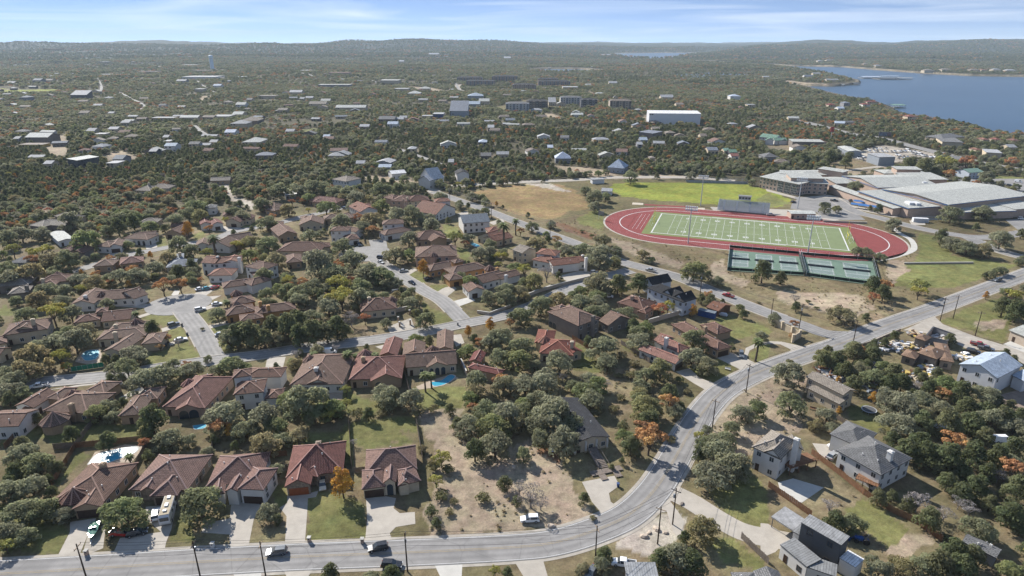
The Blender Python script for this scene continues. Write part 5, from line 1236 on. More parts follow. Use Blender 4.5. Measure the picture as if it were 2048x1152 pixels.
    # scoreboard, small boards
    for c_, x, y, lab in (('D3', 712, 560, 'small dark scoreboard left of the track'),):
        q = cp(c_, x, y); e = empty('scoreboard', (q[0], q[1], 0), R(-60)); tag(e, lab, 'scoreboard'); b = MB(); b.box(-3, -.2, 3.2, 3, .2, 6); b.build('board', WM['dark'], e)
        for s in (-2.4, 2.4): b = MB(); b.tube((s, 0, -.2), (s, 0, 3.2), .12, .12, 6); b.build('post', M_GALV, e)
    # batting cage and field kit at the back of the practice field
    for c_, x, y, lab, L2 in (('D3', 1560, 260, 'netted batting cage on posts behind the practice field', 34), ('D3', 1770, 265, 'second netted cage right of the batting cage', 22)):
        q = cp(c_, x, y); e = empty('batting_cage', (q[0], q[1], 0), R(-8)); tag(e, lab, 'cage')
        for i in range(6):
            for s in (-2.2, 2.2): b = MB(); b.tube((-L2 / 2 + L2 * i / 5, s, -.1), (-L2 / 2 + L2 * i / 5, s, 3.6), .07, .07, 6); b.build('post', M_GALV, e)
        b = MB()
        for s in (-2.2, 2.2): b.bar((-L2 / 2, s, 3.6), (L2 / 2, s, 3.6), .08, .08); b.box(-L2 / 2, s - .02, 0, L2 / 2, s + .02, 1.2)
        b.build('net_frame', WM['steel'], e)
    pad('warmup_strip', 'D3', [(1060, 432), (1480, 455), (1480, 466), (1060, 442)], M_TRACK, .05); pad('sand_pit', 'D3', [(965, 420), (1050, 425), (1050, 440), (960, 436)], plain('sand', (.62, .55, .44), .95), .06); pad('jump_pit', 'D3', [(1475, 462), (1545, 464), (1540, 478), (1470, 474)], MATS['sand'], .06)
    pad('stand_apron', 'X', [(1430, 424), (1420, 414), (1600, 420), (1680, 440), (1650, 443), (1540, 434)], M_CONC, .03)
    # tennis courts
    for nm, pts, cts, lab in (('left', [(1459, 496), (1597, 509), (1607, 551), (1454, 541)], 3, 'left'), ('right', [(1601, 510), (1744, 522), (1766, 556), (1728, 568), (1612, 552)], 2, 'right')):
        cp4 = [at(*q) for q in (pts if len(pts) == 4 else [pts[0], pts[1], (1757, 572), pts[4]])]
        tp = pad('tennis_court', None, cp4, M_COURTG, .05)
        Pq = [np.array(q) for q in cp4]
        def bl(s, t): q = (Pq[0] * (1 - s) + Pq[1] * s) * (1 - t) + (Pq[3] * (1 - s) + Pq[2] * s) * t; return (q[0], q[1])
        def q4(n, s0, t0, s1, t1, z, m): return pad(n, None, [bl(s0, t0), bl(s1, t0), bl(s1, t1), bl(s0, t1)], m, z, tp, .01)
        for k in range(cts):
            a0, a1 = (k + .16) / cts, (k + .84) / cts
            q4('court_surface', a0, .2, a1, .8, .062, M_COURTB)
            for s_ in (a0, a0 + .012, a1 - .012, a1): q4('court_line', s_ - .0012, .2, s_ + .0012, .8, .075, M_WHT)
            for t_ in (.2, .35, .65, .8): q4('court_line', a0, t_ - .003, a1, t_ + .003, .077, M_WHT)
            q4('court_line', (a0 + a1) / 2 - .001, .35, (a0 + a1) / 2 + .001, .65, .079, M_WHT)
            p0, p1 = bl(a0 - .02, .5), bl(a1 + .02, .5); e = empty('tennis_net', (*p0, 0)); tag(e, 'dark net across the %s court of the %s tennis pad' % (['first', 'second', 'third'][k], lab), 'net')
            b = MB(); b.bar((0, 0, .08), (p1[0] - p0[0], p1[1] - p0[1], .08), .04, .95); b.build('net_mesh', WM['dark'], e); b = MB(); b.bar((0, 0, 1.03), (p1[0] - p0[0], p1[1] - p0[1], 1.03), .07, .06); b.build('top_band', M_WHT, e)
        rim = [bl(0, 0), bl(1, 0), bl(1, 1), bl(0, 1)]
        e = empty('court_fence', (*rim[0], 0)); tag(e, 'chain fence with dark green windscreen round the %s tennis pad' % lab, 'fence')
        for i in range(4):
            p, q = np.array(rim[i]), np.array(rim[(i + 1) % 4]); d = q - p; ln = np.hypot(*d); d /= ln; m = int(ln / 6); o = p - np.array(rim[0])
            for k in range(m): b = MB(); s = o + d * ln * k / m; b.tube((s[0], s[1], -.2), (s[0], s[1], 3.1), .06, .06, 6); b.build('post', M_GALV, e)
            b = MB(); b.bar((o[0], o[1], .3), (o[0] + d[0] * ln, o[1] + d[1] * ln, .3), .03, 1.5); b.build('windscreen', M_SCREEN, e)
            b = MB(); b.bar((o[0], o[1], 3.0), (o[0] + d[0] * ln, o[1] + d[1] * ln, 3.0), .06, .06); b.build('top_rail', M_GALV, e)
def make_school():
    e, ws, org = house('D4', 'sprawling school with low grey-green metal roofs and pink block walls', 'school', 'sage', 'brick', [
        (-70, 215, 250, 278, 26, 8.6, 'shed', .06), (235, 262, 490, 275, 20, 8.4, 'shed', .05), (180, 225, 455, 232, 16, 11.5, 'shed', .05), (90, 190, 240, 200, 14, 10, 'shed', .04), (250, 205, 600, 200, 22, 7, 'hip', .12), (395, 150, 600, 182, 10, 11, 'shed', .06),
        (545, 272, 925, 262, 26, 6.5, 'gx', .1), (478, 288, 1000, 472, 7, 5, 'shed', .1), (880, 305, 1380, 292, 46, 8.5, 'gx', .13), (1125, 470, 1435, 450, (1190, 318), 6.5, 'shed', .03), (1440, 442, 2110, 365, 52, 8.8, 'gx', .08), (1545, 502, 1990, 490, 28, 4.8, 'shed', .05), (1980, 480, 2200, 460, 26, 5.2, 'shed', .05),
        (930, 192, 1290, 192, 18, 6, 'hip', .2), (1030, 158, 1235, 162, 12, 10.5, 'shed', .05), (1150, 242, 1448, 240, 24, 7.6, 'shed', .05)], nwin=70, win=(1.6, 1.5), frame='w', over=.7, name='school_building', cat='school')
    for wi in (9, 10, 8, 11):
        g = ws[wi]; b = MB()
        for p, q in ((g.A, g.A + g.u * g.L), (g.A + g.u * g.L, g.A + g.u * g.L + g.n * g.d), (g.A, g.A + g.n * g.d)):
            p = p - org; q = q - org; b.bar((p[0], p[1], g.h - .28 + .013 * wi), (q[0], q[1], g.h - .28 + .013 * wi + (0 if g.ty != 'shed' or np.allclose((q - p) @ g.n, 0) else g.pitch * g.d)), .12, .34)
        b.build('fascia', M_BLUE, e)
    for c_, x, y, z in (('D4', 1130, 430, 7.2), ('D4', 1185, 435, 7.2), ('D4', 1085, 225, 9), ('D4', 1130, 240, 9), ('D4', 1190, 255, 9), ('D4', 1250, 270, 9)):
        q = np.array(cp(c_, x, y, z)) - org; b = MB(); b.box(q[0] - 1.6, q[1] - 3 if x in (1130, 1185) and y > 400 else q[1] - 1, z - .5, q[0] + 1.6, q[1] + 3 if y > 400 else q[1] + 1, z + 1.4); b.build('roof_unit', WM['metalw'], e)
    # glass bays of the left block
    g = ws[0]
    for f in (.55, .72, .88):
        q = g.A + g.u * g.L * f + g.n * .55 - org; b = MB(); b.box(-2.4, -.1, .2, 2.4, .1, 7.6); o = b.build('glass_bay', M_GLASS, e, (q[0], q[1], 0), g.ang)
        b = MB()
        for i in range(5): b.box(-2.4 + i * 1.2 - .06, -.18, .2, -2.4 + i * 1.2 + .06, -.1, 7.6)
        for i in range(5): b.box(-2.4, -.19, .2 + i * 1.85 - .06, 2.4, -.11, .2 + i * 1.85 + .06)
        b.build('mullions', M_FRAMEW, o)
    for k, (x, y) in enumerate(((740, 440), (720, 465), (780, 475), (870, 485), (910, 495))):
        q = cp('D4', x, y); e2 = empty('shade_canopy', (q[0], q[1], 0), R(-28)); tag(e2, 'blue shade canopy by the school walkway, %s from the left' % ['first', 'second', 'third', 'fourth', 'fifth'][k], 'canopy', 'blue canopies at the school')
        b = MB(); slab(b, [(-5, -1.6, 2.6), (5, -1.6, 2.6), (5, 1.6, 3.2), (-5, 1.6, 3.2)], .12, [(0, 0), (10, 0), (10, 3), (0, 3)]); b.build('roof', M_BLUE, e2)
        for sx_ in (-4.7, 0, 4.7):
            for sy_ in (-1.4, 1.4): b = MB(); b.tube((sx_, sy_, -.1), (sx_, sy_, 2.75), .08, .08, 6); b.build('post', M_GALV, e2)
    house('D4', 'block walled concession stand with pale metal roof by the track', 'concession stand', 'sage', 'brick', [(183, 512, 390, 515, 9, 3.4, 'gx', .15)], nwin=5, name='concession_stand', cat='building')
    q = cp('D4', 375, 560); e3 = empty('equipment_rack', (q[0], q[1], 0), R(-12)); tag(e3, 'low aluminium seating rack right of the concession stand', 'rack'); 
    for i in range(4): b = MB(); b.box(-5, i * .7, .4 + i * .4, 5, i * .7 + .3, .5 + i * .4); b.build('seat_row', M_GALV, e3)
    b = MB(); [b.tube((x, 1.2, -.1), (x, 1.2, 1.3), .1, .1, 6) for x in (-4, 0, 4)]; b.build('support', M_GALV, e3)
    pad('school_parking', 'D4', [(190, 430), (250, 380), (520, 370), (640, 400), (700, 500), (780, 560), (600, 560), (420, 540), (390, 500), (180, 470)], M_ASPH, .035)
    pad('school_forecourt', 'D4', [(-20, 310), (250, 380), (480, 360), (560, 370), (660, 440), (960, 500), (1100, 530), (1000, 540), (680, 470), (560, 385), (240, 395), (-10, 330)], M_CONC, .042)
    pad('lot_asphalt', 'D4', [(1500, 225), (1700, 230), (2048, 230), (2200, 330), (2048, 350), (1900, 275), (1560, 280)], M_ASPH, .05)
    pad('east_parking', 'D4', [(1900, 560), (2200, 540), (2200, 640), (2000, 640)], M_ASPH, .05); pad('loading_pad', 'D4', [(1110, 530), (1400, 520), (1380, 560), (1170, 560)], M_CONC, .048)
    pad('yard_pad', 'D4', [(1130, 565), (1250, 560), (1260, 600), (1150, 600)], M_CONC, .05)
    b = MB(); q = cp('D4', 1215, 575); o = empty('storage_container', (q[0], q[1], 0), R(-12)); tag(o, 'pale storage container beside the school drive', 'container'); b.box(-4.5, -1.6, 0, 4.5, 1.6, 2.6); b.build('body', WM['metalw'], o)
    b = MB(); [b.box(-4.2 + i * .6, -1.66, .1, -4.0 + i * .6, -1.6, 2.5) for i in range(14)]; b.build('ribs', WM['steel'], o); b = MB(); b.box(4.5, -1.4, .1, 4.56, 1.4, 2.5); b.build('door', WM['steel'], o)
    for k, (p0, p1, lab) in enumerate((((1085, 912), (1640, 908), 'long low concrete wall in the grass right of the track'), ((440, 575), (790, 590), 'low stone wall between the track and the school drive'), ((1180, 545), (1370, 545), 'low block wall before the school loading dock'))):
        A, B = np.array(cp('D4', *p0)), np.array(cp('D4', *p1)); b = MB(); o = empty('retaining_wall', (*A, 0)); tag(o, lab, 'wall'); d = B - A
        b.bar((0, 0, -.2), (d[0], d[1], -.2), .5, 1.3 if k else 1.0); b.build('wall', WM['sand'], o); b = MB(); b.bar((0, 0, 1.1 if k else .8), (d[0], d[1], 1.1 if k else .8), .62, .12); b.build('coping', M_CONC2, o)
# ================================================================== vehicles
PAINT = {k: glossy('paint_' + k, c, .22, .5, m, .6) for k, c, m in (('white', (.80, .80, .79), 0), ('silver', (.50, .51, .52), .4), ('grey', (.16, .17, .18), .3), ('black', (.022, .023, .026), 0), ('red', (.36, .03, .028), 0), ('blue', (.05, .10, .26), .1), ('teal', (.06, .30, .36), .1), ('green', (.09, .19, .14), 0), ('beige', (.55, .48, .36), 0))}
M_TYRE = plain('tyre', (.025, .025, .026), .9, .1); M_RIM = glossy('rim', (.5, .5, .52), .3, .5, .7); M_TAIL = glossy('tail_light', (.4, .02, .02), .2)
_cars = {}
def extr(mb, prof, w0, w1, zt, mi=0):
    """side outline (x, z) spread to a width that tapers from w0 at the bottom to w1 at height zt"""
    n = len(prof); zb = min(p[1] for p in prof)
    def hw(z): return (w0 + (w1 - w0) * min(1, max(0, (z - zb) / max(zt - zb, .01)))) / 2
    vs = [(x, -hw(z), z) for x, z in prof] + [(x, hw(z), z) for x, z in prof]
    mb.add(vs, [tuple(range(n)), tuple(range(n, 2 * n))[::-1]] + [(i, n + i, n + (i + 1) % n, (i + 1) % n) for i in range(n)], mi)
def car_proto(kind, col):
    if (kind, col) in _cars: return copy_tree(_cars[(kind, col)])
    e = empty({'suv': 'parked_car', 'sedan': 'parked_car', 'pickup': 'pickup_truck', 'van': 'van'}[kind]); P = PAINT[col]
    Lh = dict(suv=2.35, sedan=2.35, pickup=2.8, van=2.75)[kind]; hb = dict(suv=1.02, sedan=.86, pickup=1.05, van=1.1)[kind]
    b = MB(); extr(b, [(-Lh, .38), (Lh - .05, .34), (Lh, .55), (Lh - .12, hb - .18), (Lh - 1.15, hb), (-Lh + .08, hb), (-Lh, hb - .2)], 1.86, 1.74, hb); 
    roof = MB(); gl = MB()
    if kind == 'suv': pr = [(-Lh + .1, hb), (1.0, hb), (.25, 1.66), (-Lh + .35, 1.66)]
    elif kind == 'sedan': pr = [(-Lh + .5, hb), (1.05, hb), (.25, 1.40), (-1.15, 1.40)]
    elif kind == 'pickup': pr = [(-.75, hb), (1.45, hb), (.85, 1.72), (-.6, 1.72)]
    else: pr = [(-Lh + .05, hb), (1.75, hb), (1.05, 2.05), (-Lh + .12, 2.05)]
    zt = pr[2][1]; extr(gl, pr, 1.72, 1.42, zt); extr(roof, [(pr[3][0] - .02, zt - .01), (pr[2][0] + .02, zt - .01), (pr[2][0] - .08, zt + .06), (pr[3][0] + .08, zt + .06)], 1.46, 1.34, zt + .06)
    if kind == 'van': bb = MB(); extr(bb, [(-Lh + .02, hb - .02), (.5, hb - .02), (.45, 2.0), (-Lh + .1, 2.0)], 1.78, 1.5, 2.0); bb.build('cargo_box', P, e)
    for x in (pr[3][0] + .05, -.1, pr[2][0] - .03):
        for s in (-1, 1): roof.bar((x, s * .84, hb - .02), (x, s * .70, zt), .1, .05)
    if kind == 'pickup':
        bd = MB(); bd.box(-Lh + .2, -.75, hb - .3, -.85, .75, hb + .005); bd.build('bed_floor', WM['dark'], e)
        w = MB(); w.box(-Lh + .05, -.9, hb, -.8, -.77, hb + .12); w.box(-Lh + .05, .77, hb, -.8, .9, hb + .12); w.box(-Lh + .05, -.77, hb, -Lh + .18, .77, hb + .12); w.build('bed_side', P, e)
    b.build('body', P, e); gl.build('windows', M_GLASS, e); roof.build('roof', P, e)
    for x in (Lh * .63, -Lh * .63):
        for s in (-1, 1):
            t = MB(); t.tube((x, s * .72, .36), (x, s * .95, .36), .36, .36, 12); w = t.build('wheel', M_TYRE, e); r = MB(); r.tube((x, s * .94, .36), (x, s * .965, .36), .2, .2, 8); r.build('rim', M_RIM, w)
    for s in (-1, 1):
        l = MB(); l.box(Lh - .12, s * .68 - .2, .62, Lh + .01, s * .68 + .2, .78); l.build('headlight', M_LAMP, e)
        l = MB(); l.box(-Lh - .02, s * .75 - .13, .62, -Lh + .06, s * .75 + .13, .9); l.build('tail_light', M_TAIL, e)
    _cars[(kind, col)] = e; return e
def car(c, x0, y0, x1, y1, kind, col, label, group=None):
    p = np.array(cp(c, (x0 + x1) / 2, (y0 + y1) / 2, .8)); d = np.array(cp(c, x1, y1, .8)) - np.array(cp(c, x0, y0, .8))
    e = car_proto(kind, col); e.location = (p[0], p[1], .1); e.rotation_euler = (0, 0, math.atan2(d[1], d[0])); e.name = {'pickup': 'pickup_truck', 'van': 'van'}.get(kind, 'parked_car')
    tag(e, label, 'truck' if kind == 'pickup' else 'van' if kind == 'van' else 'car', group); return e
def make_vehicles():
    for a in (
     ('F1', 1240, 690, 1250, 620, 'suv', 'white', 'white car parked left of the motorhome'), ('F1', 920, 800, 1030, 805, 'pickup', 'red', 'dark red pickup under the oak on the drive'), ('F1', 1050, 810, 1140, 790, 'suv', 'black', 'black car right of the dark red pickup'),
     ('F2', 1050, 905, 900, 935, 'suv', 'black', 'black car driving on the main road before the mauve house'), ('F2', 250, 945, 80, 965, 'suv', 'grey', 'grey car driving on the main road at lower left'), ('F2', 1020, 1055, 1150, 1060, 'suv', 'black', 'black car parked behind the junipers at the bottom edge'), ('F2', 530, 395, 532, 440, 'sedan', 'beige', 'beige car in the shade beside the stone garage'),
     ('F3', 210, 690, 75, 695, 'suv', 'white', 'white off-roader on the bare dirt by the main road'), ('F3', 310, 75, 325, 155, 'suv', 'silver', 'silver car under the oak beside the charcoal cottage'), ('F3', 930, 1050, 860, 1040, 'pickup', 'white', 'white pickup by the pale metal shed'), ('F3', 650, 1100, 620, 1140, 'sedan', 'grey', 'grey car half hidden by oaks at the bottom edge'),
     ('F4', 590, 90, 490, 115, 'suv', 'white', 'white car in the court of the big grey hip house'), ('F4', 500, 195, 530, 170, 'sedan', 'silver', 'silver car beside the bare shrub by the deck'), ('F4', 1830, 60, 1920, 60, 'van', 'white', 'white van deep among the right junipers'),
     ('E1', 370, 770, 250, 790, 'pickup', 'white', 'white pickup parked on the street at far left'), ('E1', 1560, 175, 1640, 160, 'suv', 'white', 'white car on the drive right of the turning circle'), ('E1', 1705, 125, 1765, 120, 'sedan', 'white', 'second white car nearer the ochre villa'), ('E1', 1345, 300, 1430, 275, 'suv', 'grey', 'grey car on the drive left of the court'), ('E1', 1400, 415, 1490, 400, 'sedan', 'white', 'white covered car on the lower left drive'), ('E1', 1740, 370, 1790, 360, 'sedan', 'silver', 'silver car beside the dark juniper belt'),
     ('D1', 1570, 1115, 1630, 1100, 'sedan', 'white', 'white car before the orange-red roofed villa'), ('D1', 1620, 1110, 1690, 1095, 'sedan', 'teal', 'teal car before the orange-red roofed villa'), ('D1', 1690, 1105, 1750, 1085, 'sedan', 'red', 'red car before the orange-red roofed villa'), ('D1', 1740, 620, 1770, 600, 'suv', 'black', 'black car at the twin gabled white house'), ('D1', 1895, 460, 1930, 450, 'sedan', 'white', 'white car in the gravel yard at the upper left'), ('D1', 480, 480, 530, 480, 'suv', 'grey', 'grey car in the dirt yard at left'), ('D1', 940, 555, 1010, 555, 'sedan', 'beige', 'beige old car behind the balustraded house'),
     ('E2', 560, 510, 615, 505, 'van', 'white', 'white van behind the white arched house'), ('E2', 1170, 15, 1090, 35, 'suv', 'black', 'black car at the lower kerb of the middle court'),
     ('D2', 1150, 965, 1210, 960, 'sedan', 'silver', 'silver car on the drive of the pink-brown house'), ('D2', 1090, 1025, 1140, 1055, 'suv', 'black', 'black car at the left kerb of the middle court'), ('D2', 1220, 1045, 1275, 1070, 'sedan', 'black', 'black sedan driving down the middle court'), ('D2', 1095, 1135, 1155, 1125, 'suv', 'grey', 'grey car under the oaks by the middle court'), ('D2', 975, 855, 1025, 860, 'suv', 'black', 'black car in the turning circle'), ('D2', 980, 885, 1020, 900, 'sedan', 'white', 'white sedan below the turning circle'), ('D2', 810, 745, 835, 765, 'suv', 'black', 'black car before the white tower house'), ('D2', 1340, 1035, 1420, 1020, 'suv', 'black', 'black car beside the golden cone tree'), ('D2', 1850, 248, 1910, 245, 'pickup', 'white', 'white pickup on the gravel road above the field'), ('D2', 1345, 285, 1400, 280, 'van', 'white', 'white truck before the steep gabled farmhouse'), ('D2', 690, 460, 740, 470, 'suv', 'grey', 'grey car left of the red L roof house'), ('D2', 1340, 520, 1370, 540, 'van', 'white', 'white van left of the belvedere house'),
     ('D3', 1150, 970, 1070, 950, 'pickup', 'silver', 'silver pickup towing a trailer on the stadium street'), ('D3', 620, 980, 700, 970, 'suv', 'silver', 'silver car in the hacienda court'),
     ('E3', 720, 60, 805, 65, 'van', 'white', 'white van behind the solar house'), ('E3', 1790, 75, 1670, 40, 'pickup', 'red', 'red pickup driving on the stadium street'), ('E3', 1830, 500, 1840, 560, 'suv', 'grey', 'grey car on the concrete apron'),
     ('E4', 1650, 440, 1720, 455, 'pickup', 'red', 'red pickup in the gravel yard'), ('E4', 1700, 470, 1790, 490, 'pickup', 'grey', 'grey pickup with loaded bed in the gravel yard'), ('E4', 1620, 500, 1670, 510, 'suv', 'black', 'black car nearest the derelict house'), ('E4', 1570, 520, 1620, 550, 'sedan', 'white', 'white car right of the derelict house'),
     ('D4', 1880, 1030, 1790, 1045, 'suv', 'grey', 'dark grey car driving on the main road at right'), ('D4', 500, 400, 560, 405, 'pickup', 'black', 'dark pickup on the school parking area'), ('D4', 1495, 178, 1545, 180, 'van', 'white', 'white van on the lot behind the school'), ('D4', 1985, 250, 2020, 255, 'van', 'white', 'white van at the right edge of the school lot'), ('D4', 2005, 545, 2060, 550, 'suv', 'white', 'white car by the school at the right edge'), ('D4', 1685, 270, 1730, 270, 'sedan', 'white', 'white sedan behind the school roof'), ('D4', 1800, 262, 1830, 262, 'sedan', 'blue', 'blue sedan behind the school roof'), ('D4', 1850, 264, 1880, 264, 'sedan', 'blue', 'blue car right of the blue sedan'), ('D4', 1920, 280, 1950, 285, 'suv', 'black', 'black car at the end of the lot row'), ('D4', 190, 415, 215, 410, 'sedan', 'black', 'small dark cart by the practice field corner'), ('D4', 650, 400, 690, 400, 'sedan', 'grey', 'grey car by the covered school walk'), ('D4', 215, 145, 250, 140, 'sedan', 'silver', 'silver car behind the two storey school block'), ('D4', 0, 515, 40, 515, 'pickup', 'silver', 'silver pickup by the end of the bleachers'), ('D4', 1820, 178, 1850, 178, 'sedan', 'blue', 'blue car by the highway oak')):
        car(*a)
    # white motorhome
    p = np.array(cp('F1', 1345, 620, 1.6)); d = np.array(cp('F1', 1322, 700, 1.6)) - np.array(cp('F1', 1370, 545, 1.6))
    e = empty('motorhome', (p[0], p[1], 0.06), math.atan2(d[1], d[0])); tag(e, 'white motorhome with tan roof parked on the drive', 'motorhome')
    b = MB(); extr(b, [(-4.6, .55), (4.3, .5), (4.6, 1.2), (4.45, 2.5), (4.1, 3.1), (-4.5, 3.15), (-4.65, 2.9)], 2.5, 2.4, 3.1); b.build('body', WM['metalw'], e)
    b = MB(); b.box(-4.4, -1.12, 3.12, 4.0, 1.12, 3.2); b.build('roof', plain('rv_roof', (.45, .38, .27), .8), e)
    for x, w in ((-2.6, .5), (.4, .6), (2.6, .35)): b = MB(); b.box(x - w, -.4, 3.2, x + w, .4, 3.5); b.build('roof_vent', WM['metalw'], e)
    b = MB(); b.box(4.42, -1.0, 1.7, 4.62, 1.0, 2.6); b.build('windscreen', M_GLASS, e)
    for s in (-1, 1):
        for x in (-3, -1, 1.2): b = MB(); b.box(x - .5, s * 1.24 - .03, 1.7, x + .5, s * 1.24 + .03, 2.4); b.build('window', M_GLASS, e)
        b = MB(); b.box(-4.4, s * 1.255 - .02, 1.0, 4.2, s * 1.255 + .02, 1.3); b.build('stripe', WM['grey'], e)
        for x in (-2.4, 3): b = MB(); b.tube((x, s * 1.0, .42), (x, s * 1.27, .42), .42, .42, 12); b.build('wheel', M_TYRE, e)
    # boats: one hull on a trailer, copied over the storage yard
    def boat(col, cov):
        e = empty('boat_on_trailer'); b = MB(); st = [(-3, .95, .7), (-1.2, 1.1, .5), (1, 1.05, .5), (2.3, .6, .75), (3.1, .05, 1.15)]
        vs = []
        for x, w, k in st: vs += [(x, -w, 1.35), (x, -w * .85, .8), (x, 0, k), (x, w * .85, .8), (x, w, 1.35)]
        f = [(i * 5 + j, i * 5 + j + 1, i * 5 + j + 6, i * 5 + j + 5) for i in range(4) for j in range(4)] + [(0, 1, 2, 3, 4)[::-1]]
        b.add(vs, f); b.build('hull', PAINT[col], e)
        b = MB(); dk = [(x, s * w * .97, 1.33 + (.25 if i in (1, 2) and s == 0 else 0)) for i, (x, w, k) in enumerate(st) for s in (-1, 0, 1)]
        b.add(dk, [(i * 3 + j, i * 3 + j + 1, i * 3 + j + 4, i * 3 + j + 3) for i in range(4) for j in range(2)]); b.build('cover', cov, e)
        b = MB(); b.box(.1, -.7, 1.4, .3, .7, 2.0); b.build('windscreen', M_GLASS, e)
        b = MB(); b.bar((-3, -.8, .35), (3, -.3, .35), .12, .15); b.bar((-3, .8, .35), (3, .3, .35), .12, .15); b.bar((2.9, 0, .35), (4.3, 0, .35), .12, .12); b.build('trailer', M_GALV, e)
        for s in (-1, 1): b = MB(); b.tube((-1, s * .9, .3), (-1, s * 1.12, .3), .3, .3, 10); b.build('wheel', M_TYRE, e)
        return e
    g = boat('green', PAINT['green']); p = cp('F1', 750, 790, .8); d = np.array(cp('F1', 735, 850, .8)) - np.array(cp('F1', 770, 735, .8)); g.location = (*p, .06); g.rotation_euler = (0, 0, math.atan2(d[1], d[0])); tag(g, 'green boat on a trailer beside the arched garage', 'boat')
    protos = [boat('white', WM['metalw']), boat('white', plain('canvas_blue', (.10, .16, .26), .9)), boat('silver', WM['dark'])]; first = [True] * 3
    lanes = [((440, 610), (640, 590)), ((450, 625), (900, 625)), ((290, 650), (430, 690)), ((330, 690), (470, 725)), ((720, 660), (1000, 700)), ((740, 690), (1130, 725)), ((830, 600), (1100, 690)), ((480, 735), (560, 745)), ((900, 650), (1150, 690))]
    for li, ((ax, ay), (bx, by)) in enumerate(lanes):
        n = max(3, int((bx - ax) / 38))
        for k in range(n):
            f = (k + .5) / n; i = (k * 2 + li) % 3; x, y = cp('K5', ax + (bx - ax) * f, ay + (by - ay) * f, 1)
            o = protos[i] if first[i] else copy_tree(protos[i]); first[i] = False
            o.location = (x + rnd.uniform(-1, 1), y + rnd.uniform(-1.5, 1.5), 0.02); o.rotation_euler = (0, 0, rnd.uniform(1.1, 1.6) + (3.14 if rnd.random() < .3 else 0)); s = rnd.uniform(.9, 1.35); o.scale = (s, s, s)
            tag(o, ['white covered boat on a trailer in the storage yard', 'white boat with blue cover on a trailer in the storage yard', 'silver boat with dark cover on a trailer in the storage yard'][i], 'boat', ['white covered boats in the storage yard', 'blue covered boats in the storage yard', 'dark covered boats in the storage yard'][i])
# ================================================================== poles and wires, fences, drives, pools
M_POLE = plain('pole_wood', (.085, .06, .045), .9, .25, 1.5); M_WIRE = plain('wire', (.05, .05, .055), .6, .05); M_POOL = None
def make_poles():
    rows = [[((176, 1166), 'at the lower left corner'), ((402, 1160), 'before the white-fronted house'), ((533, 1161), 'before the orange garage door house'), ((815, 1143), 'between the two bottom junipers'), ((1190, 1128), 'at the near side of the road bend'), ((1345, 1049), 'in the fork of the side lane'), ((1424, 860), 'beside the oak above the road bend'), ((1492, 785), 'at the outer edge of the road curve'), ((1705, 691), 'at the junction by the scrap yard'), ((1880, 642), 'right of the junction by the grass corner'), ((2120, 560), 'beyond the right edge')],
            [((1598, 656), 'by the yellow screen wall'), ((1540, 644), 'at the left of the yellow screen wall'), ((1400, 590), 'before the dry bank by the street'), ((1226, 537), 'by the hacienda drive'), ((1100, 474), 'above the rusty bank'), ((983, 437), 'by the plain white modern house'), ((900, 405), 'at the field corner')],
            [((1315, 1088), 'on the stony corner below the bend')], [((1906, 637), 'behind the grass corner')], [((1950, 672), 'at the edge of the gravel yard')]]
    rows[1].insert(0, rows[0][8])
    made = {}
    for row in rows:
        tops = []
        pts = [np.array(at(*p)) for p, _ in row]
        for i, (p, lab) in enumerate(row):
            d = pts[min(i + 1, len(pts) - 1)] - pts[max(i - 1, 0)]; a = math.atan2(d[1], d[0]) + math.pi / 2 if len(row) > 1 else R(150)
            if p not in made:
                e = empty('utility_pole', (*pts[i], 0), a); tag(e, 'dark wooden utility pole ' + lab, 'utility pole', 'utility poles along the streets'); made[p] = a
                b = MB(); b.tube((0, 0, -.4), (0, 0, 10.8), .19, .12, 8); b.build('post', M_POLE, e)
                b = MB(); b.box(-1.25, -.14, 9.9, 1.25, -.02, 10.05); b.build('crossarm', M_POLE if i % 2 else WM['tan'], e)
                for x in (-1.1, 0.3, 1.1): b = MB(); b.tube((x, -.08, 10.05), (x, -.08, 10.25), .05, .07, 6); b.build('insulator', WM['grey'], e)
                if i % 2: b = MB(); b.tube((.35, 0, 7.9), (.35, 0, 8.9), .24, .24, 10); b.build('transformer', WM['steel'], e)
            tops.append((pts[i], a))
        for i in range(len(tops) - 1):
            (p, a), (q, a2) = tops[i], tops[i + 1]; e = empty('overhead_line', (p[0], p[1], 0)); tag(e, 'overhead wires strung onward from the utility pole ' + row[i][1] + (' stadiumward' if row is rows[1] and i == 0 else ''), 'wires', 'overhead wires')
            for x in (-1.1, .3, 1.1, 'low'):
                z = 10.25 if x != 'low' else 7.4; xx = 0 if x == 'low' else x; P0 = np.array((xx * math.cos(a), xx * math.sin(a), z)); P1 = np.array((q[0] - p[0] + xx * math.cos(a2), q[1] - p[1] + xx * math.sin(a2), z)); b = MB(); n = 10; sag = np.linalg.norm(P1 - P0) * .018
                pr = P0
                for k in range(1, n + 1):
                    t = k / n; c_ = P0 * (1 - t) + P1 * t - np.array((0, 0, 4 * sag * t * (1 - t))); b.tube(pr, c_, .034, .034, 4, cap=False); pr = c_
                b.build('wire', M_WIRE, e)
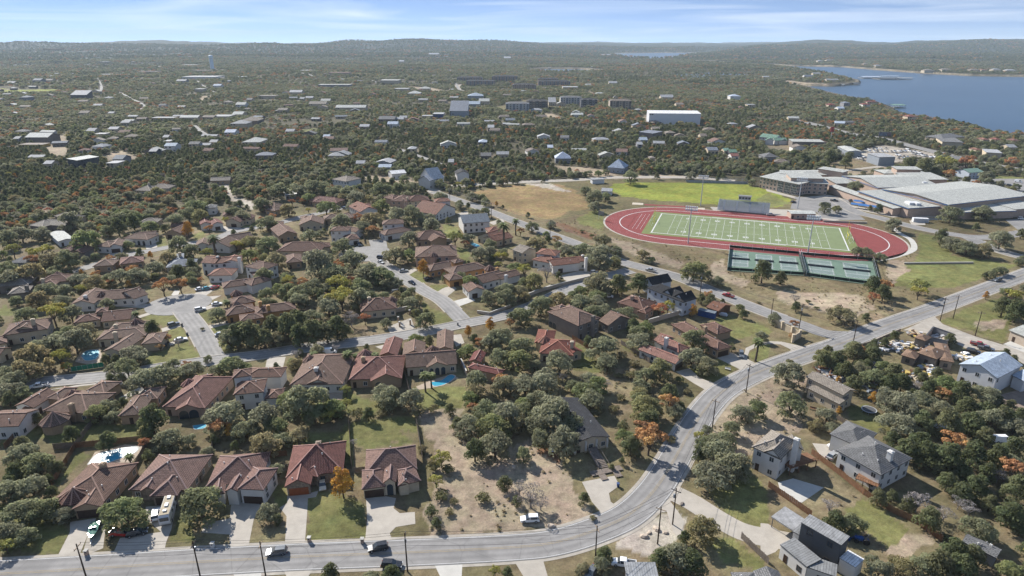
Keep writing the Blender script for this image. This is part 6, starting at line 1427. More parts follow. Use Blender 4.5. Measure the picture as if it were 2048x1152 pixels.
def make_fences():
    F_ = [('F1', [(605, 128), (415, 440)], 1.9, 'w', 'tall orange wood fence left of the glaring pool'), ('F1', [(608, 128), (880, 100), (1160, 72)], 1.9, 'w', 'brown wood fence behind the glaring pool'), ('F1', [(430, 138), (600, 125)], 1.9, 'g', 'short dark fence behind the left oaks'), ('F1', [(45, 135), (200, -40)], 1.9, 'w', 'wood fence slanting up at the left edge'), ('F1', [(610, 120), (740, -60)], 1.9, 'g', 'dark fence between the two left lawns'), ('F1', [(1000, 450), (1180, 100)], 1.8, 'g', 'dark fence right of the pool deck'), ('F1', [(1620, 400), (1720, 60)], 1.8, 'g', 'dark fence between the two mauve roofed houses'),
        ('E2', [(1185, 680), (1215, 800), (1255, 935)], 1.9, 'g', 'dark fence left of the kidney pool lawn'), ('E2', [(1640, 600), (1685, 700)], 1.8, 's', 'pale wall right of the kidney pool'), ('F2', [(742, -80), (765, 300)], 1.9, 'g', 'dark fence between the orange door and mauve houses'), ('F2', [(1285, -60), (1335, 245)], 1.9, 'g', 'grey fence at the right of the mauve house yard'), ('F2', [(790, 330), (880, 320)], 1.8, 'g', 'short grey fence left of the mauve house'), ('F2', [(60, 210), (250, 190)], 1.8, 'w', 'brown fence left of the orange door house'),
        ('E3', [(480, 410), (600, 480), (730, 560)], 1.9, 'w', 'orange wood fence behind the strip lawn'), ('E3', [(870, 450), (1000, 530), (1100, 600)], 1.9, 'g', 'dark fence before the brick-red long house'), ('E3', [(1090, 285), (1330, 215)], 1.9, 's', 'pale stone wall below the pale blue house'), ('E3', [(0, 120), (150, 60), (310, 0)], 1.5, 's', 'curved stone wall above the solar house'), ('D3', [(170, 1150), (420, 1080), (700, 1010)], 1.5, 's', 'long stone wall along the hacienda street'), ('E2', [(1770, 200), (1870, 215), (2048, 150)], 1.2, 's', 'stone retaining wall at the street corner'), ('E2', [(1120, 195), (1225, 172)], 1.7, 's', 'plaster wall right of the play yard house'),
        ('F4', [(345, 175), (600, 370), (760, 500)], 1.9, 'w', 'upper stretch of the brown fence before the big hip house'), ('F4', [(760, 500), (980, 640), (1200, 745), (1390, 880)], 1.9, 'w', 'lower stretch of the brown fence along the right lawn'), ('F4', [(0, 440), (190, 570), (345, 680)], 1.9, 'w', 'brown fence below the tall white house'), ('F3', [(1830, 850), (2050, 1060)], 1.9, 'g', 'dark board fence beside the side lane'), ('E4', [(480, 1010), (720, 1150)], 1.6, 'g', 'black fence round the cream house garden'), ('E4', [(640, 500), (840, 440), (1060, 345)], 1.2, 'g', 'low dark fence between the road and the scrap yard'), ('D2', [(860, 690), (870, 750)], 1.8, 'g', 'dark hedge fence beside the white tower house'), ('D2', [(1480, 740), (1570, 730)], 1.8, 's', 'pale wall right of the broad gabled house')]
    for c, pts, h, m, lab in F_:
        P = [np.array(cp(c, *q)) for q in pts]; e = empty('garden_wall' if m == 's' else 'fence', (*P[0], 0)); tag(e, lab, 'wall' if m == 's' else 'fence')
        mt = WM['sand'] if m == 's' else M_WOOD if m == 'w' else M_WOODG
        for p, q in zip(P[:-1], P[1:]):
            d = q - p; ln = float(np.hypot(*d)); d /= ln; o = p - P[0]; nrm = np.array((-d[1], d[0]))
            b = MB()
            if m == 's': b.bar((o[0], o[1], -.2), (o[0] + d[0] * ln, o[1] + d[1] * ln, -.2), .35, h + .2); b.build('wall_face', mt, e); b = MB(); b.bar((o[0], o[1], h), (o[0] + d[0] * ln, o[1] + d[1] * ln, h), .48, .1); b.build('coping', M_CONC2, e); continue
            n = int(ln / .3)
            for k in range(n):
                s = o + d * ln * (k + .5) / n + nrm * (.02 if k % 2 else -.01); w = ln / n * .47
                b.prism([tuple(s + d * i * w + nrm * j * .012) for i, j in ((-1, -1), (1, -1), (1, 1), (-1, 1))], .02, h + .05 * math.sin(k * 2.1))
            tag(b.build('boards', mt, e), kind='stuff')
            for k in range(int(ln / 2.4) + 1): s = o + d * min(ln, k * 2.4) + nrm * .08; b = MB(); b.box(s[0] - .06, s[1] - .06, -.2, s[0] + .06, s[1] + .06, h + .1); b.build('post', mt, e)
    # yellow screen wall with piers, green construction mesh
    P = [np.array(cp('E4', *q)) for q in ((30, 290), (110, 330), (190, 370), (250, 400), (195, 435))]; e = empty('screen_wall', (*P[0], 0)); tag(e, 'yellow plastered screen wall with piers at the street corner', 'wall')
    for p, q in zip(P[:-1], P[1:]): o = p - P[0]; d = q - P[0]; b = MB(); b.bar((o[0], o[1], -.2), (d[0], d[1], -.2), .3, 3.0); b.build('panel', WM['cream'], e)
    for p in P: o = p - P[0]; b = MB(); b.box(o[0] - .45, o[1] - .45, -.2, o[0] + .45, o[1] + .45, 3.4); b.box(o[0] - .55, o[1] - .55, 3.4, o[0] + .55, o[1] + .55, 3.55); b.build('pier', WM['cream'], e)
    P = [np.array(cp('E1', 575, 670)), np.array(cp('E1', 832, 632))]; d = P[1] - P[0]; e = empty('mesh_fence', (*P[0], 0)); tag(e, 'bright green mesh fence along the street at left', 'fence'); b = MB(); b.bar((0, 0, .1), (d[0], d[1], .1), .03, 1.8); b.build('mesh_sheet', plain('mesh_green', (.03, .22, .13), .9, .2), e)
    for k in range(7): b = MB(); s = d * k / 6; b.tube((s[0], s[1], -.1), (s[0], s[1], 2), .04, .04, 6); b.build('post', M_GALV, e)
def make_drives():
    DR = [('F2', 'c', [(250, 512), (425, 490), (500, 470), (480, 520), (415, 530), (410, 640), (390, 905), (230, 925), (245, 675), (190, 605), (250, 570)]), ('F2', 'c', [(880, 530), (1040, 515), (1120, 530), (1100, 610), (1150, 650), (1270, 640), (1275, 735), (1120, 760), (1070, 810), (1095, 890), (870, 895), (890, 700)]),
     ('F1', 'c', [(560, 720), (770, 690), (700, 830), (640, 975), (465, 985), (560, 800)]), ('F1', 'g', [(700, 832), (850, 730), (825, 930), (655, 1000)]), ('F1', 'c', [(1165, 600), (1260, 590), (1410, 600), (1370, 780), (1330, 880), (1310, 972), (900, 985), (960, 850), (1290, 800), (1170, 700)]), ('F1', 'c', [(1850, 560), (2100, 560), (2030, 700), (1990, 905), (1840, 935), (1835, 820), (1610, 805), (1640, 735), (1840, 690)]),
     ('F2', 'c', [(215, 1090), (470, 1085), (415, 1160), (245, 1160)]), ('F2', 'p', [(1420, 1046), (1652, 1040), (1645, 1170), (1480, 1170)]), ('F3', 'c', [(5, 1012), (237, 985), (290, 1170), (100, 1170)]), ('F1', 'p', [(1860, 1115), (2090, 1100), (2090, 1170), (1880, 1170)]),
     ('F3', 'c', [(560, 400), (820, 350), (860, 430), (775, 490), (790, 560), (865, 608), (745, 680), (640, 560)]), ('F3', 'c', [(1240, 520), (1330, 640), (1380, 720), (1340, 860), (1290, 800), (1240, 640), (1130, 650)]),
     ('E3', 'c', [(1310, 670), (1420, 640), (1500, 720), (1660, 775), (1580, 835), (1450, 760)]), ('E3', 'c', [(1640, 560), (1720, 505), (1870, 560), (1965, 612), (1850, 665)]), ('E3', 'c', [(1850, 560), (1870, 480), (1960, 440), (2060, 425), (2060, 445), (1970, 465), (1900, 500), (1880, 560)]), ('E4', 'c', [(0, 425), (110, 430), (250, 462), (310, 480), (180, 525), (180, 490), (100, 452), (0, 445)]),
     ('E4', 'g', [(1080, 340), (1330, 225), (1400, 290), (1650, 385), (2060, 510), (2060, 620), (1900, 500), (1600, 490), (1450, 420), (1180, 340)]), ('E4', 'p', [(1880, 450), (1950, 420), (2060, 460), (2060, 520)]), ('E4', 'b', [(1800, 870), (2060, 800), (2060, 980), (1960, 980)]),
     ('E1', 'c', [(1100, 225), (1240, 180), (1255, 195), (1120, 240)]), ('E1', 'c', [(1290, 325), (1445, 280), (1455, 305), (1300, 352)]), ('E1', 'c', [(1350, 440), (1495, 388), (1508, 412), (1360, 462)]), ('E1', 'c', [(1545, 178), (1730, 125), (1760, 140), (1560, 205)]), ('E1', 'c', [(1590, 75), (1770, 60), (1690, 100), (1610, 120)]), ('E1', 'c', [(1625, 310), (1835, 258), (1835, 285), (1645, 335)]), ('E1', 'c', [(1690, 402), (1770, 385), (1720, 425)]), ('E1', 'c', [(925, 150), (960, 125), (1110, 115), (1250, 140), (1250, 165), (1050, 155)]), ('E1', 'c', [(890, 765), (975, 735), (985, 765), (895, 815)]), ('E1', 'c', [(350, 820), (820, 745), (830, 765), (480, 805)]), ('E1', 'c', [(950, 880), (1100, 800), (1250, 790), (1100, 850), (1000, 890)]),
     ('E2', 'c', [(90, 560), (238, 550), (215, 640), (72, 650)]), ('E2', 'c', [(955, 470), (1080, 440), (1050, 460), (1000, 490)]), ('E2', 'c', [(1560, 378), (1640, 370), (1668, 440), (1600, 470)]), ('E2', 'p', [(1555, 112), (1715, 70), (1755, 100), (1612, 152)]), ('E2', 'c', [(1440, 40), (1490, 5), (1570, -20), (1600, 0), (1520, 80)]), ('E2', 'g', [(1050, 310), (1240, 240), (1270, 320), (1180, 365), (1080, 375)]),
     ('D2', 'c', [(1465, 1140), (1510, 1100), (1570, 1090), (1605, 1110), (1560, 1150), (1480, 1190)]), ('D2', 'a', [(900, 720), (1040, 715), (1055, 800), (930, 805)]), ('D2', 'c', [(1170, 990), (1260, 945), (1290, 960), (1210, 1010)]), ('D2', 'c', [(770, 790), (820, 765), (855, 800), (800, 815)]), ('D2', 'c', [(1280, 1080), (1340, 1060), (1360, 1080), (1310, 1110)]), ('D2', 'c', [(1610, 510), (1680, 490), (1760, 520), (1700, 540)]), ('D2', 'c', [(1860, 580), (1970, 550), (1990, 575), (1900, 600)]),
     ('D3', 'c', [(370, 1010), (540, 965), (770, 985), (790, 1000), (600, 1030), (440, 1050)]), ('D1', 'c', [(870, 830), (980, 815), (1010, 860), (900, 900)]), ('D1', 'c', [(1150, 750), (1245, 738), (1265, 790), (1180, 805)]), ('D1', 'c', [(1555, 1150), (1680, 1080), (1765, 1085), (1610, 1190)]), ('D1', 'c', [(1720, 640), (1780, 610), (1900, 610), (1960, 640), (1840, 660)]), ('D1', 'p', [(1370, 1160), (1400, 1120), (1440, 1130), (1420, 1170)]),
     ('F4', 'c', [(355, 90), (480, 100), (560, 150), (520, 235), (430, 210)]), ('F4', 'c', [(-60, 730), (0, 735), (175, 845), (60, 960), (-60, 1010)]), ('F4', 'p', [(80, 405), (200, 372), (445, 445), (235, 590), (100, 480)]), ('F1', 't', [(700, 270), (760, 160), (1000, 100), (1160, 110), (1050, 250), (960, 420), (900, 400), (940, 240)]), ('E2', 't', [(1280, 790), (1400, 740), (1560, 690), (1620, 720), (1500, 780), (1400, 800), (1300, 815)]), ('E1', 't', [(600, 590), (640, 520), (800, 480), (830, 590), (700, 610)]), ('E2', 't', [(560, 830), (700, 790), (690, 890), (600, 900)])]
    MM = dict(c=M_CONC, p=M_CONC2, g=M_GRAVEL, a=M_ASPH2, b=plain('brown_gravel', (.30, .23, .18), .95, .2), t=plain('flagstone', (.46, .37, .28), .85, .2, .8))
    for i, (c, k, pts) in enumerate(DR): pad({'g': 'gravel_patch', 't': 'pool_terrace', 'b': 'gravel_patch'}.get(k, 'driveway'), c, pts, MM[k], .036 + .002 * (i % 7))
    m, t, b, o = nodes('pool_water'); b.inputs['Base Color'].default_value = (.05, .30, .42, 1); b.inputs['Roughness'].default_value = .16; b.inputs['Specular IOR Level'].default_value = .6; bump(t, b, noise(t, 1.6, 3, .5, wpos(t)), .35, .1)
    for c, pts, lab in (('F1', [(715, 255), (775, 185), (900, 145), (1085, 122), (1075, 165), (950, 215), (830, 255)], 'large pool glaring white in the sun behind the turret house'), ('E2', [(1400, 755), (1480, 742), (1545, 698), (1590, 712), (1520, 765), (1430, 785)], 'blue kidney pool behind the pillared house'), ('E1', [(650, 545), (690, 505), (785, 500), (775, 560), (690, 580)], 'turquoise pool below the courtyard house'), ('D2', [(790, 640), (840, 648), (835, 695), (800, 690)], 'small blue pool beside the white tower house'), ('D2', [(1715, 735), (1790, 765), (1760, 775), (1710, 750)], 'small pool below the orange-brown house'), ('E1', [(1545, 1102), (1640, 1092), (1635, 1120), (1560, 1130)], 'small blue pool right of the double arch house')):
        P = pxpoly(c, pts); S = np.array([tuple(q) for q in smooth(P + P[:1], 5)[:-1]]); cen = S.mean(0); e = empty('swimming_pool', (*cen, 0)); tag(e, lab, 'pool'); Q = S - cen
        if sum(Q[i][0] * Q[i - 1][1] - Q[i - 1][0] * Q[i][1] for i in range(len(Q))) > 0: Q = Q[::-1]
        b = MB(); b.prism([tuple(q * 1.1) for q in Q], -.1, .07); b.build('coping', M_CONC2, e); b = MB(); b.prism([tuple(q) for q in Q], -.1, .085); b.build('water', m, e)
    # ---------------- single things
    p = np.array(cp('E3', 1560, 205, 1.3)); e = empty('shipping_container', (*p, 0), R(-35)); tag(e, 'blue container with pale roof beside the rusty shed', 'container'); b = MB(); b.box(-3.6, -1.3, 0, 3.6, 1.3, 2.6); b.build('body', plain('container_blue', (.03, .09, .30), .5), e); b = MB(); b.box(-3.7, -1.4, 2.6, 3.7, 1.4, 2.72); b.build('roof', RM['blue'], e); b = MB(); [b.box(-3.4 + i * .5, -1.36, .1, -3.2 + i * .5, -1.3, 2.5) for i in range(14)]; b.build('ribs', MATS['container_blue'], e)
    p = np.array(cp('E3', 1675, 205, 1)); e = empty('flat_trailer', (*p, 0), R(-30)); tag(e, 'pale topped utility trailer right of the blue container', 'trailer'); b = MB(); b.box(-2.6, -1.1, .6, 2.6, 1.1, .75); b.box(-2.2, -1, 1.2, 2.2, 1, 1.35); b.build('deck', WM['metalw'], e); b = MB(); [b.tube((-.6, s, .35), (-.6, s * 1.2, .35), .35, .35, 10) for s in (-1, 1)]; b.build('wheels', M_TYRE, e); b = MB(); [b.tube((x, y, .7), (x, y, 1.25), .06, .06, 6) for x in (-2, 2) for y in (-.9, .9)]; b.build('stakes', M_GALV, e)
    # cottage porch and stair
    g = mkwing('F3', (490, 100, 785, 42, 10, 3.6, 'flat')); e = empty('wooden_stair', (*g.A, 0), g.ang); tag(e, 'long weathered wooden stair and ramp below the charcoal cottage', 'stairs')
    for i in range(14): b = MB(); b.box(g.L * .36, -1 - i * .55, 1.6 - i * .11, g.L * .62, -.42 - i * .55, 1.68 - i * .11); b.build('step', M_WOODG, e)
    b = MB(); b.box(g.L * .1, -10.8, .2, g.L * .9, -8.7, .34); b.build('landing', M_WOODG, e); b = MB(); [b.box(x, -13.2 - k * .06, .22 - k * .0, x + 1.9, -10.8, .3) for k, x in enumerate((g.L * .25, g.L * .62))]; b.build('ramp', M_WOODG, e)
    b = MB(); [b.bar((x, -8.6, 1.3), (x, -.5, 2.6), .08, .1) for x in (g.L * .35, g.L * .63)]; b.build('handrail', M_WOODG, e)
    for k in range(4): b = MB(); x = g.L * (.06 + .293 * k); o = empty('porch_post', (*(g.A + g.u * x + g.n * .25), 0), g.ang); tag(o, 'white porch post of the charcoal cottage, %s from the left' % ['first', 'second', 'third', 'fourth'][k], 'post', 'porch posts'); b.box(-.22, -.22, 0, .22, .22, 3.55); b.build('shaft', M_FRAMEW, o); b = MB(); b.box(-.3, -.3, 0, .3, .3, .5); b.build('base', WM['cream'], o)
    # balcony deck of the big grey house, rear deck of the tall white house
    for c, w, lab in (('F4', (700, 370, 880, 440, 3.5, 2.6, 'flat'), 'timber balcony on posts below the big grey hip'), ('F4', (180, 290, 400, 225, 4, 2.6, 'flat'), 'brown rear deck of the tall white house')):
        g = mkwing(c, w); e = empty('timber_deck', (*g.A, 0), g.ang); tag(e, lab, 'deck'); b = MB(); b.box(0, 0, 2.4, g.L, g.d, 2.6); b.build('floor', M_WOOD, e); b = MB(); b.box(0, -.05, 3.5, g.L, .05, 3.6); [b.box(x - .03, -.03, 2.6, x + .03, .03, 3.5) for x in np.linspace(0, g.L, int(g.L / .5))]; b.build('railing', M_WOOD, e)
        for x in np.linspace(.2, g.L - .2, 4): b = MB(); b.box(x - .1, .1, -.1, x + .1, .3, 2.4); b.build('post', M_WOOD, e)
    # solar panels belong to the taupe house
    for o in bpy.data.objects:
        if o.get('label', '').startswith('two storey taupe house'):
            g = mkwing('E3', (282, 195, 530, 308, 12, 6.3, 'hip'))
            for i in range(2):
                for j in range(5):
                    b = MB(); u0 = g.L * .36 + j * 1.25; v0 = .9 + i * 2.0; q = g.A - np.array(o.location[:2])
                    def PP(u, v): w_ = q + g.u * u + g.n * v; return (w_[0], w_[1], 6.3 + .22 + .42 * v + .09)
                    slab(b, [PP(u0, v0), PP(u0 + 1.15, v0), PP(u0 + 1.15, v0 + 1.85), PP(u0, v0 + 1.85)], .06, [(0, 0), (1, 0), (1, 1), (0, 1)]); b.build('solar_panel', M_PANEL, o)
    # flat white carport beside the modern house
    p = [cp('F4', *q, 3) for q in ((25, 680), (210, 800), (300, 705), (135, 600))]; cen = np.mean(p, 0); e = empty('carport', (*cen, 0)); tag(e, 'flat white carport roof on thin posts by the modern house', 'carport'); b = MB(); b.prism([tuple(np.array(q) - cen) for q in p], 2.9, 3.2); b.build('roof', RM['chalk'], e)
    for q in p: s = (np.array(q) - cen) * .88; b = MB(); b.tube((s[0], s[1], -.1), (s[0], s[1], 2.95), .1, .1, 6); b.build('post', WM['dark'], e)
    # scrap yard
    bits = [WM['metalw'], WM['steel'], WM['wood'], WM['grey'], WM['cream'], RM['rust'], WM['yellow'], WM['dark']]
    spots = [(960, 470, 4, 'white tarpaulined scrap heap by the low dark fence'), (1030, 440, 3, 'yellow and white scrap heap behind the tarpaulined one'), (1110, 470, 3, 'brown board heap left of the derelict house'), (1210, 460, 3, 'white appliance heap against the derelict house'), (840, 625, 3.5, 'white camper wreckage between the junipers'), (920, 650, 3, 'long white panel stack between the junipers'), (520, 700, 3.5, 'blue and white scrap behind the cream house'), (590, 690, 3, 'grey scrap heap under the left junipers'), (1160, 680, 3.5, 'mixed scrap heap below the derelict house'), (1290, 640, 3.5, 'dark timber heap before the derelict house'), (1290, 715, 3.5, 'yellow foam topped scrap heap by the oaks'), (830, 790, 3, 'pale junk strewn above the garden'), (910, 820, 2.5, 'bluish junk under the golden bush'), (1560, 560, 3, 'yellow machine wreck left of the barn house'), (1180, 360, 2.5, 'round rusty tank heap at the yard mouth'), (1390, 400, 3.5, 'white debris inside the burnt walls'), (440, 650, 2.5, 'dark scrap at the yard corner by the road'), (1380, 1080, 3, 'pale junk under the oaks at lower right'), (1200, 1100, 3, 'whitish junk among the lower right oaks')]
    for k, (x, y, r, lab) in enumerate(spots):
        p = cp('E4', x, y, .6); e = empty('scrap_heap', (*p, 0), k); tag(e, lab, 'scrap heap', 'heaps in the scrap yard'); g = random.Random(k)
        parts = {}
        for i in range(34):
            mi = g.choice([0, 0, 0, 1, 2, 3, 4] if 'white' in lab or 'pale' in lab else [6, 6, 0, 4] if 'yellow' in lab else range(8)); b = parts.setdefault(mi, MB())
            a, q = g.uniform(0, 6.28), r * math.sqrt(g.random()); z = max(0, (1 - q / r)) * 1.3 * g.random(); w, l, h = g.uniform(.2, .7), g.uniform(.5, 1.8), g.uniform(.08, .7); t = g.uniform(0, 3.14); ct, st_ = math.cos(t), math.sin(t); cx_, cy_ = q * math.cos(a), q * math.sin(a)
            tl = g.uniform(-.3, .3); vs = [(cx_ + ct * i_ * l - st_ * j_ * w, cy_ + st_ * i_ * l + ct * j_ * w, max(0.0, z + k_ * h + i_ * tl * l + .1)) for k_ in (0, 1) for i_, j_ in ((-1, -1), (1, -1), (1, 1), (-1, 1))]
            b.add(vs, [(0, 3, 2, 1), (4, 5, 6, 7), (0, 1, 5, 4), (1, 2, 6, 5), (2, 3, 7, 6), (3, 0, 4, 7)])
        for mi, b in parts.items(): tag(b.build('debris', bits[mi], e), kind='stuff')
    # burnt roofless annex
    P = [np.array(cp('E4', *q)) for q in ((1250, 440), (1420, 480), (1465, 420), (1310, 365))]; e = empty('roofless_ruin', (*P[0], 0)); tag(e, 'burnt roofless ruin with charred wall tops in the scrap yard', 'ruin')
    for i in range(4): o = P[i] - P[0]; d = P[(i + 1) % 4] - P[0]; b = MB(); b.bar((o[0], o[1], -.2), (d[0], d[1], -.2), .3, 3.2); b.build('wall', WM['brick'] if i % 2 else WM['grey'], e); b = MB(); b.bar((o[0], o[1], 3.0), (d[0], d[1], 3.0), .5, .18); b.build('charred_beam', WM['dark'], e)
    # mailboxes, bins, stones
    for k, (c, x, y, lab) in enumerate((('F1', 690, 965, 'brick mailbox pillar by the arched garage drive'), ('F1', 1700, 905, 'white stone mailbox pillar by the curved planter'), ('F2', 850, 870, 'brick mailbox pillar between the two drives'), ('F2', 425, 860, 'dark planter stand by the orange door drive'))):
        e = empty('mailbox_pillar', (*cp(c, x, y, .7), 0)); tag(e, lab, 'mailbox'); m = WM['white'] if k == 1 else WM['brick']; b = MB(); b.box(-.35, -.35, -.1, .35, .35, 1.35); b.build('pillar', m, e); b = MB(); b.box(-.45, -.45, 1.35, .45, .45, 1.48); b.build('cap', M_CONC2, e); b = MB(); b.box(-.15, -.4, .9, .15, -.35, 1.2); b.build('letter_box', WM['dark'], e)
    for k, (c, x, y, lab) in enumerate((('E1', 1455, 295, 'dark wheeled bin at the kerb above the left court'), ('E1', 1497, 368, 'dark wheeled bin at the kerb of the left court'), ('E1', 1330, 455, 'dark wheeled bin by the lower drive'), ('E1', 1815, 275, 'dark bins beside the ochre villa'), ('E2', 1615, 290, 'dark wheeled bin at the middle corner'), ('F3', 848, 425, 'blue wheeled bin by the cottage drive'))):
        e = empty('wheeled_bin', (*cp(c, x, y, .5), 0.05)); tag(e, lab, 'bin'); b = MB(); b.add([(-.25, -.3, 0), (.25, -.3, 0), (.25, .3, 0), (-.25, .3, 0), (-.33, -.4, 1), (.33, -.4, 1), (.33, .4, 1), (-.33, .4, 1)], [(0, 3, 2, 1), (4, 5, 6, 7), (0, 1, 5, 4), (1, 2, 6, 5), (2, 3, 7, 6), (3, 0, 4, 7)]); m = WM['navy'] if 'blue' in lab else WM['dark']; b.build('tub', m, e); b = MB(); b.box(-.36, -.44, 1, .36, .42, 1.08); b.build('lid', m, e)
    # yard things
    e = empty('trampoline', (*cp('E4', 805, 990), 0)); tag(e, 'round black trampoline on the lawn behind the cream house', 'trampoline')
    b = MB(); b.tube((0, 0, .85), (0, 0, .88), 2.0, 2.0, 20); b.build('mat', WM['dark'], e); b = MB(); [b.bar((2.15 * math.cos(a), 2.15 * math.sin(a), .82), (2.15 * math.cos(a + .32), 2.15 * math.sin(a + .32), .82), .25, .08) for a in np.arange(0, 6.28, .314)]; b.build('rim', M_GALV, e)
    for a in np.arange(0, 6.2, 1.05): b = MB(); b.tube((2.1 * math.cos(a), 2.1 * math.sin(a), -.05), (2.1 * math.cos(a), 2.1 * math.sin(a), .83), .05, .05, 6); b.build('leg', M_GALV, e)
    e = empty('tractor', (*cp('F4', 745, 880), 0), R(160)); tag(e, 'blue compact tractor with front loader on the right lawn', 'tractor'); bl = MATS['container_blue']
    b = MB(); extr(b, [(-1.5, .6), (1.5, .6), (1.6, 1.1), (1.4, 1.35), (-.2, 1.4), (-1.5, 1.1)], .9, .8, 1.4); b.build('body', bl, e); b = MB(); b.box(-.9, -.4, 1.1, -.3, .4, 1.5); b.box(-1.0, -.4, 1.1, -.85, .4, 1.9); b.build('seat', WM['dark'], e)
    for x, r in ((-.9, .75), (1.1, .48)):
        for s_ in (-1, 1): b = MB(); b.tube((x, s_ * .5, r), (x, s_ * .95, r), r, r, 14); b.build('wheel', M_TYRE, e)
    b = MB(); [(b.bar((0, s_ * .6, 1.2), (1.8, s_ * .6, 1.5), .12, .15), b.bar((1.8, s_ * .6, 1.5), (2.6, s_ * .6, .5), .12, .15)) for s_ in (-1, 1)]; b.build('loader_arm', bl, e); b = MB(); b.box(2.5, -.9, .2, 3.1, .9, .35); b.box(2.5, -.9, .2, 2.6, .9, .85); b.build('bucket', bl, e); b = MB(); [b.box(-1.2, s_ * .45 - .04, 1, -1.1, s_ * .45 + .04, 2.4) for s_ in (-1, 1)]; b.box(-1.2, -.49, 2.4, -1.1, .49, 2.5); b.build('roll_bar', WM['dark'], e)
    for k, (c, x, y, lab) in enumerate((('E3', 1725, 655, 'white picnic table on the lawn by the road curve'), ('E4', 360, 975, 'left garden bench behind the cream house'), ('E4', 430, 1005, 'right garden bench behind the cream house'), ('E2', 1170, 310, 'pale bench in the small play yard'))):
        e = empty('garden_bench', (*cp(c, x, y), 0), R(-30)); tag(e, lab, 'bench'); m = M_FRAMEW if k in (0, 3) else M_WOOD; b = MB(); b.box(-1, -.3, .42, 1, .3, .5); b.build('seat', m, e); b = MB(); b.box(-1, .28, .5, 1, .34, .95); b.build('backrest', m, e)
        for x_ in (-.85, .85): b = MB(); b.box(x_ - .06, -.28, -.05, x_ + .06, .3, .42); b.build('leg', m, e)
    for k, (x, y) in enumerate(((1140, 270), (1150, 310), (1235, 295), (1230, 215))):
        e = empty('timber_pier', (*cp('E2', x, y), 0)); tag(e, 'tan gate pier of the small play yard, %s from the left' % ['first', 'second', 'fourth', 'third'][k], 'pier', 'play yard piers'); b = MB(); b.box(-.3, -.3, -.1, .3, .3, 2.2); b.build('shaft', WM['tan'], e); b = MB(); b.box(-.38, -.38, 2.2, .38, .38, 2.36); b.build('cap', M_CONC2, e)
    for k, (c, x, y, a) in enumerate((('F3', 1060, 830, 'pale boulder beside the stony corner pole'), ('F3', 1100, 800, 'long pale boulder on the stony corner'), ('F3', 1160, 775, 'flat boulder on the stony corner'), ('F3', 1230, 800, 'round boulder right of the corner pole'), ('F3', 1360, 570, 'dark boulder by the side lane fork'), ('F3', 10, 275, 'white boulder in the bare lot'), ('F3', 315, 748, 'small pale boulder right of the white off-roader'))):
        gq = random.Random(k); e = empty('boulder', (*cp(c, x, y, .3), 0), k); tag(e, a, 'boulder', 'boulders by the road bend'); b = MB(); n = 7; r = gq.uniform(.6, 1.1)
        vs = [(r * f * (1 + gq.uniform(-.2, .2)) * math.cos(6.283 * i / n), r * f * .7 * (1 + gq.uniform(-.2, .2)) * math.sin(6.283 * i / n), z * r) for z, f in ((-.1, 1), (.3, 1.05), (.6, .6)) for i in range(n)]
        b.add(vs, [(j * n + i, j * n + (i + 1) % n, (j + 1) * n + (i + 1) % n, (j + 1) * n + i) for j in range(2) for i in range(n)] + [tuple(range(2 * n, 3 * n))]); b.build('stone', WM['taupe'] if 'dark' in a else WM['sand'], e)
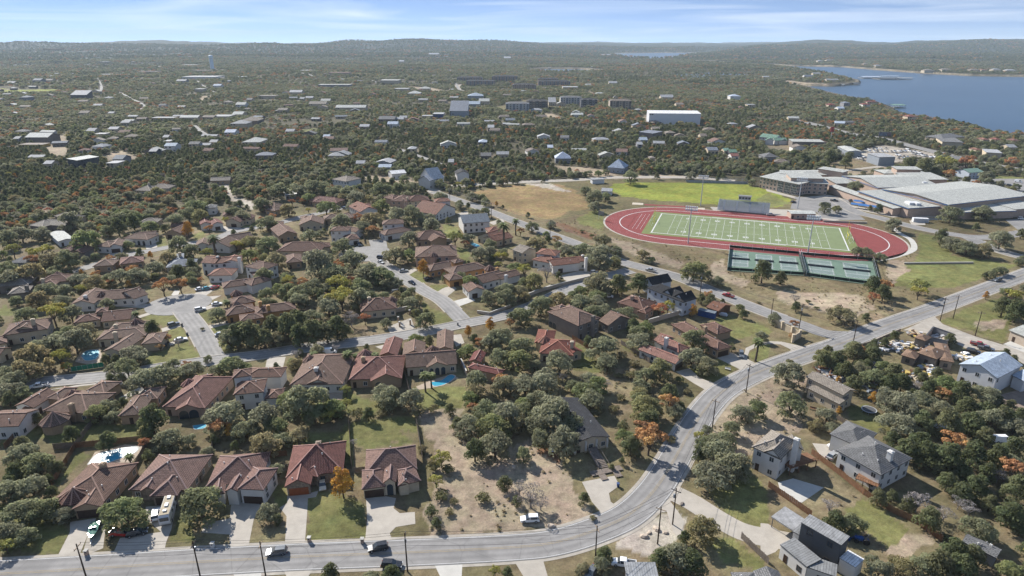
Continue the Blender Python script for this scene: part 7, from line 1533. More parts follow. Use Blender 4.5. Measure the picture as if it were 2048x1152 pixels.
# ================================================================== the houses, from near to far
def make_houses():
    H = house
    # --- along the main road
    H('F1', 'brown tiled house with fan-shaped turret roof and arched garage gable beside the glaring pool', 'house with the fan-shaped turret roof', 'brown', 'tan', [(420, 560, 835, 560, (930, 250), 3.1, 'hip'), (570, 628, 815, 602, 8, 3.0, 'gy')], T=[(590, 480, 3.6, 3.5)], C=[(822, 265, 7)], G=[(1, 'f', .5, 5.2)])
    H('F1', 'mauve shingled house with stepped hips behind the white motorhome', 'mauve house behind the motorhome', 'mauve', 'stone', [(1030, 470, 1500, 470, (1560, 185), 3.0, 'hip', .5), (1200, 520, 1420, 515, 9, 3.0, 'hip', .6), (1120, 480, 1240, 472, 6, 3.3, 'gy', .6), (1440, 380, 1570, 300, 5, 2.9, 'hip')], G=[(1, 'f', .5, 5)])
    H('F1', 'mauve shingled house with white stucco front and paired entry columns left of the red-brown gable', 'white-fronted house with entry columns', 'mauve', 'white', [(1650, 440, 2090, 400, (2070, 170), 3.2, 'hip', .55), (1690, 515, 1800, 495, 7, 3.2, 'hip', .6), (1800, 480, 1900, 480, 6, 4.2, 'gy', .6), (1900, 460, 2110, 470, 9, 4.6, 'hip', .5)], G=[(3, 'f', .5, 5)])
    H('F2', 'red-brown tiled house with rubble stone garage gable and orange wooden door', 'house with the orange garage door', 'plum', 'stone', [(240, 370, 700, 320, (690, 78), 3.2, 'hip', .62), (228, 445, 440, 425, 9, 3.1, 'gy', .55), (360, 340, 495, 365, 7, 3.2, 'hip', .5)], C=[(500, 95, 8)], G=[(1, 'f', .5, 4.9, 'o')], frame='d')
    H('F2', 'mauve shingled house with tall entry gable and dark double garage beside the golden tree', 'mauve house beside the golden tree', 'mauve', 'cream', [(870, 345, 1290, 300, (1250, 112), 3.2, 'hip', .62), (845, 465, 1040, 440, 8, 3.0, 'hip', .62), (1015, 415, 1122, 408, 6, 3.9, 'gy', .8), (1135, 440, 1320, 395, 7, 3.1, 'hip', .6), (1145, 432, 1230, 420, 4, 3.3, 'gy', .7)], G=[(1, 'f', .5, 4.9)], AR=[(2, .5, 1.6, 3.4)])
    H('F3', 'charcoal roofed cottage with white porch posts above a long wooden stair', 'charcoal cottage with the wooden stair', 'char', 'cream', [(490, 100, 785, 42, (510, -268), 3.6, 'gy', .22)], nwin=4)
    H('L', 'tall white house with many grey shingle gables and brown rear deck', 'tall white house with grey gables', 'tan', 'white', [(190, 275, 385, 362, (560, 262), 6.7, 'hip', .62), (265, 310, 385, 362, 7, 6.8, 'gy', .8), (430, 290, 545, 300, (625, 235), 6.2, 'gy', .6)], C=[(495, 230, 11)], nwin=14)
    H('F4', 'large white house under a slate grey hip roof with white chimney and timber balcony', 'white house under the big grey hip', 'grey', 'white', [(545, 150, 905, 352, (1158, 215), 5.6, 'hip', .48), (490, 20, 740, 130, 11, 5.2, 'hip', .42)], C=[(980, 170, 9.6)], nwin=14)
    H('F4', 'modern white and charcoal house of stacked boxes with ribbed metal roofs', 'modern house of stacked boxes', 'steel', 'white', [(95, 905, 310, 1085, (400, 1010), 3.6, 'shed', .06), (310, 1085, 545, 1165, (605, 1110), 3.4, 'flat'), (195, 800, 370, 900, 5, 3.3, 'flat')], nwin=8, frame='d', over=.15)
    H('F4', 'white flat roofed box at the right end of the modern house', 'white flat box', 'chalk', 'white', [(570, 1012, 700, 1090, (790, 1035), 3.6, 'flat')], nwin=3, frame='d', over=.1)
    H('F4', 'charcoal tower box with ribbed grey metal roof rising over the modern white house', 'charcoal tower box', 'steel', 'dark', [(262, 728, 585, 912, (670, 868), 7.4, 'shed', .04)], nwin=4, frame='d', over=.12)
    H('F4', 'small grey shingled outbuilding under the junipers at the right edge', 'small grey outbuilding', 'grey', 'grey', [(1550, 880, 1825, 1015, (1868, 950), 2.8, 'gx', .3)], nwin=3)
    H('F4', 'grey hip roofed house cut off by the bottom edge left of the modern house', 'grey roof at the bottom edge', 'grey', 'grey', [(-190, 1400, 10, 1400, 9, 3.2, 'hip', .5), (0, 1390, 220, 1390, 9, 3.2, 'gy', .5)], nwin=3)
    H('F3', 'pale ribbed metal roofed shed at the bottom edge below the road bend', 'pale metal shed', 'white', 'grey', [(930, 1235, 1190, 1235, 6, 2.8, 'shed', .1)], nwin=2)
    H('E4', 'two storey cream house with grey shingle roof and trellised end beside the scrap yard', 'cream house beside the scrap yard', 'tan', 'cream', [(300, 712, 600, 862, (752, 848), 5.6, 'gx', .32), (305, 800, 570, 935, 4.5, 3.4, 'shed', .25)], nwin=10)
    H('E4', 'big white metal barn house with pale blue gabled roof at the right edge', 'white metal barn house', 'blue', 'metalw', [(1525, 612, 1835, 728, (2060, 630), 6.4, 'gy', .42), (1945, 700, 2048, 750, 9, 4.2, 'gx', .35)], nwin=8)
    H('E4', 'sage metal roofed workshop with open bay at the right edge by the gravel yard', 'sage roofed workshop', 'sage', 'sand', [(1925, 340, 2120, 420, 14, 4, 'gx', .2)], nwin=2)
    # --- the burnt place in the scrap yard
    H('E4', 'derelict house with rusty brown hip roof amid scrap heaps', 'derelict brown roofed house', 'rust', 'taupe', [(1190, 520, 1350, 575, (1330, 480), 3.6, 'hip', .45), (1060, 540, 1180, 575, 7, 3.0, 'hip'), (1370, 580, 1490, 600, (1510, 465), 3.2, 'hip', .3), (1165, 400, 1260, 430, 6, 3.6, 'hip')], nwin=5, frame='d')
    # --- right of the centre
    H('E3', 'two storey taupe house with roof solar panels and pillared balconies', 'taupe house with solar panels', 'brown', 'taupe', [(282, 195, 530, 308, (690, 235), 6.3, 'hip', .42), (690, 262, 770, 305, (915, 228), 3.6, 'gx', .45), (300, 165, 380, 200, 7, 6.6, 'hip')], C=[(650, 235, 9.5)], nwin=14, AR=[(0, .1, 2, 2.7), (0, .22, 2, 2.7)])
    H('E3', 'orange-red tiled house with ribbed turret beside the green strip lawn', 'orange-red roofed turret house', 'red', 'cream', [(215, 525, 490, 545, 13, 3.2, 'hip'), (470, 540, 570, 510, 8, 3.0, 'gy'), (180, 440, 330, 450, 12, 3.3, 'hip')], T=[(262, 400, 3, 4)], C=[(480, 440, 7)])
    H('E3', 'brick-red shingled house with dark garage at the foot of its long wing', 'brick-red long house', 'rose', 'white', [(1008, 495, 1308, 612, (1400, 572), 3.0, 'gx', .4), (1160, 440, 1330, 520, (1395, 468), 3.1, 'hip', .45), (1130, 420, 1200, 450, 8, 3.0, 'gx')], C=[(1236, 410, 7)], G=[(0, 'r', .5, 4.9)])
    H('E3', 'long brown tiled house with dark garage above the concrete apron and parked car', 'long brown house by the concrete apron', 'brown', 'tan', [(1270, 295, 1640, 505, (1738, 462), 3.2, 'hip', .38), (1500, 300, 1640, 375, 8, 3.1, 'hip')], C=[(1545, 320, 7)], G=[(0, 'r', .5, 5)])
    H('E3', 'pale blue two storey house with black gabled roofs and arched windows', 'pale blue black-roofed house', 'black', 'ice', [(1075, 0, 1370, 120, (1475, 80), 6.4, 'hip', .5), (1195, 40, 1280, 75, 8, 6.5, 'gy', .8), (1285, 75, 1370, 110, 8, 6.5, 'gy', .8), (1040, -60, 1120, -20, 12, 5, 'gy', .7)], nwin=14)
    H('E3', 'brown tiled house with two low hips hidden behind the pale blue house', 'brown house left of the pale blue house', 'brown', 'pink', [(840, 120, 1050, 180, (1140, 110), 3.2, 'hip'), (1000, 190, 1070, 210, 8, 3.2, 'hip')], C=[(962, 75, 6.8)])
    H('E3', 'rusty metal roofed garden shed beside the blue container', 'rusty garden shed', 'rust', 'wood', [(1550, 155, 1650, 190, (1705, 125), 2.6, 'gx', .3)], nwin=0, name='shed', cat='shed')
    H('D3', 'white hacienda with orange tile wings around a sunken garage court', 'white hacienda with the garage court', 'red', 'white', [(325, 930, 545, 905, 10, 4.2, 'gx', .35), (160, 880, 340, 915, 10, 4.0, 'hip', .35), (190, 830, 350, 850, 9, 6.4, 'hip', .35), (480, 900, 600, 890, 8, 4.3, 'gx', .3)], T=[(335, 815, 3.2, 4.2)], C=[(592, 870, 8), (565, 850, 6.5)], G=[(0, 'f', .3, 2.6)], nwin=12)
    H('D3', 'beige two storey house with tan shingle hips at the left of the hacienda', 'beige house left of the hacienda', 'tan', 'cream', [(0, 800, 80, 830, (170, 790), 5.8, 'gx', .4), (90, 770, 190, 790, 8, 4, 'hip')], nwin=6)
    # --- the tiled row in the middle
    H('E2', 'white stucco house with broad brown tile hips and arched porch above the dense oak', 'white arched house above the dense oak', 'brown', 'white', [(270, 778, 695, 772, (690, 528), 3.3, 'hip', .42), (400, 775, 590, 768, 6, 3.3, 'gy', .4)], T=[(430, 555, 2.7, 4)], C=[(482, 650, 7)], nwin=8, AR=[(1, .3, 2.2, 2.9), (1, .72, 2.4, 2.9)])
    H('E2', 'plum-red tiled house with two front gables and ribbed turret', 'plum-red house with two front gables', 'plum', 'tan', [(742, 738, 1168, 722, (1140, 545), 3.3, 'hip', .48), (915, 752, 1168, 730, 10, 3.3, 'gy', .45), (985, 545, 1130, 545, 14, 3.4, 'gy', .4)], T=[(872, 512, 3.2, 3.8)], C=[(858, 565, 7.5)], nwin=8, AR=[(1, .25, 2.4, 2.8)])
    H('E2', 'brown tiled house with pillared gable porch behind the kidney pool', 'pillared house behind the kidney pool', 'brown', 'cream', [(1200, 642, 1612, 610, (1600, 500), 3.4, 'gx', .5), (1365, 642, 1535, 622, 8, 3.4, 'gy', .45), (1172, 540, 1352, 532, 10, 3.2, 'gy', .38), (1440, 500, 1580, 495, 16, 3.3, 'gy', .38)], T=[(1412, 480, 3, 3.6)], nwin=9, AR=[(1, .22, 1.5, 2.9), (1, .5, 1.5, 2.9), (1, .78, 1.5, 2.9)])
    H('E2', 'plain brown tiled house half hidden by oaks right of the kidney pool', 'brown house right of the kidney pool', 'plum', 'tan', [(1690, 640, 1950, 700, (2010, 690), 3.2, 'hip'), (1700, 590, 1800, 600, 8, 3.2, 'gy')])
    H('E2', 'brown hip roofed house with three cream framed windows above the small play yard', 'house above the small play yard', 'brown', 'cream', [(838, 195, 1128, 165, (1110, 75), 3.5, 'hip', .45)], T=[(1085, 82, 2.6, 4)], C=[(905, 85, 7)], nwin=6)
    H('E1', 'grey-white two storey house with square tiled tower', 'grey-white house with the square tower', 'brown', 'white', [(1865, 860, 2110, 835, 9, 5.8, 'hip', .4), (1858, 725, 2008, 705, 5.5, 8.2, 'hip', .45), (1960, 720, 2250, 715, 7, 4.6, 'hip', .4), (2120, 890, 2255, 880, 6, 3.4, 'hip', .4)], nwin=12)
    H('E1', 'broad red-brown tiled house with double dark arch beneath its front gable', 'house with the double dark arch', 'plum', 'pink', [(1300, 955, 1640, 965, (1815, 712), 3.3, 'hip', .5), (1400, 985, 1600, 965, 8, 3.3, 'gy', .45), (1590, 790, 1680, 780, 8, 3.4, 'gx')], T=[(1510, 745, 2.6, 3.9)], nwin=6, AR=[(1, .3, 2.8, 2.9), (1, .7, 2.8, 2.9)])
    H('E1', 'small brown hip roofed house between two leafy oaks', 'small brown house between two oaks', 'brown', 'tan', [(945, 1030, 1130, 1015, (1270, 850), 3.2, 'hip', .5), (1080, 900, 1260, 890, 8, 3.2, 'hip')])
    H('E1', 'rambling brown tiled house with eight-sided corner bay and chimney', 'rambling house with the corner bay', 'brown', 'tan', [(345, 985, 700, 1010, (840, 835), 3.2, 'hip', .42), (670, 835, 835, 850, 8, 3.3, 'hip'), (360, 890, 470, 900, 8, 3.3, 'hip')], T=[(430, 1020, 4.2, 3.1), (580, 835, 2.8, 4)], C=[(570, 940, 6.8)], nwin=7)
    H('E1', 'narrow brown tiled house with shed wing left of the rambling house', 'narrow brown house at the left', 'brown', 'white', [(110, 950, 270, 965, (345, 830), 3.3, 'gy', .4), (180, 970, 270, 965, 5, 3.0, 'hip')])
    H('E1', 'white gabled house with charcoal-brown tile roof at the left edge', 'white gabled house at the left edge', 'brown', 'white', [(-150, 1120, 150, 1110, (200, 975), 4.4, 'gx', .35)], nwin=5)
    H('E1', 'large brown tiled two storey house with central chimney above the left oaks', 'two storey house with central chimney', 'brown', 'cream', [(20, 385, 385, 330, (395, 245), 4.4, 'hip', .4), (110, 345, 270, 330, 6, 5, 'gy', .4)], C=[(262, 260, 8.5)], nwin=8)
    H('E1', 'cross gabled brown tiled wing with pale end wall at the left edge', 'cross gabled house at the left edge', 'brown', 'cream', [(0, 540, 100, 480, (190, 460), 3.4, 'gy', .45), (-80, 470, 60, 440, 8, 3.3, 'hip')])
    H('E1', 'long white hacienda with tan tile roof and arched garage gable by the turning circle', 'long white hacienda by the turning circle', 'brown', 'white', [(730, 105, 1100, 80, 12, 3.4, 'gx', .36), (555, 140, 755, 128, 16, 3.4, 'gy', .36), (1070, 92, 1190, 52, 12, 3.5, 'gx', .4)], T=[(812, 40, 2.8, 4.2)], C=[(682, 70, 6.5)], nwin=10)
    H('E1', 'brown tiled courtyard house with white ribbed turret and two round chimneys', 'courtyard house with two round chimneys', 'brown', 'cream', [(770, 420, 1165, 385, 9, 3.2, 'hip', .38), (818, 512, 975, 520, 13, 3.2, 'gy', .4), (1130, 455, 1292, 440, 10, 3.1, 'hip', .35), (860, 350, 1150, 330, 8, 3.2, 'hip', .35)], T=[(1085, 260, 3, 4)], C=[(925, 305, 6.5), (920, 365, 6.5)], nwin=8)
    H('E1', 'low brown tiled house with flat-topped wings behind the courtyard house', 'low house behind the courtyard house', 'brown', 'cream', [(590, 285, 800, 255, 8, 3, 'hip', .35), (805, 275, 1045, 250, 12, 3, 'gx', .35), (765, 205, 865, 190, 5, 4.4, 'hip', .4)], nwin=5)
    H('E1', 'ochre walled villa with brown tile hips and white turrets', 'ochre villa with white turrets', 'brown', 'ochre', [(1808, 228, 2048, 185, 9, 3.3, 'hip', .42), (1920, 270, 2110, 240, 7, 3.1, 'hip', .35), (2040, 215, 2370, 170, 9, 3.5, 'hip', .4), (1850, 150, 2048, 110, 9, 3.4, 'hip')], T=[(1890, 118, 2.8, 4.4), (1888, 30, 2.8, 4.4)], C=[(2080, 120, 7.2), (2145, 150, 6.6)], nwin=8)
    # --- upper middle
    H('D2', 'two storey pink-brown house with corner turret and dark roof panels', 'pink-brown house with dark roof panels', 'brown', 'pink', [(1270, 862, 1610, 850, (1570, 770), 6.0, 'hip', .36)], T=[(1415, 830, 2.6, 6.6)], C=[(1560, 765, 9)], nwin=10)
    H('D2', 'ochre hacienda of linked wings with square tower and turret', 'ochre hacienda of linked wings', 'brown', 'ochre', [(1392, 975, 1640, 925, 9, 3.4, 'hip'), (1570, 1000, 1850, 945, 10, 3.6, 'hip'), (1545, 1050, 1665, 1030, 9, 3.4, 'hip'), (1590, 910, 1665, 895, 5, 6.4, 'hip')], T=[(1868, 935, 3, 4.6)], C=[(1930, 950, 7)], G=[(2, 'f', .5, 2.6)], nwin=9)
    H('D2', 'white house with grey-brown gables right of the ochre hacienda', 'white gabled house right of the ochre hacienda', 'brown', 'white', [(1815, 1070, 2000, 1020, 11, 3.6, 'gx', .4), (1698, 1140, 1835, 1120, 10, 3.4, 'gy', .42), (1960, 1040, 2120, 1000, 8, 3.4, 'gx', .4)], C=[(2000, 1010, 7)], G=[(1, 'f', .4, 2.6)], nwin=8)
    H('D2', 'long brown roofed house with row of pale windows behind the oaks', 'long brown house behind the oaks', 'brown', 'cream', [(165, 812, 515, 812, (590, 750), 3.4, 'hip', .45), (440, 790, 600, 775, 8, 3.2, 'hip')], nwin=9)
    H('D2', 'brown roofed cottage below the long brown house', 'cottage below the long brown house', 'brown', 'tan', [(240, 908, 370, 895, 14, 3.3, 'hip')])
    H('D2', 'tan gabled house with pale skylight on its roof', 'tan gabled house with the pale skylight', 'brown', 'tan', [(180, 695, 335, 672, (260, 610), 3.6, 'gy', .45), (75, 610, 220, 600, 8, 3.3, 'hip')])
    H('D2', 'brown house with two stepped gables beside the pale street', 'stepped gable house by the pale street', 'brown', 'cream', [(340, 605, 540, 595, 14, 3.4, 'gy', .4), (370, 560, 450, 550, 8, 3.4, 'hip')])
    H('D2', 'white tower house with balcony next to the small blue pool', 'white tower house by the small pool', 'brown', 'white', [(590, 650, 740, 650, 8, 6.6, 'hip', .4), (716, 725, 832, 712, 10, 3.3, 'hip'), (700, 640, 800, 660, 7, 3.4, 'gx')], G=[(1, 'f', .7, 2.6)], nwin=9)
    H('D2', 'white two storey house with bright red tile roofs in an L', 'white house with red tile L roof', 'red', 'white', [(738, 452, 830, 500, (900, 440), 5.8, 'gx', .4), (820, 478, 938, 455, 9, 5.6, 'gx', .35)], nwin=8)
    H('D2', 'brown hipped house by the grassy plot at the upper left', 'brown house by the grassy plot', 'brown', 'tan', [(15, 455, 150, 475, 12, 3.3, 'hip'), (70, 480, 150, 490, 8, 3.3, 'hip')])
    H('D2', 'broad mauve-brown tiled house above the grassy plot', 'mauve-brown house above the grassy plot', 'plum', 'tan', [(420, 405, 645, 425, 11, 3.3, 'hip'), (450, 420, 560, 420, 8, 3.3, 'hip')])
    H('D2', 'brown house with low hips hidden beside the red tile L roof', 'low hips beside the red L roof', 'brown', 'tan', [(540, 560, 680, 550, 10, 3.2, 'hip'), (640, 540, 770, 545, 9, 3.2, 'hip')])
    H('D2', 'pink two storey house with round-ended balcony left of the yellow house', 'pink house left of the yellow house', 'brown', 'pink', [(1080, 410, 1205, 415, 16, 5.6, 'hip', .42), (1015, 380, 1090, 400, 10, 5, 'hip')], C=[(1180, 400, 9)], nwin=7)
    H('D2', 'yellow two storey house with brown hip roof near the field corner', 'yellow house near the field corner', 'brown', 'cream', [(1210, 415, 1392, 405, 13, 4.6, 'hip', .45)], C=[(1210, 385, 8)], nwin=7)
    H('D2', 'white gable-ended house with orange tile roof and square belvedere', 'white gabled house with belvedere', 'red', 'white', [(1440, 520, 1600, 465, 20, 4.6, 'gy', .45), (1432, 418, 1558, 410, 8, 8.4, 'hip', .35)], nwin=9)
    H('D2', 'plain white modern house with dark blue-grey gable roof beside the field road', 'plain white modern house by the field road', 'slate', 'white', [(1655, 590, 1875, 575, (1870, 515), 6.2, 'gx', .35)], nwin=8, frame='d')
    H('D2', 'orange-brown gabled house with pool below the white modern house', 'orange-brown house below the white modern house', 'red', 'cream', [(1765, 690, 1920, 730, (2010, 690), 3.6, 'gy', .42), (1900, 735, 2060, 700, 10, 3.5, 'gx', .4), (1860, 660, 1980, 650, 9, 3.6, 'hip')], nwin=8)
    H('D2', 'white two storey house with small tiled upper hip beside the dark pond court', 'white house by the dark court', 'brown', 'white', [(1010, 600, 1185, 590, 9, 6.4, 'hip', .4), (1030, 685, 1245, 645, 9, 3.4, 'hip', .4)], G=[(1, 'f', .2, 2.6)], nwin=9)
    H('D2', 'brown tiled house with broad front gable right of the white house by the dark court', 'broad gabled brown house', 'brown', 'tan', [(1285, 728, 1530, 700, 14, 3.5, 'hip', .46), (1400, 735, 1530, 715, 8, 3.5, 'gy')], nwin=6)
    # --- upper left
    H('D1', 'white two storey villa with orange-red tile roofs and many chimneys', 'white villa with orange-red roofs', 'red', 'white', [(1605, 905, 1720, 910, 11, 6.2, 'gx', .35), (1700, 915, 1940, 890, 9, 6.0, 'gx', .35), (1660, 1010, 1855, 1005, 10, 3.6, 'hip', .4), (1790, 900, 1900, 895, 9, 6.3, 'gy', .3)], C=[(1742, 860, 8.6), (1912, 870, 9)], nwin=12)
    H('D1', 'white house with dark brown stepped roofs right of the orange-red villa', 'stepped white house right of the villa', 'brown', 'white', [(1955, 935, 2110, 965, 10, 6.2, 'hip', .4), (2030, 1010, 2180, 980, 9, 3.6, 'hip'), (1780, 1110, 2060, 1070, 8, 3.4, 'hip'), (2010, 1090, 2180, 1040, 8, 4.2, 'hip')], T=[(1890, 1140, 2.6, 4.2)], nwin=10)
    H('D1', 'white house with twin brown gables at the upper street', 'twin gabled white house at the upper street', 'plum', 'white', [(1600, 600, 1690, 590, 12, 4, 'gy', .4), (1690, 605, 1790, 590, 14, 3.6, 'gy', .42)], G=[(1, 'f', .5, 3)], nwin=6)
    H('D1', 'brown hipped house with dark garage at the upper street', 'brown house with dark garage at the upper street', 'brown', 'cream', [(1795, 575, 1920, 580, 12, 3.4, 'gy', .42), (1900, 560, 2000, 560, 10, 3.4, 'gy', .45), (1780, 530, 1900, 520, 10, 3.4, 'hip')], G=[(0, 'f', .55, 3.6)], nwin=5)
    H('D1', 'white walled brown tile house with turret below the upper street', 'turreted white house below the upper street', 'brown', 'white', [(1560, 770, 1680, 760, 10, 3.5, 'gy'), (1650, 770, 1835, 780, 12, 3.5, 'gy', .42)], T=[(1700, 720, 2.4, 4.2)], nwin=7)
    H('D1', 'brown house with twin dark garages left of the golden cone tree', 'twin garage house left of the golden tree', 'brown', 'tan', [(1310, 665, 1445, 670, 12, 3.4, 'gy', .4), (1360, 620, 1470, 610, 10, 3.5, 'hip')], G=[(0, 'f', .3, 2.8), (0, 'f', .72, 2.8)], nwin=3)
    H('D1', 'white arched house with brown tile roof and open carport', 'white arched house with carport', 'brown', 'white', [(985, 710, 1180, 720, 10, 3.6, 'hip', .4), (1100, 700, 1245, 690, 9, 3.4, 'gx', .4)], nwin=7, AR=[(0, .4, 1.6, 2.7), (0, .6, 1.6, 2.7), (0, .8, 1.6, 2.7)])
    H('D1', 'white balustraded house with brown tile gables and grey garage', 'white balustraded house', 'brown', 'white', [(760, 775, 880, 780, 10, 3.6, 'hip'), (860, 780, 975, 770, 12, 3.5, 'gy', .45)], G=[(1, 'f', .5, 4.4)], nwin=5)
    H('D1', 'small brown house with two dark gables left of the balustraded house', 'small house left of the balustraded house', 'brown', 'taupe', [(490, 800, 580, 810, 10, 3.4, 'hip'), (560, 830, 670, 830, 10, 3.4, 'gy', .42)], nwin=4)
    H('D1', 'long pale metal roofed house behind the big oak at the left', 'long pale roofed house', 'sage', 'metalw', [(465, 735, 595, 712, 24, 3.2, 'gy', .18)], nwin=4)
    H('D1', 'dark grey hip roofed house among oaks near the left edge', 'dark grey house near the left edge', 'grey', 'grey', [(70, 905, 215, 905, 10, 3.4, 'hip')], nwin=4)
    H('D1', 'brown tiled house with small dormers left of the long hacienda', 'dormered brown house left of the long hacienda', 'brown', 'cream', [(295, 1070, 560, 1050, 10, 3.4, 'hip'), (320, 1090, 450, 1080, 8, 3.4, 'hip')], T=[(460, 985, 2.4, 4.4)], C=[(342, 1040, 6.5)], nwin=5)
    H('D1', 'taupe roofed house with round chimney at the left edge', 'taupe house with round chimney', 'tan', 'taupe', [(-60, 1100, 230, 1080, 12, 3.6, 'hip'), (60, 1160, 230, 1140, 9, 3.4, 'hip')], C=[(212, 1095, 6.5)], nwin=5)
    H('D1', 'slate-blue roofed house with white metal patio roof beside the upper street', 'slate-blue roofed house', 'slate', 'cream', [(1325, 945, 1560, 925, 11, 3.4, 'hip', .4), (1380, 890, 1470, 880, 9, 4, 'shed', .1)], C=[(1438, 830, 7)], nwin=5)
    H('D1', 'brown house under the oaks along the upper street bend', 'house under the oaks at the street bend', 'brown', 'tan', [(740, 935, 905, 925, 10, 3.3, 'hip')], nwin=4)
    H('D1', 'rust-brown house with white flat patch between upper street oaks', 'rust-brown house between upper street oaks', 'plum', 'tan', [(955, 920, 1150, 895, 10, 3.3, 'hip'), (960, 890, 1040, 880, 6, 3.5, 'flat')], nwin=4)
    H('D1', 'plain brown house at the right of the turreted white house', 'plain brown house by the upper street', 'brown', 'tan', [(1850, 735, 2030, 705, 11, 3.4, 'gx', .45), (1880, 760, 1960, 745, 8, 3.4, 'gy')], nwin=5)
    H('D1', 'dark boxy house with pale slanted roof on the wooded slope', 'dark boxy house on the slope', 'sage', 'dark', [(615, 85, 795, 55, 14, 9, 'shed', .05)], nwin=6, frame='d')
    H('D1', 'beige roofed house in the valley woods above the upper street', 'beige house in the valley woods', 'tan', 'cream', [(1075, 325, 1200, 330, 14, 3.4, 'hip'), (1190, 310, 1350, 310, 12, 3.6, 'hip')], C=[(1190, 270, 8)], nwin=4)
    H('D1', 'grey shingled house with brown side wing among dense oaks', 'grey house among dense oaks', 'tan', 'taupe', [(230, 605, 340, 620, 12, 3.4, 'hip'), (330, 600, 520, 610, 10, 3.4, 'gx')], nwin=4)
    H('D1', 'white cottage with grey hip roof beside the gravel yard', 'white cottage beside the gravel yard', 'grey', 'white', [(1630, 470, 1725, 465, 9, 4.4, 'hip')], nwin=4)
    H('D1', 'grey roofed bungalow beside the long pale house', 'grey bungalow beside the long pale house', 'tan', 'cream', [(430, 530, 560, 560, 10, 3.2, 'hip')], nwin=3)
    H('D1', 'low grey house above the oak belt in the middle', 'low grey house above the oak belt', 'tan', 'cream', [(1110, 585, 1260, 580, 9, 3.2, 'hip')], nwin=3)
    H('D1', 'long grey roofed bungalow near the dirt yard at upper middle', 'long grey bungalow near the dirt yard', 'tan', 'tan', [(1680, 250, 1840, 245, 10, 3.2, 'gx')], nwin=3)
    # --- the band along the field road
    H('D2', 'large two storey pale house with wide tan hip roof and upper gallery', 'pale house with wide tan hip', 'tan', 'white', [(605, 235, 720, 255, 16, 7.8, 'hip', .3), (700, 250, 840, 228, 12, 7.4, 'hip', .3)], nwin=12)
    H('D2', 'white farmhouse with steep black and white gables', 'white farmhouse with steep gables', 'chalk', 'white', [(1310, 210, 1400, 240, 12, 6.5, 'gy', .8), (1390, 250, 1510, 215, 12, 6.5, 'gx', .6), (1330, 260, 1420, 250, 6, 4, 'gy', .8)], nwin=9, frame='d')
    H('D2', 'narrow white two storey house with black gable roof by the gravel road', 'narrow white house with black roof', 'black', 'white', [(1605, 195, 1708, 190, 12, 7.6, 'gy', .5)], G=[(0, 'f', .6, 4)], nwin=6, frame='d')
    H('D2', 'bright white roofed house beside the dusty yard', 'bright white roofed house', 'chalk', 'white', [(1085, 195, 1205, 185, 14, 4.4, 'gx', .25)], nwin=5)
    H('D2', 'pale grey metal cottage above the dusty yard', 'pale grey metal cottage', 'blue', 'grey', [(975, 140, 1080, 140, 12, 3.6, 'gx', .3)], nwin=3)
    H('D2', 'pale metal roofed house with two slopes behind the grey metal cottage', 'two-slope pale house', 'white', 'grey', [(950, 100, 1075, 105, 16, 4, 'gy', .25)], nwin=3)
    H('D2', 'small bright shed roofed cabin at the top of the dusty yard', 'small bright cabin', 'white', 'cream', [(795, 110, 870, 110, 10, 3.2, 'gx')], nwin=2)
    H('D2', 'flat white roofed hut above the grassy plot', 'flat white roofed hut', 'chalk', 'grey', [(232, 362, 350, 352, 12, 3.4, 'flat')], nwin=2)
    H('D3', 'round pavilion with pointed white metal roof at the wood edge', 'left pointed pavilion', 'blue', 'grey', [(345, 70, 475, 70, 16, 4.5, 'hip', .7)], nwin=4, name='pavilion', cat='pavilion')
    H('D3', 'pyramid roofed metal pavilion beside the dusty road', 'pyramid roofed pavilion', 'blue', 'steel', [(762, 140, 900, 150, 17, 4.5, 'hip', .85)], nwin=4, name='pavilion', cat='pavilion')
    H('D3', 'white storage container building beside the gravel road above the field', 'white container by the gravel road', 'white', 'metalw', [(642, 240, 745, 235, 6, 3.4, 'flat')], nwin=0, name='storage_building', cat='shed')
    H('D3', 'small white gabled field shed behind the three oaks', 'small white field shed', 'white', 'metalw', [(712, 330, 800, 335, 9, 3, 'gx', .35)], nwin=1, name='shed', cat='shed')
    # --- between the pavilions and the lake
    H('K4', 'white cottage with green metal gables among the oaks', 'green gabled white cottage', 'green', 'white', [(1630, 480, 1800, 500, 14, 5, 'gx', .5), (1690, 515, 1780, 520, 8, 5, 'gy', .5), (1790, 520, 1920, 520, 12, 4.4, 'gx', .4)], nwin=6)
    H('K4', 'long sage metal warehouse at the right of the green gabled cottage', 'long sage warehouse', 'sage', 'taupe', [(1970, 530, 2300, 535, 16, 6, 'shed', .05)], nwin=3, name='warehouse', cat='warehouse')
    H('K4', 'hip roofed blue-grey house with solar strip below the green cottage', 'blue-grey solar house', 'grey', 'grey', [(1680, 690, 1840, 690, 16, 3.8, 'hip')], nwin=3)
    H('K4', 'low tan house half behind an oak below the solar house', 'tan house below the solar house', 'tan', 'cream', [(1780, 740, 1940, 750, 12, 3.6, 'hip')], nwin=3)
    H('K4', 'dark flat roofed house on stilts in the woods', 'dark flat roofed house', 'slate', 'taupe', [(395, 430, 540, 448, 20, 7.5, 'shed', .04)], nwin=6)
    H('K4', 'long grey and white warehouse with ribbed side in the woods', 'long grey and white warehouse', 'chalk', 'metalw', [(503, 240, 1038, 245, 34, 15, 'shed', .03)], nwin=8, name='warehouse', cat='warehouse', win=(2.4, 1.6))
    H('K5', 'pale boxy warehouse amid the boat storage yard', 'boxy warehouse in the storage yard', 'white', 'steel', [(440, 650, 565, 690, (705, 680), 8, 'shed', .02)], nwin=0, name='warehouse', cat='warehouse')
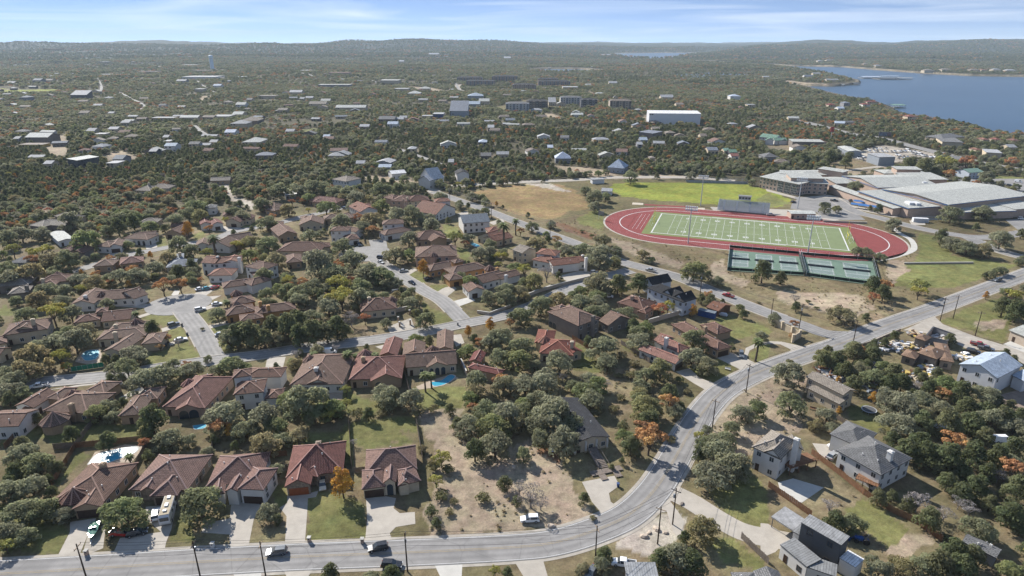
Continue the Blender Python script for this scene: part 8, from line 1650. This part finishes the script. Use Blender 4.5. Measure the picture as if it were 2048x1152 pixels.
    H('K5', 'sage metal shed left of the boat storage yard', 'sage shed left of the storage yard', 'sage', 'steel', [(135, 580, 245, 630, (330, 605), 5, 'gx', .15)], nwin=0, name='warehouse', cat='warehouse')
    H('K5', 'grey shopping building with pale hip roof near the lake', 'grey building near the lake', 'grey', 'cream', [(1030, 475, 1220, 500, 40, 6, 'hip', .3), (1210, 530, 1430, 540, 40, 6, 'flat')], nwin=5)
    H('K5', 'white ribbed carport roof by the highway', 'white ribbed roof by the highway', 'white', 'cream', [(1660, 640, 1830, 650, 26, 5, 'flat')], nwin=2)
    H('K5', 'long low grey building along the highway', 'long low grey building by the highway', 'grey', 'cream', [(1250, 690, 1400, 720, 16, 4, 'gx', .2)], nwin=3)
    H('K5', 'pale blue clinic behind orange trees by the highway', 'pale blue clinic', 'green', 'ice', [(1490, 850, 1640, 840, 14, 5, 'gx', .3)], nwin=5)
    H('K5', 'pale blue metal roof among lakeside oaks', 'pale blue lakeside roof', 'blue', 'cream', [(105, 340, 215, 345, 20, 4, 'gx', .2)], nwin=2)
# ================================================================== putting the place together
make_ground()
make_roads()
m, t, b, o = nodes('lake_water'); p = wpos(t)
t.links.new(mixc(t, mrange(t, noise(t, .004, 3, .5, p), .35, .65, 0, 1), (.018, .046, .080), (.028, .062, .10)), b.inputs['Base Color']); b.inputs['Roughness'].default_value = .28; b.inputs['Specular IOR Level'].default_value = .5
bump(t, b, noise(t, .09, 4, .6, p), .5, 1.2)
for i, lk in enumerate(LAKES):
    P = np.array(lk); x0, y0 = P.min(0) - 60; x1, y1 = P.max(0) + 60
    mb = MB(); mb.add([(x0, y0, WZ), (x1, y0, WZ), (x1, y1, WZ), (x0, y1, WZ)], [(0, 1, 2, 3)]); tag(mb.build('water', m), kind='structure')
make_stadium(); make_school(); make_drives(); make_houses(); make_far(); make_fences(); make_poles(); make_vehicles()
# ------------------------------------------------------------------ trees: the ones read off the photograph, then the woods
make_protos()
trees = read_trees()
NOTREE = [(at(1600, 466), 92), ]
def blocked(x, y, pad_=1.5, houses=True):
    m = np.zeros(x.shape, bool)
    for pl, w in ROADCLEAR:
        P = np.array(pl); q = (x > P[:, 0].min() - w) & (x < P[:, 0].max() + w) & (y > P[:, 1].min() - w) & (y < P[:, 1].max() + w) & ~m
        ix = np.nonzero(q)[0]
        if len(ix): m[ix] |= distline(x[ix], y[ix], smooth(pl, 4)) < w / 2 + pad_
    for c, r in BULBS: m |= np.hypot(x - c[0], y - c[1]) < r + pad_
    for c_, p, j, cl in ZONES:
        if not cl: continue
        P = np.array(p); ix = np.nonzero((x > P[:, 0].min()) & (x < P[:, 0].max()) & (y > P[:, 1].min()) & (y < P[:, 1].max()) & ~m)[0]
        if len(ix): m[ix] |= inpoly(x[ix], y[ix], p)
    for cx_, cy_, u, n, hl, hd in FOOT:
        ix = np.nonzero((np.abs(x - cx_) < hl + hd + 8) & (np.abs(y - cy_) < hl + hd + 8) & ~m)[0]
        if len(ix):
            dx, dy = x[ix] - cx_, y[ix] - cy_; m[ix] |= (np.abs(dx * u[0] + dy * u[1]) < hl + pad_ + 1.2) & (dx * n[0] + dy * n[1] < hd + pad_ + 1) & (dx * n[0] + dy * n[1] > -hd - pad_ - (5.5 if cy_ < 700 else 6))
    return m
pave = [o for o in bpy.data.objects if o.name.split('.')[0] in ('driveway', 'school_parking', 'school_forecourt', 'lot_asphalt', 'east_parking', 'tennis_court', 'gravel_patch', 'pool_terrace', 'track_verge', 'stand_apron')]
PAVE = []
for o in pave:
    n = len(o.data.vertices) // 2; PAVE.append([tuple(v.co[:2]) for v in o.data.vertices[:n]])
def grid(r0, r1, s, seed):
    g = np.random.default_rng(seed); xs = np.arange(-r1 * .92, r1 * .92, s); ys = np.arange(60, r1, s)
    Xg, Yg = np.meshgrid(xs, ys); x = Xg.ravel() + g.uniform(-.45, .45, Xg.size) * s; y = Yg.ravel() + g.uniform(-.45, .45, Xg.size) * s
    r = np.hypot(x, y); k = (r >= r0) & (r < r1) & (np.abs(x) < y * .90 + 30)
    return x[k], y[k], g
SUBURB = pxpoly('X', [(-400, 470), (120, 470), (330, 440), (420, 410), (560, 395), (700, 395), (880, 385), (1000, 400), (1240, 352), (1500, 350), (1700, 345), (2400, 380), (2400, 1300), (-400, 1300)])
WOODS = [pxpoly('X', w_) for w_ in ([(1640, 720), (1690, 690), (1770, 700), (1800, 740), (1880, 770), (1960, 800), (2300, 860), (2300, 1300), (1990, 1130), (1900, 1050), (1850, 1000), (1790, 950), (1830, 900), (1780, 850), (1700, 800), (1640, 760)], [(905, 760), (960, 740), (1040, 690), (1100, 740), (1200, 770), (1215, 800), (1150, 800), (1080, 860), (1000, 880), (940, 840)], [(430, 640), (520, 620), (590, 600), (700, 640), (700, 665), (600, 690), (440, 695)], [(-200, 870), (60, 880), (110, 940), (100, 1010), (90, 1120), (-200, 1200)], [(1190, 770), (1260, 730), (1330, 760), (1350, 800), (1330, 880), (1290, 950), (1240, 880)], [(570, 780), (640, 770), (700, 850), (560, 850)], [(1900, 620), (1990, 590), (2200, 560), (2200, 640), (2060, 640)], [(520, 545), (680, 520), (760, 560), (720, 610), (600, 620)], [(0, 540), (300, 500), (330, 560), (150, 600), (0, 590)], [(-200, 640), (60, 690), (100, 740), (-200, 760)])]
VALLEY = pxpoly('X', [(-300, 290), (150, 300), (300, 285), (520, 290), (620, 325), (480, 350), (330, 385), (150, 400), (-300, 430)])
pts = []
for (r0, r1, s, seed, low) in ((90, 520, 5.2, 1, 0), (520, 950, 5.6, 2, 0), (950, 1900, 8.0, 3, 1), (1900, 4600, 15.0, 4, 2), (4600, 8200, 30.0, 5, 3)):
    x, y, g = grid(r0, r1, s, seed)
    den = np.full(x.shape, .86)
    clr = fbm(x / 90, y / 90, 3)
    den = np.where(clr > .58, .25, den)
    sub = inpoly(x, y, SUBURB) & (np.hypot(x, y) < 760)
    den = np.where(sub, .21, den)
    for wi_, wpoly in enumerate(WOODS): den = np.where(inpoly(x, y, wpoly), .42 if wi_ == 0 else .55, den)
    den = np.where(inpoly(x, y, VALLEY), .97, den)
    k = g.random(len(x)) < den; x, y = x[k], y[k]
    if r0 < 3000: k = ~blocked(x, y); x, y = x[k], y[k]
    if low:
        d, ins = lakedist(x, y); k = ~ins & (d > 14 + np.where(y > 1350, 12, 0)); x, y = x[k], y[k]
    else:
        d, ins = lakedist(x, y); k = ~ins & (d > 6); x, y = x[k], y[k]
        for poly in PAVE: k = ~inpoly(x, y, poly); x, y = x[k], y[k]
    if low < 1:
        T = np.array([(a[0], a[1], a[2]) for a in trees]); k = np.ones(len(x), bool)
        for tx, ty, tr in T: k &= np.hypot(x - tx, y - ty) > tr * .75
        x, y = x[k], y[k]
    z = height(x, y); aut = fbm(x / 160 + 9, y / 160, 3); u = g.random(len(x)); oak = fbm(x / 60 + 31, y / 60 + 7, 3) - .12 * inpoly(x, y, WOODS[0]) - .3 * inpoly(x, y, VALLEY) + (fbm(x / 420, y / 300 + 8, 3) - .45) * (.9 if r0 > 400 else 0); sz = .62 + .85 * fbm(x / 35 + 3, y / 35, 2)
    for i in range(len(x)):
        a = aut[i]; q = u[i]
        if q < (.03 + max(0, a - .47) * 1.6): kd = 'rust'
        elif q < (.06 + max(0, a - .47) * 1.9): kd = 'yellow' if q * 977 % 1 < .6 else 'gold'
        elif q > .985: kd = 'twig'
        elif q > .965 and low == 0: kd = 'scrub'
        elif low == 3: kd = 'juniper'
        else: kd = 'oak' if (oak[i] + (q - .5) * .5) > .44 else 'juniper'
        rr = {'oak': g.uniform(2.8, 5.0), 'juniper': g.uniform(2.3, 3.9) if r0 > 400 else g.uniform(1.9, 3.2), 'rust': g.uniform(2.2, 3.8), 'yellow': g.uniform(2, 3.4), 'gold': g.uniform(1.6, 2.4), 'twig': g.uniform(2, 3), 'scrub': g.uniform(1, 1.8)}[kd]
        rr *= sz[i]
        if low == 1: rr *= 1.25
        if low == 2: rr *= 1.9
        if low == 3: rr *= 3.6
        pts.append((x[i], y[i], z[i] if r0 > 500 else 0.0, rr, g.uniform(0, 6.28), kd, low))
# the largest in view become single trees, the rest is woodland
cand = [(a[2] / a[1], a[0], a[1], a[2], a[3], True) for a in trees] + [(a[3] / a[1] * .8, a[0], a[1], a[3], a[5], False) for a in pts if a[6] == 0 and math.hypot(a[0], a[1]) < 330 and abs(a[0]) < a[1] * .82]
def key(k): return 'b' if k in ('scrub', 'bright') else 't'
cand.sort(key=lambda a: -a[0])
tree_n = {'t': 0, 'b': 0}; single = []; rest = []
for a in cand:
    k = key(a[4])
    px, py = proj(a[1], a[2], 2)
    if tree_n[k] < 300 and -30 < px < 2078 and py < 1165 and a[4] != 'palm' or a[4] == 'palm': tree_n[k] += 1; single.append(a)
    elif a[5]: rest.append((a[1], a[2], 0.0, a[3], rnd.uniform(0, 6.28), a[4], 0))
taken = {(round(a[1], 3), round(a[2], 3)) for a in single}
pts = [q for q in pts if (round(q[0], 3), round(q[1], 3)) not in taken] + rest
# a label that singles out each tree: its kind, its side of the nearest house, its rank there
LP = [(lx, ly, *proj(lx, ly, 2), s) for lx, ly, s in LANDMARKS]
lab = {}
for i, a in enumerate(single):
    tx, ty = proj(a[1], a[2], 2); best = min(LP, key=lambda l: (l[0] - a[1]) ** 2 + (l[1] - a[2]) ** 2)
    dx, dy = tx - best[2], ty - best[3]
    rel = ('left of' if dx < 0 else 'right of') if abs(dx) > abs(dy) * 1.6 else ('behind' if dy < 0 else 'in front of')
    lab.setdefault((a[4], rel, best[4]), []).append((math.hypot(best[0] - a[1], best[1] - a[2]), i))
labels = {}
for (k, rel, s), l in lab.items():
    l.sort()
    for n, (d, i) in enumerate(l): labels[i] = ('%s %s %s the %s' % (('nearest' if len(l) > 1 and n == 0 else ORD[n]) if n < len(ORD) else 'farther', WORDS[k], rel, s)).strip()
for i, a in enumerate(single): plant(a[1], a[2], a[3], a[4], i, labels[i])
full = ['oak', 'juniper', 'rust', 'yellow', 'gold', 'twig', 'scrub', 'bright']
near_protos = []; nidx = {}
for k in full:
    nidx[k] = (len(near_protos), len(PROTO[k])); near_protos += [joined(k, v) for v in range(len(PROTO[k]))]
low_protos = []; lidx = {}
for k in full: lidx[k] = (len(low_protos), len(LOWP[k])); low_protos += LOWP[k]
def pick(ix, k, i): b0, n = ix[k]; return b0 + i % n
A = [(q[0], q[1], q[2], q[3], q[4], pick(nidx, q[5], i)) for i, q in enumerate(pts) if q[6] == 0]
B = [(q[0], q[1], q[2], q[3], q[4], pick(lidx, q[5], i)) for i, q in enumerate(pts) if q[6] > 0]
scatter('woodland', A, near_protos, 'dense woodland of oaks and junipers around the houses and up the valley', 'woods')
scatter('far_woodland', B, low_protos, 'far woods covering the hills as one dark mass', 'woods')
x, y, g = grid(100, 420, 1.9, 12)
k = np.zeros(len(x), bool)
for c_, p, j, cl in ZONES:
    if c_ in (C_TAN, C_DRY, C_RUST, C_SCRUB): k |= inpoly(x, y, p)
for c_, p, j, cl in ZONES:
    if c_ in (C_LAWN, C_GREEN, C_FIELD, C_OL, C_BROWN): k &= ~inpoly(x, y, p)
k &= g.random(len(x)) < np.clip((fbm(x / 7, y / 7, 3) - .42) * 2.4, .01, .7); x, y = x[k], y[k]
for poly in PAVE + [oo for oo in [[tuple(v.co[:2]) for v in bpy.data.objects['running_track'].data.vertices]]]: k = ~inpoly(x, y, poly); x, y = x[k], y[k]
zs = ZONES; ZONES = []; k = ~blocked(x, y, .2); ZONES = zs; x, y = x[k], y[k]
scatter('dry_weeds', [(x[i], y[i], -.03, g.uniform(.25, .75), g.uniform(0, 6.28), i % 3) for i in range(len(x))], [q[1] for q in PROTO['weed']], 'dry weeds and tussocks over the bare lots', 'weeds')
# ------------------------------------------------------------------ the air
mh = bpy.data.materials.new('haze_air'); mh.use_nodes = True; th = mh.node_tree
for n in list(th.nodes): th.nodes.remove(n)
ho = th.nodes.new('ShaderNodeOutputMaterial'); pv = th.nodes.new('ShaderNodeVolumePrincipled'); pv.inputs['Color'].default_value = (.72, .87, 1.0, 1); pv.inputs['Density'].default_value = HAZE; pv.inputs['Anisotropy'].default_value = 0.0
th.links.new(pv.outputs[0], ho.inputs['Volume'])
mb = MB(); mb.box(-23000, -400, -16, 23000, 17500, 330); hb = mb.build('haze', mh); tag(hb, kind='stuff'); tag(hb, 'thin pale haze in the air over the valley', 'haze')
print('singles', len(single), tree_n, 'woods', len(A), len(B), 'objects', len(bpy.data.objects))
